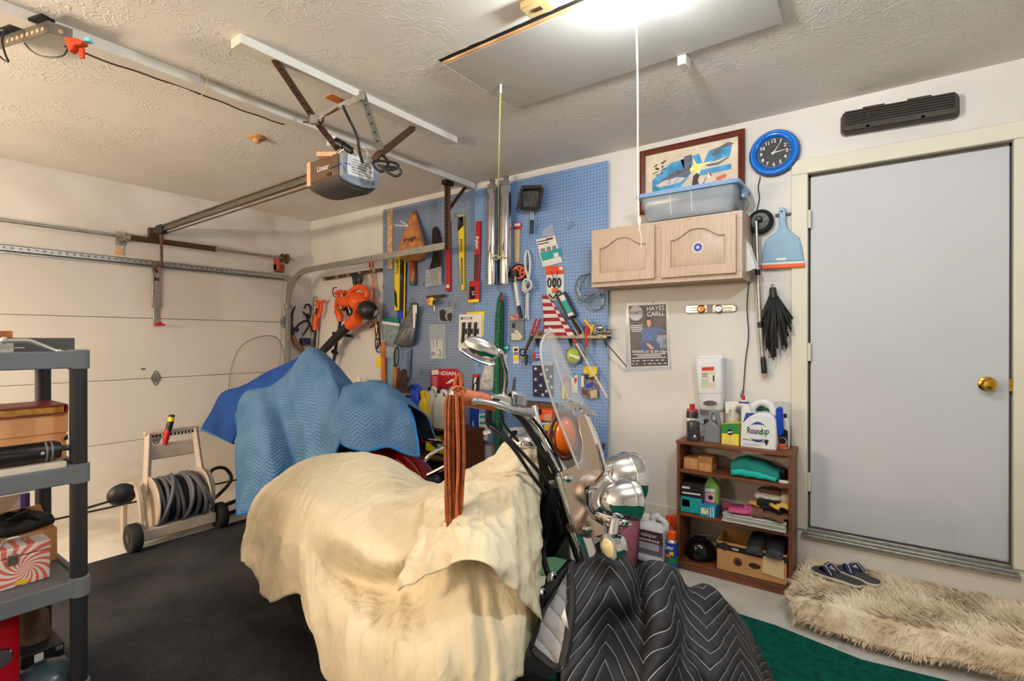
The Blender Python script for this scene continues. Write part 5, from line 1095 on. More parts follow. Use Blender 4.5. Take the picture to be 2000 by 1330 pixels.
# tools standing at the left edge
m_woodh=mat('worn_wood_handle',(176,104,46),0.6,var=0.2,vscale=20)
slab('wooden_level',[(744,668),(751,668),(752,760),(744,758)],PF+.01,.02,m_woodh,label='narrow brown wooden strip standing at the left edge of pegboard',cat='strip',bevel=0.002)
slab('teal_strip',[(762,690),(770,688),(766,765),(757,764)],PF+.01,.012,mat('pale_teal_plastic',(110,150,156),0.5),label='pale teal plastic strip leaning behind the axe handle',cat='strip')
ax_=thg('wood_tool','wood handled tool with black strap hung below the grey bag','tool',772,765);slab('handle',[(768,716),(775,718),(773,765),(766,764)],PF+.02,.022,m_woodh,ax_,bevel=.005)
wtube([(777,676,PF+.05),(770,690,PF+.06),(773,715,PF+.05),(778,705,PF+.06),(778,684,PF+.06),(776,676,PF+.05)],0.006,6).build('strap',m_black,ax_)
slab('sheath',[(777,726),(788,720),(793,740),(790,752),(776,758),(774,744)],PF+.02,.03,mat('brown_suede',(70,50,38),0.9,var=0.2),label='dark brown suede sheath hanging beside the wooden handle',cat='sheath',bevel=0.008)
slab('blue_tube',[(794,690),(802,680),(799,738),(793,742)],PF+.01,.02,mat('grey_blue_tube',(84,96,122),0.4),label='grey blue tube with blue tip hanging under the grey bag',cat='tube',bevel=0.004)
slab('clear_box',[(752,676),(769,678),(771,690),(766,700),(753,698)],PF+.01,.03,m_clear,label='empty clear plastic pouch below the green topped zip bag',cat='pouch')
# coil of cord and yellow tag at the very edge
wc_=thg('rope_bundle','dark knotted cord bundle hanging at the left edge of pegboard','cord',738,700,.03)
for P in(((738,628,.04),(733,645,.05),(737,665,.05),(741,650,.05),(738,632,.05)),((738,640,.05),(741,668,.06),(735,682,.05),(733,665,.05),(739,645,.06)),((737,668,.05),(736,685,.05),(741,688,.05)),((722,640,.03),(730,634,.04),(738,630,.04)),((738,628,.03),(741,640,.05),(743,676,.05))):wtube(P,0.0065,6).build('cord_loop',mat('dark_brown_cord',(58,40,28),0.8),wc_)
yt_=thg('yellow_tag','bright yellow hang tag on the wall left of the pegboard','tag',741,720,.02);slab('tag',[(735,700),(738,696),(746,697),(748,702),(748,718),(735,717)],.008,.004,m_yellow,yt_);wtube([(741,698,.012),(743,690,.01),(739,688,.01)],.003,5).build('loop',m_paper,yt_)
# ------------------------------------------------------------------ tools hung in the corner
rk=thg('tool_rack','dark wall rack bar with small knobs left of the pegboard','rack',688,540,.01)
MB().bar(W(632,545,.02),W(745,527,.02),0.02,0.035,up=(0,0,1)).build('bar',m_rust_warmst,rk)
for x in(637,661,683,706,734):MB().lathe([(0.014,0),(0.014,0.02),(0.02,0.022),(0.02,0.03),(0,0.032)],W(x,545-(x-632)*.159,.03),(0,-1,0),12).build('knob',m_galv,rk)
def hookc(px,py,s=1.0):
    return wtube([(px+8*s,py-9*s,.01),(px+2*s,py-9*s,.05),(px,py,.06),(px+2*s,py+7*s,.06),(px+7*s,py+9*s,.05)],0.006,6)
hookc(650,571).build('wall_hook',m_black,label='black curved wall hook holding the right string trimmer',cat='hook');hookc(612,589,.9).build('wall_hook',m_steel,label='thin bent wall hook holding the left string trimmer',cat='hook')
lbw=thg('leaf_blower','orange and black electric leaf blower hanging from the wall rack','leaf blower',690,640,.15)
dB=0.17
ax=(RT*0.8-np.array([0,0,0.6]),FW,RT*0.6+np.array([0,0,0.8]))
MB().ball(W(704,592,dB),(0.13,0.085,0.10),22,14,ax=[ax[0],ax[1],ax[2]]).build('motor_housing',m_orange,lbw)
MB().ball(W(719,606,dB+.03),(0.105,0.085,0.092),20,12,ax=[ax[0],ax[1],ax[2]]).build('air_intake',m_black,lbw)
wtube([(676,592,dB),(682,576,dB),(694,563,dB),(706,561,dB),(717,570,dB),(716,580,dB)],0.030,10).build('handle',m_orange,lbw)
MB().cyl(W(668,590,dB-.02),W(690,588,dB-.02),0.055,0.06,18).build('fan_cover',m_orange,lbw)
slab('vent',[(691,594),(699,589),(703,597),(694,601)],dB+.08,.02,mat('rust_orange_vent',(170,66,22),0.5),lbw,bevel=.003)
wtube([(707,618,dB+.02),(694,628,dB),(682,635,dB)],[0.085,0.075,0.058],16,2).build('nozzle_collar',m_orange,lbw)
wtube([(684,633,dB),(660,656,dB+.02),(632,684,dB+.05),(622,696,dB+.06)],[0.050,0.046,0.042,0.042],16,2).build('blow_tube',m_black,lbw)
slab('guard_strip',[(703,630),(736,604),(738,612),(700,640)],dB,.03,m_greyp,lbw,bevel=.004)
for P in(((689,534,.06),(690,550,.1),(694,562,.12),(700,548,.1),(698,536,.06)),((692,534,.06),(694,552,.1),(698,560,.12),(704,548,.1),(702,536,.06)),((696,534,.06),(697,552,.1),(703,556,.1),(708,546,.08),(706,536,.06)),((678,600,.1),(681,612,.12),(687,615,.12),(688,604,.12),(684,596,.1)),((676,604,.1),(680,616,.12),(686,610,.12),(682,598,.1))):wtube(P,.008,6).build('cable_loop',m_black,lbw)
def trimmer(label,body,pole,grip,d,extra):
    t=thg('string_trimmer',label,'string trimmer',*pole[-1],d);
    wtube([(x,y,d)for x,y,_ in body],[r for*_,r in body],12,1).build('motor_handle',m_orange,t)
    wtube([(x,y,d)for x,y in pole],0.016,10,2).build('shaft',m_black,t)
    for nm,P,r,m_ in extra:wtube([(x,y,d+.02)for x,y in P],r,10,2).build(nm,m_,t)
    return t
t1=trimmer('orange and black string trimmer hanging behind the leaf blower tube',[(663,571,.02),(659,583,.022),(657,598,.024),(660,606,.034),(664,618,.04),(665,628,.03)],[(665,626),(660,655),(654,690),(646,742)],None,.10,[('top_cap',[(655,573),(664,569),(675,571)],.02,m_orange),('upper_grip',[(672,574),(676,590),(670,606)],.022,mat('dark_brown_grip',(66,40,30),0.5)),('side_grip',[(651,651),(660,652),(688,657)],.018,m_black),('clamp',[(650,686),(657,690)],.024,m_black),('trigger',[(655,608),(658,614)],.014,m_black)])
t2=trimmer('orange string trimmer hanging nearest the room corner',[(622,588,.016),(621,600,.022),(618,618,.028),(616,636,.034),(616,645,.03)],[(616,643),(614,676),(611,720)],None,.06,[('top_cap',[(617,587),(625,590),(634,588)],.016,m_orange),('upper_grip',[(628,592),(627,606),(622,620)],.018,m_orange),('trigger',[(619,602),(617,614)],.010,m_black)])
tg=thg('fire_tongs','long rusty tongs with two red tips hanging from wall rack','tongs',735,640,.03)
for dx in(0,7):wtube([(721+dx,509,.05),(724+dx*.6,528,.05),(729+dx*.3,560,.05),(733+dx*.2,620,.05),(736,650,.05)],0.007,6).build('arm',mat('copper_brown_steel',(170,112,80),0.4,0.6),tg)
for dx in(0,7):wtube([(721+dx,508,.05),(723+dx*.7,522,.05)],0.009,6).build('tip',m_red,tg)
# sickle and folding chair frame on the strip beside the garage door
sk=thing('sickle','curved dark sickle blade hanging beside the garage door track','sickle',B(575,680,.08))
P=[B(x,y,.08)for x,y in((577,597),(571,612),(569,630),(571,650),(577,668),(588,681))]
MB().tube(curve(P,5),list(np.interp(np.linspace(0,1,26),[0,.3,.7,1],[.006,.018,.02,.024])),8).build('blade',mat('sickle_steel',(40,32,28),0.4,0.5),sk)
MB().tube([B(x,y,.085)for x,y in((571,654),(577,668),(588,681),(594,686))],[.024,.027,.028,.026],8).build('handle',mat('worn_tan_handle',(122,84,60),0.6),sk)
fc=thing('bow_saw','black looped frame with a dark blue block hanging in the corner','tool',B(596,676,.06))
for P in(((592,609),(600,620),(611,648)),((595,603),(597,596),(603,595),(607,604),(604,622),(600,612)),((578,640),(588,630),(600,627),(606,634)),((606,632),(598,645),(592,655))):MB().tube(curve([B(x,y,.06)for x,y in P],6),0.011,8).build('frame_rod',m_black,fc)
MB().obox(B(596,667,.07),(0.0,0.05,0),(0.035,0,0),(0,0,0.04)).build('blue_block',mat('dark_indigo',(38,32,84),0.5),fc,bevel=.008);MB().ball(B(579,643,.07),0.03,10,8).build('blue_knob',MATS['dark_indigo'],fc)
# small red bottle top behind the blue blanket
rbt=thg('red_bottle','red bottle with white cap peeking above the blue blanket','bottle',702,790,.12)
MB().tube([W(702,790,.12),W(702,756,.12),W(702,747,.12),W(702,745,.12)],[.04,.04,.036,.02],16).build('body',mat('maroon_bottle',(110,22,26),0.3),rbt);MB().cyl(W(702,747,.12),W(702,737,.12),.022,n=14).build('cap',m_paper,rbt)

# ------------------------------------------------------------------ plastic shelving unit, left edge
SX,SY=2.90,-2.835
sh=thing('plastic_shelving','grey plastic shelving unit with black posts at left edge','shelving',(SX-.23,SY-.4,FL))
m_shf=mat('grey_shelf_plastic',(104,108,114),0.55,var=0.05,vscale=6);m_post=mat('black_post_plastic',(32,33,40),0.5,var=0.06)
LY,DXs=0.9,0.47
zts=(1.256,0.836,0.418,0.03)
for z in zts:
    o=MB().box((SX-DXs,SY-LY,z-0.045),(SX+0.02,SY+0.01,z-0.012)).build('shelf',m_shf,sh)
    MB().box((SX+0.004,SY-LY,z-0.066),(SX+0.024,SY+0.015,z-0.004)).build('front_rim',m_shf,o,bevel=.004)
    MB().box((SX-DXs,SY+0.0,z-0.066),(SX+0.02,SY+0.02,z-0.004)).build('side_rim',m_shf,o,bevel=.004)
    MB().box((SX-DXs-0.024,SY-LY,z-0.066),(SX-DXs-0.004,SY+0.015,z-0.004)).build('back_rim',m_shf,o,bevel=.004)
    for(x,y)in((SX,SY),(SX-DXs,SY),(SX,SY-LY),(SX-DXs,SY-LY)):MB().lathe([(0.026,0),(0.033,0.004),(0.033,0.07),(0.027,0.074)],(x,y,z-0.072),ZD,20).build('post_socket',m_shf,o)
ks=(FL+.006,)+tuple(reversed(zts))
for(x,y)in((SX,SY),(SX-DXs,SY),(SX,SY-LY),(SX-DXs,SY-LY)):
    for k_ in range(4):
        if ks[k_+1]-0.07>ks[k_]:MB().cyl((x,y,ks[k_]),(x,y,ks[k_+1]-0.06),0.0262,n=20).build('post',m_post,sh)
def shbox(px0,px1,py1,x,dx,z0,back=None):
    a,c=B(px0,py1,x),B(px1,py1,x);return(x-dx,a[1],z0),(x,c[1],c[2])
zt=zts[0]-.012
p0,p1=shbox(-60,146,660,2.74,.2,zt);gbx=thing('grey_box','dark grey carton lying on the top shelf at far left','box',((p0[0]+p1[0])/2,p0[1],zt))
MB().box((p0[0],p0[1],zt),(p1[0],p1[1],p1[2])).build('carton',mat('dark_grey_card',(70,68,68),0.5,var=0.04),gbx,bevel=.002);MB().box((p1[0]-.0,B(28,679,p1[0])[1],B(28,680,p1[0])[2]),(p1[0]+.0008,B(48,679,p1[0])[1],B(28,678.6,p1[0])[2])).build('printed_line',m_whink,gbx)
a,c=B(-60,672,2.82),B(27,692,2.82)
MB().box((2.70,a[1],zt),(2.82,c[1],B(27,671,2.82)[2])).build('white_carton',mat('cream_carton',(214,210,198),0.6),label='small cream carton at the left end of the top shelf',cat='carton',bevel=.002)
rd=thing('chrome_lever','bent chrome lever lying across cartons on the top shelf','lever',B(60,672,2.86))
MB().tube(curve([B(-20,664,2.84),B(10,666,2.86),B(55,666,2.87),B(80,674,2.88),B(108,685,2.89),B(118,686,2.89)],6),list(np.interp(np.linspace(0,1,31),[0,.2,.8,1],[.012,.008,.008,.009])),10).build('rod',m_chrome,rd);MB().ball(B(8,665,2.86),.013,12,8).build('knuckle',m_chrome,rd);MB().tube([B(112,683,2.89),B(134,689,2.90)],.0035,6).build('thin_end',m_chrome,rd)
MB().box((2.55,B(-30,650,2.6)[1],B(10,660,2.6)[2]),(2.6,B(25,650,2.6)[1],B(10,646,2.6)[2])).build('wooden_block',m_woodh,label='orange brown wooden block behind cartons on the top shelf',cat='block',bevel=.003)
# middle shelf
zt=zts[1]-.012
a,c=B(-60,870,2.72),B(130,870,2.72);zo=B(128,806,2.72)[2]
ob_=thing('orange_box','peach orange cardboard box on the middle shelf','box',(2.6,c[1],zt));m_peach=mat('peach_card',(222,160,108),0.5,var=0.08,vscale=5)
MB().box((2.50,a[1],zt),(2.72,c[1],zo-.05)).build('box_base',m_peach,ob_,bevel=.002);MB().box((2.495,a[1],zo-.075),(2.726,c[1]+.004,zo)).build('box_lid',m_peach,ob_,bevel=.002)
MB().prism([(2.727,c[1]-.012,zo-.105),(2.727,c[1]+.003,zo-.105),(2.727,c[1]+.002,zo-.082)],(.0008,0,0)).build('corner_mark',m_dark,ob_)
al=thing('photo_album','red bound album with gilt page edges lying on orange box','album',(2.62,c[1]-.02,zo))
MB().box((2.53,a[1],zo+.003),(2.735,c[1]-.006,zo+.030)).build('pages',mat('gilt_pages',(190,142,60),0.35,0.3,var=0.15,vscale=40),al);m_albr=mat('red_leatherette',(134,26,24),0.4,var=0.05)
MB().box((2.525,a[1],zo+.029),(2.742,c[1],zo+.036)).build('cover',m_albr,al,bevel=.002);MB().box((2.525,a[1],zo),(2.742,c[1],zo+.005)).build('cover',m_albr,al,bevel=.002);MB().lathe([(.02,0),(.02,.2)],(2.535,c[1]-.004,zo+.018),(1,0,0),14,sx=.35,sy=.9,u=(0,1,0)).build('spine',m_albr,al)
MB().box((2.70,B(-60,920,2.9)[1],zt),(2.905,B(143,915,2.9)[1]-.02,zt+.028)).build('white_board',mat('ivory_board',(216,204,184),0.6),label='ivory board under the black leather bag on the middle shelf',cat='board',bevel=.002)
lg=thing('leather_bag','black leather roll bag with straps on the middle shelf','bag',(2.83,B(60,900,2.85)[1],zt+.028));m_lea=mat('black_leather',(22,20,20),0.32,var=0.1,bump=0.2,bscale=200)
ya,yb_=B(-80,890,2.87)[1],B(118,900,2.87)[1]
MB().lathe([(0.0,-.004),(0.028,0.0),(0.036,.02),(0.036,yb_-ya-.02),(0.03,yb_-ya),(0,yb_-ya+.004)],(2.86,ya,zt+.066),(0,1,0),22).build('roll',m_lea,lg)
MB().prism([(2.80,ya,zt+.10),(2.80,yb_+.05,zt+.07),(2.80,yb_+.055,zt+.062),(2.80,ya,zt+.075)],(.095,0,0)).build('flap',m_lea,lg,bevel=.004)
for q in(0.02,0.035):MB().lathe([(0.0375,0),(0.0385,.003),(0.0375,.006)],(2.86,yb_-q-.01,zt+.066),(0,1,0),22).build('strap',mat('grey_piping',(120,112,106),0.4),lg)
MB().lathe([(.006,0),(.006,.002),(0,.003)],(2.897,yb_-.055,zt+.066),(1,0,0.1),12).build('snap',m_galv,lg)
# lower shelf
zt=zts[2]-.012
a,c=B(-60,1100,2.80),B(99,1100,2.80);zl=B(98,1053,2.80)[2]
lb_=thing('lunch_tin','red and white swirl patterned metal lunch tin on lower shelf','tin box',(2.75,c[1],zt))
m_swirl,nt,b,L=node_mat('red_white_swirl')
tcn=nt.nodes.new('ShaderNodeTexCoord');mp=nt.nodes.new('ShaderNodeSeparateXYZ');L(tcn.outputs['Object'],mp.inputs[0])
yc=math_node(nt,L,'ADD',mp.outputs['Y'],.070);zc_=math_node(nt,L,'SUBTRACT',mp.outputs['Z'],.060)
ang=math_node(nt,L,'ARCTAN2',zc_,yc);rad_=math_node(nt,L,'SQRT',math_node(nt,L,'ADD',math_node(nt,L,'MULTIPLY',yc,yc),math_node(nt,L,'MULTIPLY',zc_,zc_)))
ph=math_node(nt,L,'ADD',math_node(nt,L,'MULTIPLY',ang,14.0),math_node(nt,L,'MULTIPLY',math_node(nt,L,'LOGARITHM',math_node(nt,L,'ADD',rad_,.01),2.718),13.0))
sn=math_node(nt,L,'GREATER_THAN',math_node(nt,L,'SINE',ph),0.1)
mx=nt.nodes.new('ShaderNodeMixRGB');L(sn,mx.inputs[0]);mx.inputs[1].default_value=lin((232,218,206));mx.inputs[2].default_value=lin((226,106,96));L(mx.outputs[0],b.inputs['Base Color']);b.inputs['Roughness'].default_value=0.35
yw=c[1]
MB().box((2.70,a[1],zt),(2.80,yw,zl-.035)).build('tin_body',m_swirl,lb_,bevel=.006);MB().box((2.695,a[1],zl-.033),(2.804,yw+.002,zl)).build('tin_lid',m_swirl,lb_,bevel=.006)
MB().box((2.801,B(14,1090,2.8)[1],B(20,1104,2.8)[2]),(2.810,B(35,1090,2.8)[1],B(20,1084,2.8)[2])).build('latch',m_steel,lb_,bevel=.003)
MB().tube(curve([(2.75,B(0,1060,2.75)[1],zl+.002),(2.75,B(12,1050,2.75)[1],zl+.02),(2.75,B(40,1050,2.75)[1],zl+.02),(2.75,B(50,1055,2.75)[1],zl+.002)],4),.004,6).build('handle',m_galv,lb_)
cs=B(42,1136,2.803);MB().lathe([(.012,0),(.012,.0006),(0,.0006)],cs,(1,0,0),18,sx=1.5,sy=.7,u=(0,1,0)).build('yellow_spot',m_yellow,lb_)
a,c=B(-60,1050,2.62),B(112,1050,2.62);zc2=B(110,1030,2.62)[2]
cbx=thing('cardboard_box','open cardboard box behind the swirl tin on lower shelf','box',(2.55,c[1],zt));m_card=mat('brown_cardboard',(188,136,82),0.7,var=0.06)
MB().box((2.46,a[1],zt),(2.62,c[1],zc2)).build('carton',m_card,cbx,bevel=.002);MB().prism([(2.47,a[1],zc2),(2.47,c[1],zc2),(2.47,c[1]-.02,zc2+.07),(2.47,a[1],zc2+.06)],(-.003,0,0)).build('flap',m_card,cbx)
bgk=thing('black_bag','slumped black fabric bag on the cardboard box','bag',(2.56,c[1]-.05,zc2))
MB().loft([[(2.54+.07*math.cos(t)*s,c[1]-.10+.10*math.sin(t)*s+.01*math.sin(5*t),zc2+h+.008*math.sin(3*t))for t in np.linspace(0,2*math.pi,18,endpoint=False)]for h,s in((.001,.95),(.02,1.05),(.045,.95),(.065,.6),(.075,.2))]).build('bag_body',mat('black_nylon',(20,20,21),0.6,var=0.2,bump=.3,bscale=40),bgk,angle=180)
MB().tube(curve([(2.58,c[1]-.14,zc2+.06),(2.61,c[1]-.09,zc2+.08),(2.61,c[1]-.05,zc2+.045)],5),.006,6).build('strap',m_black,bgk)
ww=B(40,1000,2.38)
wjug=thing('detergent_bottle','white bottle with purple label behind the shelving','bottle',(2.30,ww[1],FL));mb_=MB()
yb1=B(60,1000,2.40)[1];ztop=B(40,955,2.40)[2]
MB().loft([[(2.32+.07*p,yb1-.09+.09*q,z)for p,q in rounded(2,2,.5,4)]for z in(FL,FL+.01,ztop-.08,ztop-.03)]+[[(2.32+.03*p,yb1-.13+.03*q,ztop)for p,q in rounded(2,2,.9,4)]]).build('bottle',mat('white_bottle',(214,214,212),0.4),wjug)
MB().box((2.391,yb1-.13,FL+.2),(2.3925,yb1-.002,B(50,962,2.39)[2])).build('label',m_paper,wjug);MB().box((2.3926,yb1-.03,FL+.2),(2.3935,yb1-.001,B(50,964,2.39)[2])).build('purple_stripe',mat('purple_print',(98,78,178),0.5),wjug)
# things on the bottom
zt=zts[3]-.012
rtn=thing('red_canister','glossy red canister with chrome ring on the bottom shelf','canister',(2.80,B(10,1300,2.8)[1],zt))
yr_=B(43,1250,2.84)[1];zr=B(40,1196,2.84)[2]
MB().loft([[(2.76+.085*p,yr_-.12+.12*q,z)for p,q in rounded(2,2,.35,4)]for z in(zt,zt+.01,zr-.015,zr)]).build('body',mat('glossy_red',(164,14,28),0.2,var=.04),rtn);MB().lathe([(.03,0),(.034,.004),(.03,.008),(.022,.008)],(2.846,B(-2,1285,2.84)[1],B(0,1285,2.84)[2]),(1,0,0),22).build('chrome_ring',m_chrome,rtn)
bb=thing('black_carton','black carton with small white labels on bottom shelf','carton',(2.66,B(90,1300,2.7)[1],zt));y0b,y1b=B(42,1260,2.70)[1],B(124,1270,2.70)[1];zbb=B(100,1262,2.70)[2]
MB().box((2.50,y0b,zt),(2.70,y1b,zbb-.05)).build('carton',m_paper,bb,bevel=.002);MB().box((2.495,y0b-.002,zbb-.05),(2.705,y1b+.002,zbb)).build('carton_lid',m_black,bb,bevel=.002)
MB().box((2.7055,B(66,1270,2.70)[1],zbb-.04),(2.7065,B(84,1270,2.70)[1],zbb-.008)).build('label',m_paper,bb);MB().box((2.7055,B(108,1270,2.70)[1],zbb-.022),(2.7065,B(122,1270,2.70)[1],zbb-.006)).build('label',m_greyp,bb)
tb=B(95,1345,2.84);MB().ball((2.80,tb[1],tb[2]),(.10,.10,.085),24,14).build('teal_ball',mat('dark_teal_gloss',(52,72,82),0.25,var=.1),label='dark teal rounded bag at the front of bottom shelf',cat='bag')
bg2=B(62,1225,2.55);MB().loft([[(2.58+.06*s*math.cos(t),bg2[1]+.05*s*math.sin(t),z)for t in np.linspace(0,2*math.pi,14,endpoint=False)]for z,s in((zbb+.002,1),(zbb+.1,.9),(bg2[2]+.1,.5))]).build('brown_sack',mat('brown_sack_cloth',(84,66,52),0.8,var=.15),label='brown sack standing behind the red canister on bottom shelf',cat='sack')
# ------------------------------------------------------------------ hose reel cart
hr=thing('hose_reel_cart','beige plastic garden hose reel cart on two black wheels','hose reel',(1.2,-1.88,FL))
m_bei=mat('beige_cart_plastic',(176,160,144),0.5,var=.06);m_hose=mat('grey_hose',(84,84,88),0.5,var=.08)
wy0,wy1=-2.10,-1.62;wx=1.26;wr=0.095
for y,s in((wy0,-1),(wy1,1)):
    w=MB().lathe([(0,-.03),(wr*.6,-.03),(wr*.92,-.032),(wr,-.022),(wr,.022),(wr*.92,.032),(wr*.6,.03),(0,.03)],(wx,y+s*.035,FL+wr),(0,1,0),28).build('wheel',m_rubber,hr);MB().lathe([(.03,-.034),(.03,.034)],(wx,y+s*.035,FL+wr),(0,1,0),14).build('hub',m_black,w)
MB().box((wx-.02,wy0,FL+.055),(wx+.03,wy1,FL+.135)).build('bottom_bar',m_bei,hr,bevel=.01)
ztp=float(B(330,842,1.02)[2]);xt=1.02
yl,yr2=float(B(281,850,xt)[1]),float(B(388,838,xt)[1])
for y,yt2,s in((wy0+.03,yl+.03,1),(wy1-.03,yr2-.03,-1)):
    P=[(wx+.01,y,FL+.10),(wx-.04,y,FL+.30),(wx-.13,(y+yt2)/2,FL+.40),(xt,yt2,ztp)]
    MB().tube(curve(P,5),.026,4).build('upright',m_bei,hr,bevel=.004)
    q=[(wx+.0,y-s*.01,FL+.12),(wx-.02,y-s*.02,FL+.34),(wx-.12,y-s*.02,FL+.42),(wx-.26,y-s*.02,FL+.36),(wx-.32,y-s*.02,FL+.20),(wx-.30,y-s*.02,FL+.02),(wx-.2,y-s*.02,FL+.1)]
    MB().tube(curve(q,5),.02,6).build('side_frame',m_bei,hr)
zpn=ztp-.10
MB().bar((xt,yl,ztp),(xt,yr2,ztp),.035,.03).build('top_handle',m_bei,hr,bevel=.008)
MB().box((xt+.005,yl+.01,zpn-.09),(xt+.03,yr2-.01,zpn+.02)).build('front_panel',m_bei,hr,bevel=.008)
tb_=MB()
for i in range(12):
    y=yl+.05+i*(yr2-yl-.1)/11;tb_.box((xt+.012,y-.006,ztp-.028),(xt+.020,y+.006,ztp-.014))
tb_.build('handle_teeth',m_dark,hr)
dc=np.array([wx-.12,0,FL+.265]);dr=.185
for y,s in((wy0+.09,1),(wy1-.06,-1)):MB().lathe([(0,0),(dr,0),(dr+.006,.008),(dr,.016),(0,.016)],(dc[0],y,dc[2]),(0,1,0),32).build('reel_disc',m_bei,hr)
MB().cyl((dc[0],wy0+.1,dc[2]),(dc[0],wy1-.06,dc[2]),.07,n=20).build('drum',m_black,hr)
rs=random.Random(5);ys=np.linspace(wy0+.125,wy1-.085,9)
for lay,rr_ in((0,.11),(1,.14),(2,.165)):
    for i,y in enumerate(ys):
        tl=rs.uniform(-.035,.035)*(1 if lay==2 else .4);ph_=rs.uniform(0,6.28)
        pts=[(dc[0]+rr_*math.cos(a),min(max(y+tl*math.sin(a+ph_),wy0+.12),wy1-.08),dc[2]+rr_*math.sin(a))for a in np.linspace(0,2*math.pi,28,endpoint=False)]
        MB().tube(pts,.0135,8,closed=True).build('hose_turn',m_hose if lay==2 else m_rubber,hr)
for k_ in range(4):
    y=wy0+.15+k_*.085;pts=[(dc[0]+.182*math.cos(a),y+.08*math.sin(a*.9+k_),dc[2]+.182*math.sin(a))for a in np.linspace(-1.2,1.5,18)]
    MB().tube(pts,.0135,8).build('loose_turn',m_hose,hr)
# crank on the left side
ck0=np.array([dc[0]+.02,wy0-.06,dc[2]-.0]);MB().ball(B(238,966,1.16),(.05,.085,.075),18,12).build('crank_cover',m_black,hr)
MB().tube([B(228,975,1.18),B(150,998,1.2)],.008,8).build('crank_rod',m_black,hr)
# nozzle
nz=thing('hose_nozzle','red and black hose nozzle with yellow tip standing in cart handle','nozzle',B(322,868,1.05))
MB().tube([B(322,868,1.05),B(325,852,1.05),B(329,838,1.05)],[.016,.022,.018],12).build('body',m_red,nz);MB().tube([B(326,850,1.05),B(331,832,1.05),B(334,822,1.05)],[.016,.022,.02],12).build('grip',m_black,nz);MB().tube([B(333.5,823,1.05),B(335,814,1.05)],[.02,.02],12).build('tip',m_yellow,nz);MB().cyl(B(335,814,1.05),B(335.5,810,1.05),.021,n=12).build('tip_ring',m_black,nz)
# leader hose on the floor behind the cart
lh=thing('leader_hose','black leader hose with red coupling behind the hose cart','hose',(.85,-1.35,FL))
MB().tube(curve([(.95,-1.55,FL+.30),(.80,-1.42,FL+.34),(.70,-1.28,FL+.30),(.72,-1.24,FL+.20),(.86,-1.40,FL+.14),(.95,-1.52,FL+.13)],7),.0145,8).build('hose_loop',m_rubber,lh)
MB().tube([(.90,-1.45,FL+.135),(1.0,-1.58,FL+.125)],.02,10).build('red_coupling',m_red,lh)
for dz,dx in((.0,.0),(.0,.22)):MB().tube(curve([(.95+dx,-1.62,FL+.05),(.80+dx,-1.35,FL+.016),(.65+dx,-1.0,FL+.016),(.5+dx,-.7,FL+.016)],6),.0145,8).build('hose_run',m_rubber,lh)
# ------------------------------------------------------------------ bookshelf by the door
m_bsh,nt,b,L=node_mat('brown_bookshelf_wood')
tc=nt.nodes.new('ShaderNodeTexCoord');mp=nt.nodes.new('ShaderNodeMapping');mp.inputs['Scale'].default_value=(2,12,30);L(tc.outputs['Object'],mp.inputs[0])
col,f1=mix_noise(nt,L,mp.outputs[0],2.5,(84,44,24),(124,70,40),0.3,0.7,detail=6);L(col,b.inputs['Base Color']);b.inputs['Roughness'].default_value=0.42
BX0,BX1,BD=4.288,4.922,0.255
zT=float(W(1430,880,BD)[2])+0.004
zs_=[float(W(1330,919,BD)[2])*.5+float(W(1538,945,BD)[2])*.5,float(W(1330,1001,BD)[2]),float(W(1330,1090,BD)[2])*.5+float(W(1535,1150,BD)[2])*.5]
bs=thing('bookshelf','small brown wood bookshelf with four shelves beside the door','bookshelf',((BX0+BX1)/2,-BD/2,FL))
th_=.018
MB().box((BX0,-BD,FL),(BX0+th_,-.02,zT)).build('side_panel',m_bsh,bs,bevel=.0015);MB().box((BX1-th_,-BD,FL),(BX1,-.02,zT)).build('side_panel',m_bsh,bs,bevel=.0015)
MB().box((BX0-.004,-BD-.004,zT),(BX1+.004,-.02,zT+.02)).build('top',m_bsh,bs,bevel=.0015)
for z in zs_:MB().box((BX0+th_,-BD+.004,z-.018),(BX1-th_,-.03,z)).build('shelf',m_bsh,bs,bevel=.0015)
MB().box((BX0+th_,-BD+.004,FL),(BX1-th_,-BD+.02,zs_[2]-.018)).build('kick_board',m_bsh,bs)
MB().box((BX0+th_,-.026,FL),(BX1-th_,-.02,zT)).build('back_panel',mat('grey_backing',(170,160,148),0.8),bs)
ZT=zT+.02
def on(px0,px1,d):return float(W(px0,860,d)[0]),float(W(px1,860,d)[0])
def zof(px,py,d):return float(W(px,py,d)[2])
def bottle(name,label,px,pw,d,z0,prof,m,parts=(),sy=1.0,n=22,cat='bottle'):
    c=W(px,860,d);r=pw*depth_of(c)/FPX/2;t=thing(name,label,cat,(c[0],c[1],z0));ob=None
    for nm,pf,mm in[('body',prof,m)]+list(parts):MB().lathe([(q*r,h)for q,h in pf],(c[0],c[1],z0),ZD,n,sx=1,sy=sy,u=(1,0,0)).build(nm,mm,t)
    return t,c,r
t,c,r=bottle('sports_bottle','dark grey translucent bottle with white logo on bookshelf top',1354,24,.20,ZT,[(.75,0),(.95,.004),(1,.02),(.96,.03),(1,.04),(1,.10),(.9,.115),(.6,.122),(0,.122)],mat('smoke_plastic',(56,56,60),0.2,var=.15,vscale=20))
walltext('A',1357,852,.20+r+.001,5,m_whink,t,bold=.05)
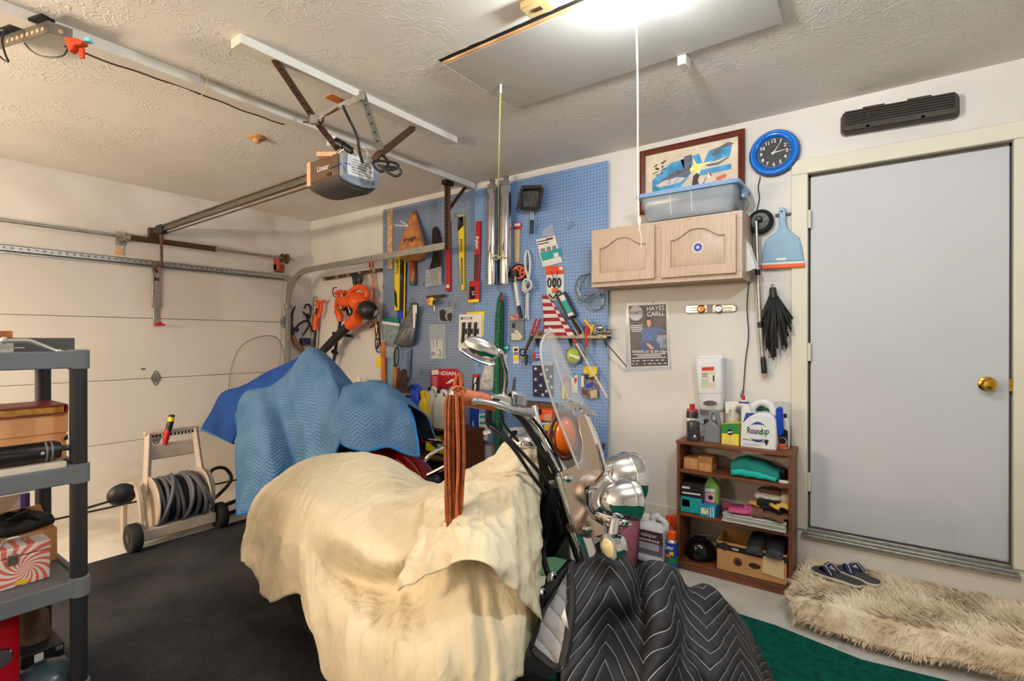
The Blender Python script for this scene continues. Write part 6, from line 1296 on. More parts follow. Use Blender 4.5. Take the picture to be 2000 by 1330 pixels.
bottle('shampoo_bottle','dark bottle with white band and red cap at left of bookshelf top',1352,22,.10,ZT,[(.9,0),(1,.005),(1,.155),(.9,.165),(.5,.168),(0,.168)],mat('dark_maroon_bottle',(48,38,50),0.35),[('band',[(1.01,.105),(1.01,.125),(.99,.125)],m_paper),('collar',[(1.0,.165),(.9,.18),(.5,.182),(0,.182)],mat('muted_red_cap',(150,70,74),0.4)),('cap',[(.45,.18),(.45,.212),(0,.214)],m_red)])
# grey jug with handle
def slabjug(name,label,P,d0,t,z_,m,cat='jug',bev=.012,seg=3):
    o=thg(name,label,cat,sum(p[0]for p in P)/len(P),max(p[1]for p in P),d0+t/2);slab('body',P,d0,t,m,o,bevel=bev,seg=seg);return o
gj=slabjug('grey_jug','grey plastic oil jug with handle on bookshelf top',[(1374,874),(1374,832),(1378,826),(1390,822),(1404,834),(1407,842),(1407,875)],.10,.09,ZT,mat('grey_jug_plastic',(112,118,128),0.4,var=.04))
wtube([(1388,828,.15),(1387,812,.15),(1391,804,.15),(1398,806,.15),(1403,820,.15),(1406,836,.15)],.014,10).build('handle',MATS['grey_jug_plastic'],gj);MB().cyl(W(1381,828,.15),W(1380,819,.15),.018,n=14).build('cap',m_black,gj);slab('seam',[(1374,840),(1406,844),(1406,845),(1374,841)],.19,.0015,m_greyp,gj);slab('seam',[(1374,864),(1406,866),(1406,867.5),(1374,865.5)],.19,.0015,m_greyp,gj)
gy=thg('green_carton','green and yellow carton standing on the bookshelf top','carton',1426,880,.2)
P=[(1409,829),(1443,826.5),(1443,879.5),(1409,876)]
slab('carton',P,.12,.09,m_yellow,gy,bevel=.001);slab('green_band',[(1409,829),(1443,826.5),(1443,848),(1409,846)],.21,.0008,mat('leaf_green',(12,122,52),0.5),gy)
MB().lathe([(.018,0),(.018,.0008),(0,.0008)],W(1426,844,.2112),(0,-1,0),20).build('seal',m_ink,gy);slab('seal_text',[(1421,843),(1431,842.5),(1431,845),(1421,845.5)],.2122,.0005,m_paper,gy);slab('text_block',[(1412,852),(1424,853),(1424,868),(1412,867)],.2101,.0006,mat('pale_yellow_print',(238,222,110),0.5),gy);slab('text_block',[(1427,853),(1440,854),(1440,869),(1427,868)],.2101,.0006,MATS['pale_yellow_print'],gy)
for i in range(5):slab('text_line',[(1413,854+i*3),(1439,855+i*3),(1439,855.7+i*3),(1413,854.7+i*3)],.2108,.0004,m_greyp,gy)
spb,c,r=bottle('spray_bottle','pale spray bottle with white trigger head behind the green carton',1432,30,.07,ZT,[(.9,0),(1,.01),(1,.13),(.85,.16),(.4,.18),(.35,.2),(0,.2)],mat('frosted_bottle',(178,176,162),0.3),[('neck',[(.42,.195),(.42,.215),(0,.217)],m_paper)])
slab('trigger_head',[(1416,785),(1440,784),(1447,790),(1446,794),(1426,796),(1424,806),(1419,810),(1416,800)],.05,.035,m_paper,spb,bevel=.004)
rj=thg('weed_killer_jug','large white weed killer jug with blue green logo on the bookshelf','jug',1480,888,.2)
m_jw=mat('white_jug_plastic',(216,218,222),0.35,var=.02)
slab('body',[(1448,884),(1445,868),(1446,838),(1450,822),(1458,812),(1470,808),(1490,806),(1507,810),(1515,820),(1517,850),(1516,882),(1512,889),(1452,886)],.07,.14,m_jw,rj,bevel=.018,seg=4)
slab('shoulder',[(1446,842),(1447,798),(1452,790),(1462,790),(1470,812)],.09,.10,m_jw,rj,bevel=.014,seg=3)
wtube([(1466,816,.14),(1470,796,.14),(1482,786,.14),(1496,786,.14),(1508,794,.14),(1514,812,.14),(1513,824,.14)],.021,12).build('handle',m_jw,rj)
MB().cyl(W(1453,792,.14),W(1453,781,.14),.026,n=18).build('cap_ring',m_paper,rj);MB().cyl(W(1453,787,.14),W(1453,784,.14),.0275,n=18).build('blue_ring',m_blue,rj);MB().cyl(W(1452,781,.14),W(1452,773,.14),.010,n=12).build('red_spout',m_red,rj)
wtube([(1476,800,.10),(1486,796,.10),(1500,802,.10)],.012,8).build('sprayer_wand',mat('bottle_green',(12,110,50),0.35),rj);wtube([(1482,803,.09),(1494,802,.09),(1502,804,.09)],.010,8).build('sprayer_grip',m_blue,rj)
walltext('Round',1474,842,.2115,13,mat('logo_violet_black',(44,30,52),0.5),rj,rot=-1.5,bold=.02,width=27);walltext('up',1495,842.5,.2115,13,MATS['bottle_green'],rj,rot=-1.5,bold=.02,width=13,shear=.25)
m_lblue=mat('logo_blue',(22,72,128),0.5)
def swoosh(y0,sgn):
    P=[];xs=np.linspace(0,1,14)
    for u in xs:P.append((1462+36*u,y0-sgn*11*math.sin(math.pi*u)+1.5*u))
    for u in xs[::-1]:P.append((1462+36*u,y0-sgn*(11-4.5*math.sin(math.pi*u)*1.2)*math.sin(math.pi*u)+1.5*u))
    return P
slab('logo_swoosh',swoosh(834,1),.2101,.0006,m_lblue,rj);slab('logo_swoosh',swoosh(852,-1),.2101,.0006,m_lblue,rj)
slab('corner_flag',[(1457,806),(1475,807),(1462,815),(1451,826)],.2101,.0006,m_lblue,rj);walltext('WEED & GRASS KILLER',1471,860.5,.2105,3,m_ink,rj,rot=-3,bold=.02,width=38)
slab('diamond_mark',[(1491,861),(1497,858),(1502,861),(1497,871)],.2101,.0006,m_ink,rj)
for i,y in enumerate((866,869,874,877,881)):slab('text_line',[(1452,y),(1490-4*(i%2),y+2),(1490-4*(i%2),y+2.7),(1452,y+.8)],.2101,.0005,m_greyp,rj)
slab('blue_sprayer',[(1515,799),(1520,795),(1528,796),(1529,812),(1530,846),(1526,852),(1517,850),(1515,836)],.15,.035,mat('royal_blue_plastic',(8,58,170),0.25),label='blue plastic spray handle clipped beside the white jug',cat='sprayer',bevel=.008,seg=3)
ty=thg('tyre_cleaner_bottle','tyre cleaner bottle with wheel picture at the right bookshelf end','bottle',1530,880,.1);slab('body',[(1519,879),(1519,832),(1524,818),(1535,816),(1540,826),(1540,878)],.07,.07,m_paper,ty,bevel=.012);MB().cyl(W(1530,818,.105),W(1530,808,.105),.018,n=14).build('cap',m_black,ty)
slab('label',[(1520,874),(1520,850),(1532,838),(1539,842),(1539,874)],.14,.0006,mat('label_black',(30,28,30),0.3),ty);MB().lathe([(.026,0),(.026,.0008),(.018,.0008),(.018,0)],W(1528,862,.1412),(0,-1,0),20).build('wheel_print',m_greyp,ty);slab('flame_band',[(1521,867),(1532,867),(1537,872),(1521,873)],.1415,.0006,m_orange,ty)
MB().tube(curve([W(1447,776,.1),W(1449,766,.06),W(1451,762,.02)],4),.003,5).build('cable_end',m_black,label='end of the black wall cord behind the white jug',cat='cord')
# first shelf
z1=zs_[0]
def sbox(name,label,px0,px1,py1,d0,d1,z0,m,cat,parts=(),bev=.002):
    a,c=W(px0,py1,d1),W(px1,py1,d1);z=(a[2]+c[2])/2;t=thing(name,label,cat,((a[0]+c[0])/2,-(d0+d1)/2,z0));MB().box((a[0],-d1,z0),(c[0],-d0,z)).build('body',m,t,bevel=bev)
    for nm,P,mm in parts:slab(nm,P,d1,.0008,mm,t)
    return t
m_wbox=mat('pale_wood_box',(186,134,82),0.6,var=.1,vscale=25)
sbox('wooden_box','small pale wooden box at the left end of the upper shelf',1335,1363,895,.10,.21,z1,m_wbox,'box');sbox('wooden_box','lower pale wooden box of the stack of two on upper shelf',1364,1390,905,.10,.22,z1,m_wbox,'box');zw=zof(1376,905,.22);sbox('wooden_box','upper brown wooden box of the stack of two on upper shelf',1363,1391,892,.10,.215,zw,mat('mid_brown_box',(152,100,56),0.6),'box')
wtube([(1350,895,.16),(1352,888,.16),(1355,884,.16)],.0015,5).build('wire_bit',m_black,label='thin black wire sticking up from the small wooden box',cat='wire')
tlb=thg('teal_pouch','soft teal fabric pouch lying on the upper bookshelf shelf','pouch',1475,935,.15)
def pouch(P0,z0,y0,y1,m,nm,parent,bulge=.02):
    (x0,x1,h)=P0;rings=[]
    for i,u in enumerate(np.linspace(0,1,14)):
        x=x0+(x1-x0)*u;hh=h*(0.55+.45*math.sin(math.pi*min(1,u*1.15+.05))**.5)*(1+.06*math.sin(9*u));ring=[]
        for t in np.linspace(0,2*math.pi,16,endpoint=False):
            cy,cz=math.cos(t),math.sin(t);ring.append((x,(y0+y1)/2+(y1-y0)/2*math.copysign(abs(cy)**.6,cy),z0+hh/2+hh/2*math.copysign(abs(cz)**.6,cz)+.003*math.sin(7*u*3+t)))
        rings.append(ring)
    return MB().loft(rings).build(nm,m,parent,angle=60)
xa,xb=on(1428,1521,.22);hz=zof(1475,898,.2)-z1
pouch((xa,xb,hz),z1,-.235,-.06,mat('dark_teal_fabric',(8,112,104),0.8,var=.1,bump=.3,bscale=60),'pouch',tlb);pouch((xa+.004,xb-.01,hz*.5),z1+.002,-.245,-.10,mat('bright_teal_fabric',(20,168,156),0.8,var=.08),'front_pocket',tlb)
bkt=thg('black_brush','small black brush and clip at right end of upper shelf','brush',1530,940,.12);xk=W(1528,920,.15)[0];MB().ball((xk,-.13,z1+.035),(.022,.03,.034),14,8).build('bristle_head',m_black,bkt);MB().box((xk-.03,-.23,z1),(xk-.018,-.20,z1+.05)).build('clip',m_greyp,bkt,bevel=.002);MB().box((xk-.01,-.22,z1),(xk+.05,-.2,z1+.012)).build('base',m_paper,bkt)
# second shelf
z2=zs_[1]
mt=sbox('product_box','black and teal product box at left of the middle shelf',1328,1372,944,.06,.235,z2,m_black,'box',[('teal_face',[(1329,968),(1371,975),(1370,1004),(1329,998)],m_teal),('white_line',[(1332,960),(1368,965),(1368,968),(1332,963)],m_paper),('white_line',[(1332,949),(1347,951),(1347,955),(1332,953)],m_paper),('gadget_photo',[(1332,978),(1347,980),(1347,990),(1332,988)],m_paper),('gadget_body',[(1333,974),(1346,976),(1346,981),(1333,979)],m_navy)])
gbg=thg('green_bag','green printed paper bag behind small blue box on middle shelf','bag',1389,985,.15);slab('bag',[(1374,990),(1375,948),(1386,930),(1389,930),(1402,950),(1403,990)],.12,.06,mat('leafy_green_bag',(120,164,84),0.5,var=.1),gbg,bevel=.006);slab('label',[(1376,953),(1396,955),(1396,962),(1376,960)],.18,.001,m_whink,gbg);slab('pink_band',[(1376,962),(1396,964),(1394,984),(1376,980)],.18,.001,mat('pale_pink_print',(222,170,190),0.5),gbg);MB().lathe([(.014,0),(.014,.001),(0,.001)],W(1388,972,.1812),(0,-1,0),16).build('dark_disc',m_ink,gbg)
sb2=sbox('small_blue_box','small blue and red printed box at front of middle shelf',1366,1397,986,.10,.245,z2,mat('cyan_blue_print',(30,132,178),0.5,var=.1),'box',[('picture',[(1369,991),(1384,993),(1384,1005),(1369,1003)],mat('cream_picture',(220,206,160),0.5,var=.3,vscale=60)),('stripe',[(1387,990),(1389,990),(1389,1010),(1387,1010)],m_paper),('stripe',[(1392,990),(1394,990),(1394,1011),(1392,1011)],m_paper)])
xa,xb=on(1366,1397,.245);MB().box((xa+.01,-.2,zof(1381,986,.245)),(xb-.005,-.11,zof(1381,986,.245)+.001)).build('red_top',m_red,sb2)
xa,xb=on(1410,1536,.25)
for i,(e,y0)in enumerate(((0,.262),(.004,.255),(.009,.262),(.002,.25))):MB().box((xa+e,-y0,z2+.012*i),(xb-e*.5,-.05,z2+.012*i+.0105)).build('folded_mat',mat('grey_white_mat',(188,186,178),0.8,var=.05),label=('bottom','second','third','top')[i]+' sheet of the pale grey folded sheets on bookshelf',cat='sheet',bevel=.003)
zg=z2+.048
def glove(label,px,d,z0,s,m,m2,rot):
    c=W(px,1020,d);t=thing('work_glove',label,'glove',(c[0],c[1],z0),group='work gloves on the bookshelf');a=R(rot);ux=np.array([math.cos(a),math.sin(a),0]);uy=np.array([-math.sin(a),math.cos(a),0])
    MB().ball(c*[1,1,0]+[0,0,z0+.018*s],(.055*s,.042*s,.018*s),16,8,ax=(ux,uy,ZD)).build('palm',m,t)
    for k_ in range(4):q=c*[1,1,0]+uy*(-.028+.018*k_)*s;MB().tube(curve([q+ux*.03*s+[0,0,z0+.018*s],q+ux*.075*s+[0,0,z0+.024*s],q+ux*(.105-.008*abs(k_-1.5))*s+[0,0,z0+.012*s]],4),[.012*s]*8+[.008*s],8).build('finger',m2,t)
    q=c*[1,1,0]-uy*.035*s;MB().tube(curve([q+[0,0,z0+.02*s],q-uy*.03*s+ux*.03*s+[0,0,z0+.022*s],q-uy*.03*s+ux*.055*s+[0,0,z0+.014*s]],4),.011*s,8).build('thumb',m2,t)
    MB().tube([c*[1,1,0]-ux*.035*s+[0,0,z0+.018*s],c*[1,1,0]-ux*.085*s+[0,0,z0+.017*s]],[.028*s,.032*s],14).build('cuff',m,t)
m_pink=mat('pink_glove_cloth',(196,84,140),0.8,var=.1);m_wine=mat('wine_glove_cloth',(120,40,66),0.8,var=.1);m_ygl=mat('yellow_glove_leather',(206,166,80),0.6,var=.1);m_bgl=mat('black_glove_cloth',(26,24,24),0.8,var=.1);m_wgl=mat('off_white_glove_cotton',(200,192,178),0.9,var=.08);m_brgl=mat('brown_glove_leather',(104,74,48),0.7,var=.1)
glove('pink garden glove with wine coloured palm on the folded sheets',1440,.16,zg,1.0,m_wine,m_pink,20);glove('second pink garden glove lying in front on the folded sheets',1452,.22,zg+.004,.8,m_pink,m_pink,200)
glove('brown work glove at the bottom of the glove pile',1505,.20,zg,1.1,m_brgl,m_brgl,10);glove('black work glove with yellow fingers in the glove pile',1500,.16,zg+.036,1.05,m_bgl,m_ygl,160);glove('yellow and black work glove on top of the black one',1510,.18,zg+.065,.95,m_bgl,m_ygl,-10);glove('off white cotton glove near the top of the glove pile',1512,.15,zg+.092,1.0,m_wgl,m_wgl,190);glove('brown glove topmost of the glove pile',1515,.12,zg+.120,.9,m_brgl,m_brgl,180)
# bottom shelf
z3=zs_[2]
ktl=thing('cooking_pot','round glossy black enamel pot with lid on bottom bookshelf shelf','pot',(float(W(1368,1070,.14)[0]),-.14,z3));ck_=np.array([float(W(1368,1070,.14)[0]),-.145,z3]);rk_=.088
m_enam=mat('black_enamel',(16,16,18),0.12,var=.05)
MB().lathe([(.06,0),(.082,.008),(rk_,.03),(rk_*1.04,.045),(rk_*.99,.055),(rk_*.92,.085),(rk_*.7,.11),(rk_*.42,.122),(rk_*.40,.13),(0,.134)],ck_,ZD,32).build('body',m_enam,ktl);MB().tube(curve([ck_+[-.05,0,.112],ck_+[-.03,-.02,.146],ck_+[.03,-.02,.152],ck_+[.075,0,.148]],5),.006,8).build('wire_handle',m_steel,ktl)
cbx2=thing('cardboard_carton','open brown cardboard carton with black band on bottom shelf','carton',(float(W(1470,1090,.24)[0]),-.14,z3))
xa,xb=on(1400,1540,.25);xa=float(W(1399,1090,.25)[0]);xb=BX1-th_-.004;zc_top=(zof(1399,1058,.25)+zof(1538,1082,.25))/2
m_cb2=mat('tan_carton',(190,140,88),0.7,var=.04)
for nm,p0,p1 in(('front_wall',(xa,-.25,z3),(xb,-.246,zc_top)),('back_wall',(xa,-.05,z3),(xb,-.046,zc_top+.02)),('side_wall',(xa,-.25,z3),(xa+.004,-.046,zc_top)),('side_wall',(xb-.004,-.25,z3),(xb,-.046,zc_top)),('bottom',(xa,-.25,z3),(xb,-.046,z3+.004))):MB().box(p0,p1).build(nm,m_cb2,cbx2)
bnd=MB().box((xa,-.2512,zc_top-.045),(xb,-.2502,zc_top-.012)).build('black_band',m_ink,cbx2);MB().lathe([(.024,0),(.024,.0008),(0,.0008)],(xa+.045,-.2514,zc_top-.026),(0,-1,0),24).build('round_logo',mat('roast_dark',(50,34,26),0.5),cbx2)
text('vue',(xa+.105,-.2514,zc_top-.028),XD,ZD,.018,m_whink,cbx2,bold=.03)
MB().lathe([(.024,0),(.024,.0008),(.019,.0008),(.019,0)],(xa+.12,-.2506,zc_top-.10),(0,-1,0),24).build('round_stamp',MATS['roast_dark'],cbx2);MB().lathe([(.017,0),(.017,.0008),(0,.0008)],(xa+.12,-.2506,zc_top-.10),(0,-1,0),20).build('stamp_centre',MATS['roast_dark'],cbx2);MB().lathe([(.016,0),(.016,.0008),(0,.0008)],(xa+.21,-.2506,zc_top-.10),(0,-1,0),22,sx=2,sy=1.0,u=(1,0,0)).build('oval_stamp',MATS['roast_dark'],cbx2)
MB().prism([(xa+.255,-.252,zc_top-.03),(xa+.36,-.252,zc_top-.03),(xa+.36,-.256,zc_top-.135),(xa+.25,-.256,zc_top-.125)],(0,.0015,0)).build('paper_flap',mat('manila_paper',(212,186,140),0.7),cbx2)
for i,px in enumerate((1478,1516)):
    c=np.array([float(W(px,1070,.20)[0]),-.20,zc_top-.005]);t=thing('slipper',('left','right')[i]+' black rubber slipper resting in the cardboard carton','slipper',c,group='black slippers in the carton');m_sl=mat('black_foam',(28,28,30),0.6,var=.08)
    MB().loft([[(c[0]+.043*s*math.cos(a),c[1]-.02+y+.03*s*math.sin(a)*.3,c[2]+h+.02*s*math.sin(a))for a in np.linspace(0,2*math.pi,16,endpoint=False)]for y,h,s in((-.055,.004,.75),(-.05,.008,.95),(-.02,.018,1.05),(.04,.034,1.1),(.10,.042,1.0),(.13,.04,.7))]).build('upper',m_sl,t,angle=60);MB().obox(c+[0,-.02,.0],(.043,0,0),(0,.06,.012),(0,0,.010)).build('sole',mat('dark_grey_foam',(60,62,66),0.6),t,bevel=.008)
# ------------------------------------------------------------------ floor things left of the bookshelf
MB().prism([(4.03,-.42,FL),(4.27,-.42,FL),(4.27,-.06,FL),(3.72,-.06,FL),(3.72,-.42,FL)],(0,0,.012)).build('boot_tray',m_rubber,label='flat black tray on the floor left of the bookshelf',cat='tray',bevel=.004)
ZF=FL+.012
vj=thg('sealer_jug','white gallon sealer jug with dark brown label on the tray','jug',1270,1106,.3)
m_vj=mat('white_gallon_plastic',(214,214,218),0.4,var=.02)
zj0=ZF;a,c=W(1243,1080,.30),W(1300,1080,.30);xj0,xj1=a[0],c[0];zj1=zof(1272,1030,.30);ztj=zof(1290,1014,.28)
MB().loft([[((xj0+xj1)/2+p,-.26+q,z)for p,q in rounded(xj1-xj0-2*e,.14-2*e,.03,4)]for z,e in((zj0,.01),(zj0+.012,.0),(zj0+.05,.0),(zj0+.055,.003),(zj1-.01,.003),(zj1,.006),(zj1+.02,.022),(zj1+.03,.05))]).build('body',m_vj,vj,angle=50)
MB().tube(curve([(xj0+.10,-.26,zj1+.01),(xj0+.10,-.26,zj1+.05),(xj0+.13,-.26,ztj+.012),(xj1-.05,-.26,ztj+.0),(xj1-.012,-.26,zj1+.03),(xj1-.008,-.26,zj1-.01)],5),.018,10).build('handle',m_vj,vj);MB().lathe([(.024,0),(.024,.03)],(xj0+.045,-.26,zj1+.0),ZD,18).build('neck',m_vj,vj);MB().lathe([(.03,0),(.03,.03),(.026,.034),(0,.034)],(xj0+.045,-.26,zj1+.028),ZD,20).build('cap',m_paper,vj)
zl0=zj0+.065;H_=zj1-zl0
MB().box((xj0+.006,-.3345,zl0),(xj1-.006,-.3325,zj1-.012)).build('label',mat('violet_grey_label',(104,92,112),0.5),vj);MB().box((xj0+.006,-.3355,zl0+H_*.42),(xj1-.006,-.334,zj1-.012)).build('label_top',mat('maroon_label',(62,40,44),0.5),vj);MB().box((xj0+.03,-.3362,zl0+H_*.18),(xj1-.03,-.335,zl0+H_*.45)).build('label_panel',mat('pale_label_panel',(170,166,176),0.5),vj)
text('valspar',((xj0+xj1)/2,-.3362,zl0+H_*.76),XD,ZD,.026,m_whink,vj,bold=.0,width=.105);text('PROTECTIVE SEALER',((xj0+xj1)/2,-.3362,zl0+H_*.55),XD,ZD,.012,m_whink,vj,bold=.03,width=.14)
ct_,c,r=bottle('bug_spray_can','blue and green bug spray can with orange cap on the tray',1312,24,.33,ZF,[(.96,0),(1,.004),(1,.175),(.9,.185),(.6,.195),(0,.195)],mat('can_blue',(24,62,150),0.3,var=.04),[('green_band',[(1.005,.055),(1.005,.09),(1,.09)],mat('can_green',(22,110,60),0.35)),('shoulder',[(1.0,.175),(.92,.186),(.6,.196)],m_galv),('cap',[(.72,.192),(.72,.235),(.5,.24),(0,.24)],m_orange),('base_ring',[(1.01,0),(1.01,.005)],m_galv)])
text('Cutter',(c[0]-.004,c[1]-r-.0012,ZF+.150),XD,ZD,.024,m_whink,ct_,bold=.02,width=.058);MB().box((c[0]+.0,c[1]-r-.001,ZF+.105),(c[0]+.022,c[1]-r+.006,ZF+.125)).build('yellow_patch',m_yellow,ct_);MB().box((c[0]-.022,c[1]-r-.001,ZF+.092),(c[0]+.004,c[1]-r+.008,ZF+.106)).build('red_patch',m_orange,ct_)
ot=thg('orange_trowels','pair of orange plastic scoops standing behind the spray can','scoop',1310,1040,.12)
for x in(1305,1317):slab('scoop',[(x-6,1008),(x,1004),(x+6,1008),(x+6,1026),(x+3,1034),(x+3,1090),(x-3,1090),(x-3,1034),(x-6,1026)],.10+(.02 if x>1310 else 0),.018,m_orange,ot,bevel=.006)
pkb=thg('pink_bag','dusty pink gift bag standing behind the motorcycle lamp','bag',1215,1075,.4);m_pkb=mat('dusty_pink_card',(150,84,100),0.6,var=.05)
xa,xb=W(1185,1050,.46)[0],W(1240,1050,.46)[0];zp=zof(1225,1012,.46);MB().loft([[((xa+xb)/2+p,-.42+q,z)for p,q in((-(xb-xa)/2*s,-.05*s),((xb-xa)/2*s,-.05*s),((xb-xa)/2*s,.05*s),(-(xb-xa)/2*s,.05*s))]for z,s in((ZF,.82),(zp,1.0))],caps=False).build('bag',m_pkb,pkb,solid=.003);MB().tube(curve([((xa+xb)/2-.03,-.47,zp-.01),((xa+xb)/2-.02,-.475,zp+.03),((xa+xb)/2+.03,-.475,zp+.03),((xa+xb)/2+.05,-.47,zp-.01)],4),.004,6).build('handle',mat('pale_pink_cord',(206,170,176),0.6),pkb)
MB().box((3.95,-.12,ZF),(4.0,-.06,zof(1245,1010,.09))).build('glass_jar',mat('pale_green_glass',(150,176,170),0.15,alpha=.6),label='tall pale green glass jar behind the pink bag',cat='jar',bevel=.01)
# ------------------------------------------------------------------ brown bookcase below the pegboard with jugs
kx0,kx1=float(W(792,832,.32)[0]),float(W(904,845,.32)[0]);kz=zof(850,836,.32)
bk2=thing('low_bookcase','low dark brown bookcase under the pegboard holding jugs','bookcase',((kx0+kx1)/2,-.17,FL))
m_bk2=mat('dark_walnut',(88,44,22),0.4,var=.12,vscale=12)
MB().box((kx0,-.32,kz-.02),(kx1,-.035,kz)).build('top',m_bk2,bk2,bevel=.002);MB().box((kx0,-.31,FL),(kx0+.02,-.035,kz-.02)).build('side_panel',m_bk2,bk2);MB().box((kx1-.02,-.31,FL),(kx1,-.035,kz-.02)).build('side_panel',m_bk2,bk2)
for z in(kz-.26,kz-.52,FL+.06):MB().box((kx0+.02,-.30,z-.018),(kx1-.02,-.045,z)).build('shelf',m_bk2,bk2)
MB().box((kx0+.02,-.045,FL),(kx1-.02,-.036,kz-.02)).build('back_panel',mat('dark_walnut_back',(50,28,18),0.7),bk2)
def jug2(name,label,px,pw,ph,d,m,capm,cat='jug',tilt=0):
    c=W(px,800,d);w_=pw*depth_of(c)/FPX;h=ph*depth_of(c)/FPX;t=thing(name,label,cat,(c[0],c[1],kz));dp_=min(.10,w_)
    MB().loft([[(c[0]+p,c[1]+q,kz+z)for p,q in rounded(w_-2*e,dp_-2*e,.022,4)]for z,e in((0,.008),(.01,0),(h*.62,0),(h*.75,.008),(h*.84,.02))]).build('body',m,t,angle=50)
    MB().tube(curve([(c[0]-w_*.1,c[1],kz+h*.78),(c[0]-w_*.05,c[1],kz+h*.97),(c[0]+w_*.3,c[1],kz+h*.92),(c[0]+w_*.42,c[1],kz+h*.66)],5),.016,10).build('handle',m,t);MB().lathe([(.022,0),(.022,.035),(0,.036)],(c[0]-w_*.25,c[1],kz+h*.82),ZD,16).build('neck',m,t);MB().lathe([(.026,0),(.026,.026),(0,.028)],(c[0]-w_*.25,c[1],kz+h*.82+.03),ZD,16).build('cap',capm,t)
    return t,c,w_,h,dp_
jug2('blue_jug','blue motor oil jug on the low bookcase',812,32,76,.24,mat('oil_jug_blue',(16,66,184),0.3,var=.04),m_navy);jug2('yellow_jug','narrow yellow jug standing between blue and white jugs',830,20,66,.27,mat('jug_yellow',(226,184,30),0.35,var=.03),m_yellow)
t,c,w_,h,dp_=jug2('white_jug','white oil jug with black cap beside the yellow jug',846,26,74,.22,mat('jug_offwhite',(206,202,192),0.4,var=.03),m_black);t,c,w_,h,dp_=jug2('white_jug','larger white jug in front beside the hanging leather fringe',865,34,74,.28,MATS['jug_offwhite'],m_black)
slab('yellow_pack',[(830,852),(858,850),(860,888),(846,894),(831,892)],.16,.06,mat('yellow_pack_print',(226,206,20),0.45,var=.15,vscale=25),label='crumpled yellow pack on the second shelf of the low bookcase',cat='pack',bevel=.008)
cp=thg('dark_cap','dark brown baseball cap lying behind the blue jug','cap',790,770,.2);cq=W(788,766,.24);MB().ball(cq,(.10,.09,.06),18,10).build('crown',mat('dark_brown_cap',(58,44,36),0.8,var=.2),cp);MB().ball(cq+[.06,-.05,-.01],(.10,.06,.012),16,6).build('visor',mat('grey_visor',(130,120,108),0.7),cp)
for P,m_,lb_,txt in(([(919,791),(933,790),(931,888),(917,891)],m_blue,'long dark blue caulk pack hanging below the red blade pack',[('white_patch',[(920,850),(928,849),(927,872),(919,873)],m_paper),('white_dash',[(923,822),(925,822),(925,832),(923,832)],m_paper),('white_dash',[(923,836),(925,836),(925,846),(923,846)],m_paper)]),([(935,809),(951,807),(950,860),(935,862)],m_paper,'white and teal striped pack hanging behind the brake lever',[('teal_stripe',[(937,812+0),(949,811),(949,816),(937,817)],m_teal),('teal_stripe',[(937,824),(949,823),(949,828),(937,829)],m_teal),('dark_part',[(938,836),(948,835),(947,852),(938,853)],m_greyp)])):card('hanging_pack',lb_,'pack',P,m_,.018,txt)
# ------------------------------------------------------------------ low bench with boxes behind the windshield
qx0,qx1=float(W(985,870,.34)[0]),3.70;qz=zof(1060,868,.34)
wbn=thing('low_bench','low plain wooden bench under the pegboard behind windshield','bench',((qx0+qx1)/2,-.2,FL));MB().box((qx0,-.36,qz-.03),(qx1,-.035,qz)).build('bench_top',m_bk2,wbn,bevel=.003)
for x in(qx0+.03,qx1-.03):
    for y in(-.33,-.07):MB().box((x-.02,y-.02,FL),(x+.02,y+.02,qz-.03)).build('leg',m_bk2,wbn)
def bbox(name,label,px0,px1,py1,d0,d1,z0,m,cat,parts=(),bev=.003):return sbox(name,label,px0,px1,py1,d0,d1,z0,m,cat,parts,bev)
dt=bbox('detergent_box','blue and yellow detergent box behind the motorcycle windshield',1048,1092,825,.18,.32,qz,mat('box_blue',(20,60,176),0.4,var=.05),'box',[('yellow_band',[(1062,830),(1090,828),(1090,840),(1064,841)],m_yellow),('white_band',[(1049,826),(1091,824),(1091,828),(1049,830)],m_paper),('yellow_spot',[(1070,856),(1086,855),(1086,866),(1072,866)],m_yellow)])
walltext('Purex',1074,848,.3225,9,m_redink,dt,bold=.03,width=26)
oc=bbox('power_tool','orange and black power tool lying on boxes behind windshield',1040,1078,800,.20,.30,zof(1060,824,.32)+.0,m_orange,'power tool',[('black_motor',[(1041,801),(1058,798),(1058,810),(1041,812)],m_black),('label',[(1046,804),(1055,803),(1055,807),(1046,808)],m_greyp),('black_grip',[(1060,812),(1077,806),(1077,822),(1064,822)],mat('tan_grip',(190,140,110),.5))],bev=.008)
bbox('long_case','long dark tool case with red ends on top of the orange tool',1010,1080,786,.12,.20,zof(1060,797,.2),m_rust_warmst,'case',[('red_end',[(1012,789),(1026,787),(1026,796),(1012,797)],m_redink)])
bbox('tin_can','white and black labelled tin beside the detergent box',992,1012,838,.14,.24,qz,m_paper,'tin',[('black_label',[(996,842),(1010,840),(1010,856),(996,857)],m_ink)])
gt=Z(1062,940,FL);MB().loft([[(3.62+r_*math.cos(a),-.72+r_*math.sin(a),FL+h)for a in np.linspace(0,2*math.pi,24,endpoint=False)]for h,r_ in((0,.12),(.01,.13),(.44,.15),(.45,.155),(.45,.14),(.02,.12))]).build('green_bucket',mat('pale_green_plastic',(96,150,116),0.4,var=.05),label='pale green plastic bucket on the floor behind the front fork',cat='bucket')
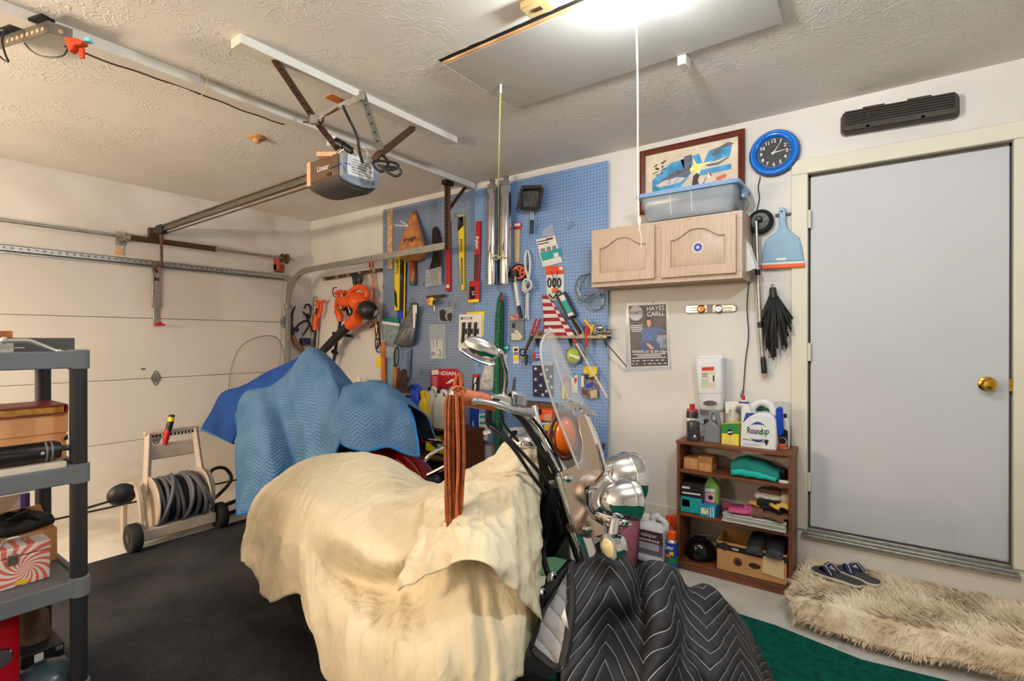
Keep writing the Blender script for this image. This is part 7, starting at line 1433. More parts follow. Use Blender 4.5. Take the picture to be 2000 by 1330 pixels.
# ------------------------------------------------------------------ shaggy rug on the step and flip-flops
rg=thing('shag_rug','shaggy tan rug draped over the concrete step at the door','rug',(5.7,-.3,-.005))
m_rug,nt,b,L=node_mat('tan_shag');geo=nt.nodes.new('ShaderNodeNewGeometry').outputs['Position']
col,f1=mix_noise(nt,L,geo,7.0,(206,184,152),(240,224,198),.35,.65,detail=8,dist=.6);L(col,b.inputs['Base Color']);b.inputs['Roughness'].default_value=.95;_,f2=mix_noise(nt,L,geo,60.0,(0,0,0),(1,1,1),detail=6,dist=1.0);bump_to(nt,L,b,f2,.3,.01);b.inputs['Specular IOR Level'].default_value=.1
def rug_p(u,v,lift=0.0):  # u along X 0..1, v from the wall 0..1
    x=4.925+1.80*u+.06*(v-.2)*(1-u)+.012*math.sin(14*v)*(1-u);s=.03+.60*v+.02*math.sin(9*u)*v
    edge=.545
    if s<edge:y,z=-s,0.0
    else:y,z=-edge-(s-edge)*.55,-(s-edge)*.95
    z-=max(0,4.99-x)*1.1
    n=mnoise.noise((x*9,s*9,1.7))*.012+mnoise.noise((x*30,s*30,4.1))*.006
    return np.array([x,y-.006,z+.018+n+lift])
NU,NV=150,60
G=[[rug_p(i/NU,j/NV)for i in range(NU+1)]for j in range(NV+1)]
mb=MB();mb.v=[tuple(p)for r_ in G for p in r_];mb.f=[(j*(NU+1)+i,j*(NU+1)+i+1,(j+1)*(NU+1)+i+1,(j+1)*(NU+1)+i)for j in range(NV)for i in range(NU)]
mb.build('backing',m_rug,rg,angle=180,solid=.012)
fb=MB();rs=random.Random(11)
for k_ in range(16000):
    u,v=rs.random()**1.0,rs.random();
    if rs.random()<.12:v=rs.choice((0.0,1.0));
    if rs.random()<.05:u=0.0
    p=rug_p(u,v);a=2.6+2.2*mnoise.noise((u*9,v*4,9.0))+rs.uniform(-.5,.5);L_=rs.uniform(.018,.045)
    dv=np.array([math.cos(a)*L_,math.sin(a)*L_,L_*rs.uniform(.35,.8)])if v<.84 else np.array([math.cos(a)*L_*.6,-L_*.8,L_*rs.uniform(-.8,.1)]);w_=np.array([-math.sin(a),math.cos(a),0])*rs.uniform(.0022,.005)
    q=p+dv*.55+[0,0,L_*.12];k0=len(fb.v);fb.v+=[tuple(p-w_),tuple(p+w_),tuple(q+w_*.8),tuple(q-w_*.8),tuple(p+dv)];fb.f+=[(k0,k0+1,k0+2,k0+3),(k0+3,k0+2,k0+4)]
me=bpy.data.meshes.new('pile');me.from_pydata([tuple(np.array(p)-origin_of(rg))for p in fb.v],[],fb.f);me.materials.append(m_rug);o=bpy.data.objects.new('pile',me);COL.objects.link(o);o.parent=rg;o['kind']='stuff'
m_sole=mat('dark_grey_footbed',(62,60,60),.8,var=.08);m_solew=mat('cream_outsole',(206,200,186),.7,var=.04);m_strap=mat('navy_strap',(26,34,78),.6,var=.06)
def flipflop(label,toe,heel,z):
    a,c=Z(*toe,z),Z(*heel,z);d=c-a;Ln=np.linalg.norm(d);d/=Ln;n=np.array([-d[1],d[0],0]);t=thing('flip_flop',label,'flip-flop',(a+c)/2-[0,0,.012],group='flip-flops on the rug')
    out=[]
    for u,w_ in((0,.018),(.04,.034),(.14,.046),(.30,.049),(.5,.040),(.7,.034),(.86,.036),(.96,.027),(1,.010)):out.append((u,w_))
    L_=[a+d*(u*Ln)+n*w_ for u,w_ in out]+[a+d*(u*Ln)-n*w_ for u,w_ in out[::-1]]
    MB().prism([p-[0,0,.022]for p in L_],(0,0,.016)).build('outsole',m_solew,t,bevel=.004);MB().prism([p-[0,0,.006]for p in L_],(0,0,.006)).build('footbed',m_sole,t,bevel=.002)
    tp=a+d*Ln*.20;
    for s in(-1,1):
        P=curve([tp+[0,0,.002],tp+d*Ln*.12+n*s*.03+[0,0,.035],a+d*Ln*.48+n*s*.043+[0,0,.002]],6);sb=MB()
        for p,q in zip(P[:-1],P[1:]):sb.bar(p,q+(q-p)*.05,.036,.005)
        st_=sb.build('strap',m_strap,t);MB().tube([p+[0,0,.004]for p in P],.002,5).build('white_stitch',m_paper,st_)
flipflop('navy flip-flop nearer the bookshelf on the shaggy rug',(1588,1106),(1684,1140),.06);flipflop('navy flip-flop farther from the bookshelf on the shaggy rug',(1640,1103),(1716,1138),.062)
# ------------------------------------------------------------------ cloth
def quilt_mat(name,c0,c1,line,step=.045,zig=.16,amp=.055,lw=.07,bump=.6,rough=.85):
    m,nt,b,L=node_mat(name)
    uv=nt.nodes.new('ShaderNodeUVMap').outputs[0];s=nt.nodes.new('ShaderNodeSeparateXYZ');L(uv,s.inputs[0])
    tri=math_node(nt,L,'MULTIPLY',math_node(nt,L,'ABSOLUTE',math_node(nt,L,'SUBTRACT',math_node(nt,L,'FRACT',math_node(nt,L,'DIVIDE',s.outputs['X'],zig)),.5)),amp*2)
    ph=math_node(nt,L,'FRACT',math_node(nt,L,'DIVIDE',math_node(nt,L,'ADD',s.outputs['Y'],tri),step))
    dist=math_node(nt,L,'ABSOLUTE',math_node(nt,L,'SUBTRACT',ph,.5))  # 0 mid pad, .5 at seam
    seam=math_node(nt,L,'GREATER_THAN',dist,.5-lw/2)
    geo=nt.nodes.new('ShaderNodeNewGeometry').outputs['Position'];col,f=mix_noise(nt,L,geo,5.0,c0,c1,.3,.7,detail=6)
    mx=nt.nodes.new('ShaderNodeMixRGB');L(seam,mx.inputs[0]);L(col,mx.inputs[1]);mx.inputs[2].default_value=lin(line);L(mx.outputs[0],b.inputs['Base Color'])
    h=math_node(nt,L,'SUBTRACT',1.0,math_node(nt,L,'POWER',math_node(nt,L,'MULTIPLY',dist,2.0),2.5));h=math_node(nt,L,'ADD',h,math_node(nt,L,'MULTIPLY',f,.25))
    bump_to(nt,L,b,h,bump,.012);b.inputs['Roughness'].default_value=rough;b.inputs['Specular IOR Level'].default_value=.2
    return m
def grid_up(C,n):
    C=np.asarray(C,float);A=np.stack([crom(r,n)for r in C]);return np.stack([crom(A[:,j],n)for j in range(A.shape[1])],1)
def fnoise(P,s,seed=0.0):
    return np.array([[mnoise.noise((p[0]*s,p[1]*s,p[2]*s+seed))for p in r]for r in P])
def normals(P):
    du=np.gradient(P,axis=1);dv=np.gradient(P,axis=0);N=np.cross(du,dv);N/=(np.linalg.norm(N,axis=2,keepdims=True)+1e-9)
    if(N*(CAM-P)).sum()<0:N=-N
    return N
def cloth(name,C,m,parent,n=10,fold=0.0,ffreq=9,crease=.006,cs=16,noise=.008,ns=5,seed=0.0,solid=.004,vmask=None,sub=0,slant=0.0):
    P=grid_up(C,n);N=normals(P);nv,nu=P.shape[:2];v=np.linspace(0,1,nv)[:,None];u=np.linspace(0,1,nu)[None,:]
    k=(v if vmask is None else vmask(v,u));wob=fnoise(P,3.0,seed+3)
    F=np.array([[mnoise.noise((ffreq*(i/nu+slant*j/nv)*2+.6*wob[j,i],.9*j/nv,seed+20))for i in range(nu)]for j in range(nv)]);d=fold*k*np.sign(F)*np.abs(F*1.6)**.8+noise*fnoise(P,ns,seed)
    if crease:
        a=np.abs(fnoise(P*[1,1,.6],cs,seed+7));b_=np.abs(fnoise(P*[1,1,.8],cs*2.1,seed+11));d=d+crease*(.5-np.minimum(1,a*3.0))*(0.35+.65*k)+crease*.4*(.5-np.minimum(1,b_*3.0))
    P=P+N*d[...,None]
    mb=MB();mb.v=[tuple(p)for r in P for p in r];mb.f=[(j*nu+i,j*nu+i+1,(j+1)*nu+i+1,(j+1)*nu+i)for j in range(nv-1)for i in range(nu-1)]
    o=mb.build(name,m,parent,angle=180,solid=solid)
    su=np.concatenate([[0],np.cumsum(np.linalg.norm(np.diff(P,axis=1),axis=2).mean(0))]);sv=np.concatenate([[0],np.cumsum(np.linalg.norm(np.diff(P,axis=0),axis=2).mean(1))])
    uvl=o.data.uv_layers.new(name='UVMap');UV=np.array([[su[i],-sv[j]]for j in range(nv)for i in range(nu)]);li=np.zeros(len(o.data.loops),int);o.data.loops.foreach_get('vertex_index',li);uvl.data.foreach_set('uv',UV[li].ravel())
    return o,P
def hem(name,pts,r,m,parent):return MB().tube(pts,r,6).build(name,m,parent)
wp=lambda x,y,d:W(x,y,d)
# ---------------- cream dust sheet over the front motorcycle
m_tarp,nt,b,L=node_mat('cream_cotton_sheet');geo=nt.nodes.new('ShaderNodeNewGeometry').outputs['Position']
col,_=mix_noise(nt,L,geo,3.0,(210,197,167),(221,208,180));L(col,b.inputs['Base Color']);b.inputs['Roughness'].default_value=.6;b.inputs['Specular IOR Level'].default_value=.3
mp=nt.nodes.new('ShaderNodeMapping');mp.inputs['Scale'].default_value=(1.6,1.6,.8);L(geo,mp.inputs[0])
_,f1=mix_noise(nt,L,mp.outputs[0],3.2,(0,0,0),(1,1,1),detail=2,dist=.9);_,f2=mix_noise(nt,L,mp.outputs[0],9.0,(0,0,0),(1,1,1),detail=2,dist=.6)
rd_=lambda f:math_node(nt,L,'POWER',math_node(nt,L,'SUBTRACT',1.0,math_node(nt,L,'MINIMUM',math_node(nt,L,'MULTIPLY',math_node(nt,L,'ABSOLUTE',math_node(nt,L,'SUBTRACT',f,.5)),5.0),1.0)),1.5)
bump_to(nt,L,b,math_node(nt,L,'ADD',rd_(f1),math_node(nt,L,'MULTIPLY',rd_(f2),.4)),.42,.016)
ts_=thing('dust_sheet','cream cotton dust sheet draped over the front motorcycle','dust sheet',(3.7,-2.05,FL))
cols=[  # ridge, shoulder, below shoulder, mid side, hem   (photo x, photo y, distance from the right wall)
 [(505,968,1.95),(488,1000,2.08),(478,1040,2.10),(470,1068,2.10),(466,1092,2.11)],
 [(528,944,1.92),(520,975,2.12),(505,1030,2.15),(494,1072,2.15),(488,1106,2.17)],
 [(565,915,1.90),(552,970,2.16),(545,1030,2.20),(535,1100,2.20),(524,1174,2.20)],
 [(605,895,1.90),(592,972,2.20),(583,1040,2.25),(584,1110,2.26),(590,1168,2.27)],
 [(640,887,1.90),(625,1008,2.25),(610,1095,2.27),(618,1210,2.33),(645,1350,2.36)],
 [(690,886,1.90),(680,1056,2.28),(680,1128,2.20),(690,1240,2.38),(700,1440,2.40)],
 [(750,902,1.90),(745,1092,2.30),(750,1150,2.21),(760,1270,2.42),(760,1480,2.42)],
 [(812,940,1.90),(805,1075,2.29),(815,1150,2.22),(830,1275,2.43),(825,1480,2.44)],
 [(865,942,1.90),(870,1015,2.24),(890,1110,2.31),(910,1250,2.40),(910,1440,2.43)],
 [(935,906,1.90),(940,985,2.18),(960,1100,2.26),(975,1225,2.33),(985,1345,2.36)],
 [(998,872,1.90),(1005,950,2.10),(1020,1080,2.16),(1030,1195,2.24),(1020,1305,2.28)],
 [(1046,872,1.90),(1053,940,1.99),(1055,1060,2.03),(1050,1175,2.10),(1040,1262,2.16)]]
C=[]
for i,c_ in enumerate(cols):
    rdg,shd,bel,mid,hm_=[wp(*q)for q in c_]
    mt_=(rdg+shd)/2+[0,0,.035 if 2<i<9 else .015]
    far=rdg+[0,.12,-.05];f2=rdg+[0,.22,-.22];f3=np.array([rdg[0],rdg[1]+.26,max(FL+.15,rdg[2]-.5)])
    C.append([f3,f2,far,rdg,mt_,shd,bel,mid,hm_])
C=np.array(C).transpose(1,0,2)
cloth('sheet',C,m_tarp,ts_,n=13,fold=.024,ffreq=13,crease=.008,cs=7,noise=.010,ns=4,seed=2.0,slant=.04,vmask=lambda v,u:np.clip((v-.64)*2.8,0,1))
fl=[[(842,957,1.93),(826,995,2.24),(803,1075,2.37),(776,1154,2.41)],[(880,937,1.93),(872,1000,2.28),(860,1060,2.40),(846,1118,2.43)],[(920,916,1.93),(920,988,2.26),(922,1045,2.39),(926,1094,2.42)],[(962,892,1.93),(972,980,2.22),(985,1070,2.34),(988,1142,2.37)],[(1006,868,1.92),(1016,955,2.14),(1026,1080,2.24),(1034,1186,2.28)],[(1049,870,1.91),(1057,945,2.03),(1060,1060,2.09),(1057,1228,2.16)]]
C=[]
for c_ in fl:
    q=[wp(*p)for p in c_];C.append([q[0]+[0,.06,-.02],q[0],(q[0]+q[1])/2+[0,-.01,.03],q[1],q[2],q[3]])
cloth('folded_flap',np.array(C).transpose(1,0,2),m_tarp,ts_,n=14,fold=.012,ffreq=5,crease=.014,cs=11,noise=.012,ns=6,seed=5.0,slant=.05)
C=[[wp(*p)for p in c_]for c_ in([(962,905,1.90),(975,874,1.80),(990,861,1.78)],[(978,912,1.95),(990,885,1.86),(1000,868,1.80)],[(1000,900,1.98),(1002,885,1.92),(1008,876,1.86)])]
cloth('gathered_corner',C,m_tarp,ts_,n=8,fold=.012,ffreq=3,crease=.008,noise=.006,seed=9.)
# ---------------- blue moving blanket over the rear motorcycle
m_bq=quilt_mat('blue_quilt',(70,108,146),(96,133,168),(50,82,120),step=.026,zig=.10,amp=.04,lw=.16,bump=.45)
m_bq2=quilt_mat('deep_blue_quilt',(22,62,132),(34,78,150),(16,46,104),step=.026,zig=.10,amp=.04,lw=.16,bump=.35)
m_bpip=mat('bright_blue_piping',(16,110,178),0.6,var=.05)
bb_=thing('moving_blanket','blue quilted moving blanket draped over the rear motorcycle','blanket',(2.1,-1.4,FL))
cols=[[(463,802,1.50),(461,862,1.58),(458,935,1.62),(455,1008,1.64)],[(480,769,1.46),(485,850,1.60),(486,930,1.65),(478,1003,1.67)],[(506,761,1.42),(518,840,1.58),(522,920,1.64),(506,993,1.68)],[(538,752,1.34),(556,835,1.43),(572,905,1.46),(556,980,1.54)],[(575,712,1.24),(588,795,1.40),(606,875,1.48),(590,960,1.56)],[(609,680,1.20),(626,765,1.34),(640,850,1.42),(632,935,1.54)],[(640,706,1.20),(652,785,1.36),(662,848,1.46),(655,905,1.54)],[(664,762,1.30),(672,806,1.44),(676,846,1.50),(672,872,1.54)]]
C=[]
for c_ in cols:
    q=[wp(*p)for p in c_];C.append([q[0]+[0,.30,-.45],q[0]+[0,.22,-.16],q[0],q[1],q[2],q[3]])
_,P=cloth('front_drape',np.array(C).transpose(1,0,2),m_bq,bb_,n=12,fold=.045,ffreq=3.0,crease=.004,cs=10,noise=.03,ns=3.2,seed=1.0,solid=.008,slant=.1)
hem('piping',P[-1],.008,m_bpip,bb_);hem('piping',P[26:,0],.008,m_bpip,bb_)
cols=[[(640,800,1.36),(642,822,1.47),(648,842,1.51),(656,858,1.53)],[(664,770,1.28),(668,805,1.45),(674,845,1.51),(690,876,1.54)],[(700,748,1.20),(708,792,1.42),(714,842,1.50),(722,880,1.53)],[(733,742,1.18),(742,790,1.40),(750,838,1.48),(758,872,1.51)],[(768,760,1.20),(778,800,1.40),(784,845,1.47),(790,884,1.50)],[(797,788,1.26),(808,822,1.41),(815,858,1.46),(821,892,1.48)]]
C=[]
for c_ in cols:
    q=[wp(*p)for p in c_];C.append([q[0]+[0,.28,-.35],q[0]+[0,.18,-.12],q[0],q[1],q[2],q[3]])
_,P=cloth('seat_drape',np.array(C).transpose(1,0,2),m_bq,bb_,n=12,fold=.03,ffreq=2.2,crease=.004,cs=10,noise=.03,ns=5,seed=4.0,solid=.008,slant=.3)
hem('piping',P[-1],.0085,m_bpip,bb_);hem('piping',P[30:,-1],.0085,m_bpip,bb_)
cols=[[(612,678,1.16),(606,690,1.20),(602,700,1.24)],[(575,702,1.22),(566,720,1.27),(558,745,1.31)],[(520,730,1.28),(520,745,1.33),(520,775,1.39)],[(465,755,1.36),(472,775,1.42),(478,800,1.46)],[(432,771,1.40),(446,800,1.45),(466,840,1.49)],[(408,812,1.42),(428,838,1.46),(458,864,1.50)],[(393,838,1.43),(424,852,1.46),(456,866,1.50)]]
_,P=cloth('back_drape',np.array([[wp(*p)for p in c_]for c_ in cols]).transpose(1,0,2),m_bq2,bb_,n=10,fold=.012,ffreq=2,crease=.003,noise=.02,ns=4,seed=8.0,solid=.008)
hem('piping',P[:,-1],.009,m_bpip,bb_)
# ---------------- black moving blanket over the front wheel
m_kq=quilt_mat('black_quilt',(34,33,36),(50,49,53),(176,176,178),step=.05,zig=.30,amp=.16,lw=.05,bump=.5,rough=.6)
m_kg=quilt_mat('grey_quilt_lining',(138,136,138),(160,158,160),(116,114,116),step=.05,zig=.30,amp=.16,lw=.08,bump=.4)
kb_=thing('moving_blanket','black quilted moving blanket with white stitching over the front wheel','blanket',(4.8,-2.1,FL))
cols=[[(1108,1112,1.55),(1106,1180,1.46),(1101,1250,1.40),(1096,1340,1.34)],[(1153,1089,1.62),(1150,1165,1.47),(1146,1240,1.42),(1140,1340,1.34)],[(1203,1080,1.66),(1205,1155,1.50),(1202,1225,1.52),(1192,1335,1.38)],[(1240,1124,1.68),(1246,1175,1.57),(1248,1228,1.52),(1242,1330,1.38)],[(1272,1108,1.70),(1285,1165,1.52),(1292,1245,1.44),(1288,1340,1.36)],[(1312,1116,1.72),(1322,1185,1.60),(1326,1255,1.54),(1328,1340,1.42)],[(1345,1152,1.75),(1352,1195,1.64),(1356,1260,1.54),(1362,1340,1.46)],[(1385,1145,1.78),(1395,1200,1.66),(1402,1260,1.55),(1408,1340,1.44)],[(1427,1184,1.82),(1440,1230,1.74),(1450,1280,1.64),(1456,1345,1.52)],[(1475,1262,1.92),(1488,1300,1.84),(1498,1335,1.74),(1505,1375,1.64)],[(1520,1336,1.96),(1530,1360,1.88),(1536,1390,1.80),(1542,1425,1.70)]]
C=[]
for i,c_ in enumerate(cols):
    q=[D(*p)for p in c_];b0=q[0]+FW*.12-[0,0,.10];b1=q[0]+FW*.18-[0,0,.32];b1[2]=max(b1[2],FL+.02);b0[2]=max(b0[2],FL+.03);e=q[3]-FW*.03;e=np.array([e[0],e[1],FL+.03]);mdd=(q[3]+e)/2
    C.append([b1,b0]+q+[mdd,e])
cloth('drape',np.array(C).transpose(1,0,2),m_kq,kb_,n=12,fold=.018,ffreq=5,crease=.006,cs=9,noise=.022,ns=5,seed=3.0,solid=.01)
cols=[[(1114,1108,1.55),(1100,1130,1.54),(1088,1150,1.53)],[(1114,1170,1.46),(1088,1180,1.47),(1060,1200,1.48)],[(1110,1240,1.40),(1080,1250,1.42),(1042,1255,1.44)],[(1102,1300,1.36),(1080,1300,1.39),(1040,1268,1.42)]]
_,P=cloth('turned_lining',np.array([[D(*p)for p in c_]for c_ in cols]),m_kg,kb_,n=12,fold=.006,ffreq=2,crease=.004,noise=.012,ns=6,seed=6.0,solid=.006)
m_kb=mat('black_binding',(30,27,28),.7,var=.05);hem('binding',P[:,0]-FW*.004,.013,m_kb,kb_);hem('binding',P[-1]-FW*.004,.012,m_kb,kb_);hem('binding',P[:,-1],.008,m_kb,kb_)
MB().add([D(1096,1205,1.40),D(1103,1188,1.40),D(1112,1230,1.385),D(1104,1222,1.39)],[(0,1,2,3)]).build('care_tag',m_paper,kb_,solid=.001)
# ------------------------------------------------------------------ front motorcycle (what the sheet leaves bare, and the machine under it)
mc=thing('motorcycle','chrome cruiser motorcycle with windshield and leather grip under cream sheet','motorcycle',(4.0,-1.98,FL))
m_leath=mat('orange_leather',(184,96,50),.5,var=.12,vscale=30,bump=.15,bscale=150);m_frin=mat('brown_leather_fringe',(138,66,26),.5,var=.25,vscale=40)
m_plate=mat('reflection_tinted_chrome',(196,176,160),.16,1.0,var=.04);m_alu=mat('cast_aluminium',(178,180,184),.3,.7,var=.05)  # plate: brownish reflections put into the chrome tint
m_glass=mat('clear_windshield',(214,208,204),.03,var=0,alpha=.16,spec=.8)
DT=lambda P,r,n=10,c=6:MB().tube(curve([D(*p)for p in P],c)if len(P)>2 else[D(*p)for p in P],r,n)
def poly(P,t,name,m,par=mc,**k):return MB().prism([D(*p)for p in P],FW*t).build(name,m,par,**k)
hd=RT*.97+FW*.24;hd/=np.linalg.norm(hd);lat=np.cross(hd,np.array([0,0,1.0]))  # front end heading, rider's right
# fork legs
for k_,(dd,s)in enumerate(((1.62,0),(1.80,-8))):
    DT([(1098+s,925,dd),(1131+s,1035,dd)],.026,18).build('fork_cover',m_chrome,mc);DT([(1128+s,1030,dd),(1152+s,1100,dd),(1180+s,1200,dd-.02)],.033,18,2).build('fork_slider',m_chrome,mc)
    MB().lathe([(.034,0),(.034,.014),(.028,.014)],D(1128+s,1030,dd),D(1098,925,dd)-D(1131,1035,dd),18).build('fork_ring',m_steel,mc)
poly([(1094,922,1.57),(1122,911,1.58),(1134,900,1.60),(1138,870,1.61),(1128,820,1.63),(1136,800,1.64),(1150,830,1.64),(1168,880,1.63),(1174,925,1.62),(1160,945,1.60),(1142,954,1.59),(1143,985,1.58),(1156,1012,1.58),(1178,1026,1.58),(1182,1043,1.58),(1150,1052,1.57),(1126,1046,1.57),(1104,960,1.57)],.004,'side_plate',m_plate,bevel=.002)
for x,y in((1110,934),(1149,1034)):MB().lathe([(.012,0),(.012,.006),(.006,.009),(0,.009)],D(x,y,1.57),-FW,14).build('plate_bolt',m_chrome,mc)
MB().lathe([(.008,0),(.008,.004),(.005,.004)],D(1139,925,1.60),-FW,14).build('plate_grommet',m_chrome,mc)
# windshield
rows=[((1063,655),(1073,641),(1068,648)),((1057,673),(1086,659),(1070,662)),((1057,700),(1102,694),(1080,690)),((1068,750),(1123,745),(1096,740)),((1088,810),(1146,800),(1116,795)),((1110,865),(1165,855),(1136,850)),((1130,915),(1181,915),(1152,905))]
C=[]
for i,(n_,c_,f_)in enumerate(rows):
    e=min(1,.25+i*.4)if i<2 else 1;a,q,f=D(*n_,1.76-.22*e),D(*c_,1.76),D(*f_,1.76+.20*e);C.append([a,a*.35+q*.65+hd*.012,q,q*.6+f*.4+hd*.01,f])
Pw=grid_up(C,6);nv,nu=Pw.shape[:2];mb=MB();mb.v=[tuple(p)for r in Pw for p in r];mb.f=[(j*nu+i,j*nu+i+1,(j+1)*nu+i+1,(j+1)*nu+i)for j in range(nv-1)for i in range(nu-1)]
mb.build('windshield',m_glass,mc,angle=180,solid=.005)
MB().tube(list(Pw[:,0]),.0035,6).build('windshield_edge',mat('edge_plastic',(196,198,200),.1,var=0,alpha=.75),mc);MB().tube(list(Pw[:,-1]),.003,6).build('windshield_edge',MATS['edge_plastic'],mc);MB().tube(list(Pw[0]),.003,6).build('windshield_edge',MATS['edge_plastic'],mc)
DT([(1112,780,1.72),(1140,800,1.72),(1168,870,1.71),(1186,940,1.70)],.010,8).build('trim_strip',m_chrome,mc)
poly([(1094,789,1.60),(1120,785,1.62),(1136,792,1.66),(1164,806,1.70),(1166,814,1.70),(1134,803,1.66),(1104,801,1.60)],.006,'clamp_strap',m_chrome,bevel=.002)
for x,y,dd in((1099,791,1.597),(1134,795,1.655)):MB().lathe([(.007,0),(.007,.004),(0,.005)],D(x,y,dd),-FW,12).build('strap_bolt',m_chrome,mc)
MB().ball(D(1104,852,1.95),(.045,.03,.075),18,12,ax=(RT,FW,UP)).build('amber_lens',mat('amber_lens',(220,104,24),.2,var=.05),mc);MB().tube([D(1102,850,1.95)+RT*.055*math.cos(a)-FW*.01+UP*.085*math.sin(a)for a in np.linspace(0,2*math.pi,28,endpoint=False)],.010,8,closed=True).build('lens_ring',mat('brown_ring',(96,50,30),.4),mc)
# lamps
def lamp_(name,c,r,L_,m=m_chrome):
    o=MB().lathe([(0,-L_),(r*.35,-L_*.96),(r*.68,-L_*.75),(r*.9,-L_*.42),(r*.985,-L_*.1),(r*1.0,0)],c,hd,32).build(name,m,mc);MB().lathe([(r*1.0,-.002),(r*1.05,.002),(r*1.05,.020),(r*.94,.026)],c,hd,32).build('rim',m_chrome,o);MB().lathe([(r*.94,.02),(r*.6,.034),(0,.04)],c,hd,28).build('lens',mat('lamp_glass',(200,205,210),.08,.2,var=0),o)
lamp_('spot_lamp',D(1226,975,1.52),.060,.085);lamp_('headlamp',D(1222,932,1.74),.082,.10);lamp_('spot_lamp',D(1205,940,1.98),.060,.085)
MB().lathe([(.083,0),(.086,.01),(.086,.04),(.080,.05)],D(1222,932,1.74)-hd*.005,hd,32).build('headlamp_visor',m_chrome,mc)
poly([(1146,958,1.66),(1164,946,1.66),(1184,925,1.67),(1204,935,1.66),(1212,985,1.62),(1204,1004,1.62),(1176,1000,1.63),(1160,1014,1.63),(1148,990,1.64)],.10,'nacelle',m_chrome,bevel=.02,seg=3)
DT([(1166,1006,1.60),(1190,1016,1.56),(1218,1022,1.52),(1224,1008,1.52)],.011,10).build('light_bar',m_chrome,mc)
poly([(1168,1005,1.57),(1196,1012,1.55),(1226,1018,1.53),(1238,1026,1.53),(1216,1036,1.53),(1186,1030,1.56)],.02,'bar_bracket',m_plate,bevel=.004)
DT([(1201,1016,1.50),(1196,1045,1.48)],.014,14).build('signal_stem',m_chrome,mc)
tsd=-hd*.35-np.array([0,0,.0])-FW*.5;tsd/=np.linalg.norm(tsd);cts=D(1194,1068,1.47)
MB().lathe([(0,-.05),(.02,-.046),(.034,-.03),(.038,-.01),(.038,.012),(.032,.014)],cts,-hd*.9-FW*.3,24).build('turn_signal',m_chrome,mc);MB().lathe([(.033,.010),(.02,.018),(0,.02)],cts,-hd*.9-FW*.3,20).build('turn_signal_lens',mat('pale_amber_lens',(214,200,150),.15,var=0),mc)
# handlebar, controls, mirror
DT([(1088,918,1.74),(1066,880,1.70),(1040,835,1.66),(1018,806,1.62),(1000,797,1.60),(975,790,1.57),(890,773,1.50)],.0135,12).build('handlebar',m_chrome,mc)
DT([(1092,912,1.74),(1050,852,1.72),(1020,815,1.66),(1002,803,1.62)],.011,8).build('wiring_sheath',m_black,mc);DT([(1086,925,1.70),(1046,862,1.66),(1022,826,1.62),(1004,806,1.59)],.008,8).build('wiring_sheath',m_black,mc)
DT([(1102,920,1.78),(1070,870,1.82),(1050,822,1.86),(1044,795,1.90)],.012,10).build('far_handlebar',m_chrome,mc)
DT([(968,789,1.56),(935,782,1.54),(908,777,1.52),(890,773,1.51)],[.022,.026,.026,.023],16,2).build('grip',m_leath,mc)
MB().lathe([(.024,0),(.027,.006),(.024,.014),(.012,.018),(0,.018)],D(888,772,1.505),D(886,772,1.50)-D(956,787,1.555),22).build('grip_end',m_chrome,mc)
poly([(957,772,1.53),(978,770,1.53),(1000,776,1.54),(1000,800,1.54),(972,799,1.53),(956,792,1.53)],.05,'switch_housing',m_chrome,bevel=.008,seg=3);poly([(963,778,1.525),(976,780,1.525),(976,784,1.525),(963,782,1.525)],.006,'switch',m_black)
poly([(999,764,1.55),(1024,772,1.56),(1030,778,1.57),(1029,796,1.57),(1000,792,1.55)],.05,'brake_reservoir',m_alu,bevel=.006);poly([(1010,771,1.545),(1021,776,1.55),(1021,792,1.55),(1010,789,1.545)],.006,'sight_panel',m_greyp);poly([(990,768,1.58),(1000,762,1.58),(1008,768,1.60),(996,790,1.60)],.04,'reservoir_bracket',m_steel,bevel=.005)
DT([(926,783,1.49),(950,785,1.49),(980,793,1.50),(1000,800,1.52),(1034,806,1.56)],[.009,.007,.007,.010,.013],10,4).build('brake_lever',m_alu,mc);MB().ball(D(926,783,1.49),.0115,12,8).build('lever_ball',m_alu,mc)
MB().ball(D(1034,808,1.57),.018,12,8).build('banjo_bolt',m_alu,mc)
MB().ball(D(940,680,1.50),(.056,.030,.030),26,14,ax=(RT*.90-UP*.42,FW,RT*.42+UP*.90)).build('mirror',m_chrome,mc);MB().tube([D(938,683,1.50)+(RT*.90-UP*.42)*.055*math.cos(a)-FW*.008*math.sin(a)-(RT*.42+UP*.9)*(.022+.010*math.sin(a))for a in np.linspace(0,2*math.pi,26,endpoint=False)],.004,6,closed=True).build('mirror_rim',m_chrome,mc)
DT([(966,691,1.50),(976,686,1.51),(982,696,1.52),(988,720,1.53),(989,745,1.55),(985,772,1.56)],.0075,10).build('mirror_stem',m_chrome,mc);MB().ball(D(973,688,1.505),.012,12,8).build('mirror_joint',m_chrome,mc)
poly([(1003,738,1.75),(1008,737,1.75),(1006,764,1.72),(1000,764,1.72)],.01,'clutch_blade',m_black,bevel=.003)
for P,r in((((952,800,1.55),(951,820,1.55),(955,832,1.55),(966,840,1.55),(1000,872,1.56),(1040,930,1.60),(1066,962,1.64)),.006),(((958,798,1.56),(960,826,1.56),(975,840,1.57),(1010,874,1.58),(1060,930,1.64),(1074,955,1.67)),.006),(((980,810,1.58),(985,830,1.60),(1012,862,1.64)),.005),(((1036,812,1.60),(1060,842,1.68),(1084,885,1.74),(1096,915,1.76)),.005),(((944,846,1.58),(958,842,1.58)),.006)):DT(P,r,8).build('control_cable',m_black if r<.0061 and P[0][0]!=944 else m_chrome,mc)
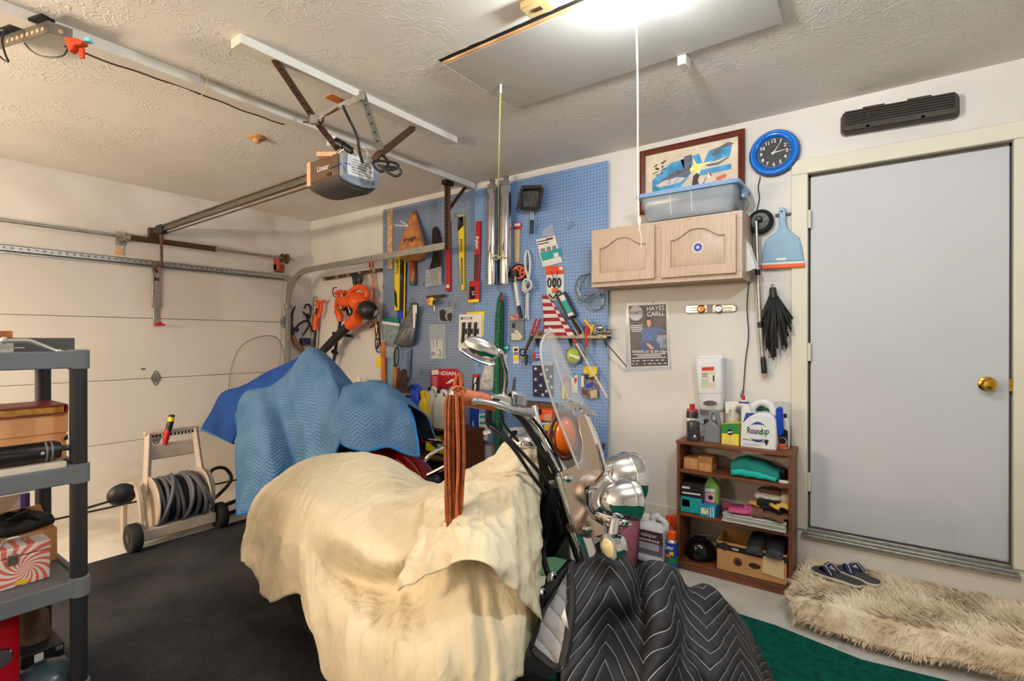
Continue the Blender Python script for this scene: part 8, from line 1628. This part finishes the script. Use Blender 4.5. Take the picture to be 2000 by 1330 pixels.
# tassel tied to the grip
tz=thing('leather_tassel','long brown leather fringe tassel tied to the handlebar grip','tassel',D(886,1060,1.49))
rs=random.Random(8)
for k_ in range(34):
    x=868+38*rs.random();dd=1.46+.045*rs.random();ye=1000+62*rs.random();xe=872+(x-868)*.8+rs.uniform(-2,3)
    DT([(887+(x-887)*.8,770+4*rs.random(),dd),(x,800,dd),(x+rs.uniform(-3,3),900,dd),(x*.5+xe*.5+rs.uniform(-2,2),970,dd),(xe,ye,dd)],.0033,5,5).build('lace',m_frin if k_%4 else m_leath,tz)
for P in(((888,768,1.48),(893,745,1.48),(899,731,1.48),(902,745,1.48),(896,766,1.48)),((892,768,1.47),(888,748,1.47),(896,730,1.47),(900,752,1.47),(898,768,1.47)),((884,762,1.47),(894,755,1.46),(908,762,1.47),(900,772,1.47),(888,772,1.47))):DT(P,.0042,6).build('bow_loop',m_leath,tz)
# machine under the covers
def wheel(name,c,R_,w_,ax):
    o=MB().lathe([(R_*.72,-w_/2),(R_*.9,-w_/2),(R_*.98,-w_*.3),(R_,0),(R_*.98,w_*.3),(R_*.9,w_/2),(R_*.72,w_/2)],c,ax,36).build(name,m_rubber,mc);MB().lathe([(R_*.74,-w_*.3),(R_*.74,w_*.3),(R_*.66,w_*.3),(R_*.66,-w_*.3),(R_*.74,-w_*.3)],c,ax,32).lathe([(.04,-w_*.6),(.04,w_*.6)],c,ax,14).build('rim',m_chrome,o)
fc_=np.array([4.66,-1.80,FL+.305]);wheel('front_wheel',fc_,.29,.11,lat);wheel('rear_wheel',np.array([3.18,-1.98,FL+.317]),.31,.13,(0,1,0))
MB().box((3.6,-2.04,FL+.16),(4.08,-1.84,FL+.52)).build('engine',m_steel,mc,bevel=.03);MB().box((3.62,-2.06,FL+.5),(4.2,-1.90,FL+.74)).build('tank',mat('black_tank',(18,18,20),.1,var=0),mc,bevel=.06,seg=4);MB().box((2.9,-2.05,FL+.5),(3.7,-1.91,FL+.62)).build('seat',m_lea,mc,bevel=.05,seg=3)
MB().tube([(3.18,-1.98,FL+.31),(3.5,-1.98,FL+.2),(4.15,-1.98,FL+.22),(4.30,-1.95,FL+.55),(4.40,-1.92,FL+.92)],.028,12).build('frame',m_black,mc);DT([(1070,950,1.80),(1096,1040,1.80)],.020,12).build('steering_damper',m_black,mc);MB().lathe([(.02,0),(.024,.01),(.02,.03)],D(1074,952,1.79),UP,14).build('damper_cap',m_chrome,mc)
poly([(1056,975,1.9),(1108,990,1.9),(1112,1040,1.9),(1084,1090,1.9),(1056,1090,1.9)],.12,'radiator',m_black,bevel=.01)
for P in(((1056,1012,1.82),(1075,1018,1.82),(1098,1026,1.80),(1112,1034,1.8)),((1058,1052,1.78),(1062,1034,1.8),(1080,1022,1.8)),((1058,1050,1.78),(1062,1090,1.7),(1070,1120,1.65))):DT(P,.010,8).build('hose',m_black,mc)
MB().ball(D(1078,1138,1.62),(.022,.02,.036),16,10,ax=(RT,FW,UP)).build('horn',m_chrome,mc);MB().ball(D(1056,1160,1.56),(.02,.02,.02),12,8).build('foot_peg_mount',m_chrome,mc);DT([(1050,1172,1.55),(1080,1150,1.6),(1120,1105,1.68)],.026,10,3).build('front_guard',m_black,mc)
MB().ball(D(1022,864,1.80),(.05,.04,.03),18,10).build('speedometer',m_chrome,mc);DT([(1005,866,1.82),(1030,856,1.82),(1056,876,1.80)],.02,10).build('riser_clamp',m_chrome,mc);poly([(1068,905,1.72),(1092,895,1.76),(1098,915,1.74),(1078,932,1.70)],.06,'triple_clamp',m_chrome,bevel=.01)
# ------------------------------------------------------------------ rear motorcycle under the blue blanket
rm=thing('motorcycle','dark red motorcycle with clear windshield under the blue blanket','motorcycle',(2.2,-1.22,FL));mc2=mc;mc=rm
m_crim=mat('candy_red_paint',(112,14,14),.15,.3,var=.06);m_gold=mat('gold_pinstripe',(206,120,60),.3,var=0)
ry=-1.27;rc_=np.array([2.82,ry,FL+.327]);wheel('rear_wheel',rc_,.32,.13,(0,1,0));wheel('front_wheel',np.array([1.34,ry,FL+.327]),.32,.11,(0,1,0))
def fender(a0,a1,R_,w_):
    rings=[]
    for a in np.linspace(a0,a1,22):
        ring=[]
        for t in np.linspace(-1.25,1.25,13):rr_=R_-(1-math.cos(t))*.10;ring.append(rc_+np.array([math.cos(R(a))*rr_,math.sin(t)*w_,math.sin(R(a))*rr_]))
        rings.append(ring)
    return MB().loft(rings,caps=False,closed=False)
fd=fender(165,2,.43,.13).build('rear_fender',m_crim,rm,angle=180,solid=.004)
for q,r_ in((.7,.0022),(.35,.0018)):
    MB().tube([rc_+np.array([math.cos(R(a))*(.432-(1-math.cos(q))*.10),-math.sin(q)*.131-.002,math.sin(R(a))*(.432-(1-math.cos(q))*.10)+.006*math.sin(a*.15)])for a in np.linspace(70,8,26)],r_,5).build('pinstripe',m_gold,fd)
MB().box((2.2,ry-.07,FL+.34),(2.6,ry+.10,FL+.72)).build('side_cover',m_crim,rm,bevel=.06,seg=3);MB().box((2.25,ry-.10,FL+.66),(2.75,ry+.10,FL+.82)).build('seat',m_lea,rm,bevel=.05,seg=3);MB().tube([(1.18,ry,FL+.32),(1.55,ry,FL+.95)],.04,12).build('fork',m_chrome,rm);MB().tube([(1.6,ry+.12,.86),(1.55,ry,.84),(1.6,ry-.12,.86)],.014,10).build('handlebar',m_chrome,rm)
wtube([(818,858,1.25),(850,862,1.25),(867,866,1.28),(864,874,1.34),(845,884,1.42),(828,900,1.46)],.011,8).build('rack_bar',m_chrome,rm);wtube([(820,880,1.25),(850,886,1.25),(874,892,1.28)],.010,8).build('rack_bar',m_black,rm);wtube([(836,928,1.36),(860,916,1.34),(880,905,1.32)],.014,8).build('exhaust_bar',m_chrome,rm);MB().ball(W(846,936,1.30),(.05,.04,.03),14,8).build('tail_lamp',m_black,rm)
wx_=0.92;ws=[]
for px,py in((447,768),(449,730),(456,700),(468,676),(488,662),(512,656),(534,658),(548,672),(556,700),(560,770)):p=B(px,py,wx_);ws.append(p)
cy_=sum(p[1]for p in ws)/len(ws);ws=[p+[-.9*(p[1]-cy_)**2+.05,0,0]for p in ws]
bz=min(p[2]for p in ws)-.05;base=[np.array([p[0]-.06,p[1],bz])for p in ws]
MB().loft([[tuple(p)for p in base],[tuple(a*.5+c*.5)for a,c in zip(base,ws)],[tuple(p)for p in ws]],caps=False,closed=False).build('windshield',mat('tan_tinted_glass',(206,190,176),.04,var=0,alpha=.14),rm,angle=180,solid=.004)
MB().tube(curve(ws,4),.0042,6).build('windshield_edge',mat('grey_edge',(120,112,104),.3,var=0),rm)
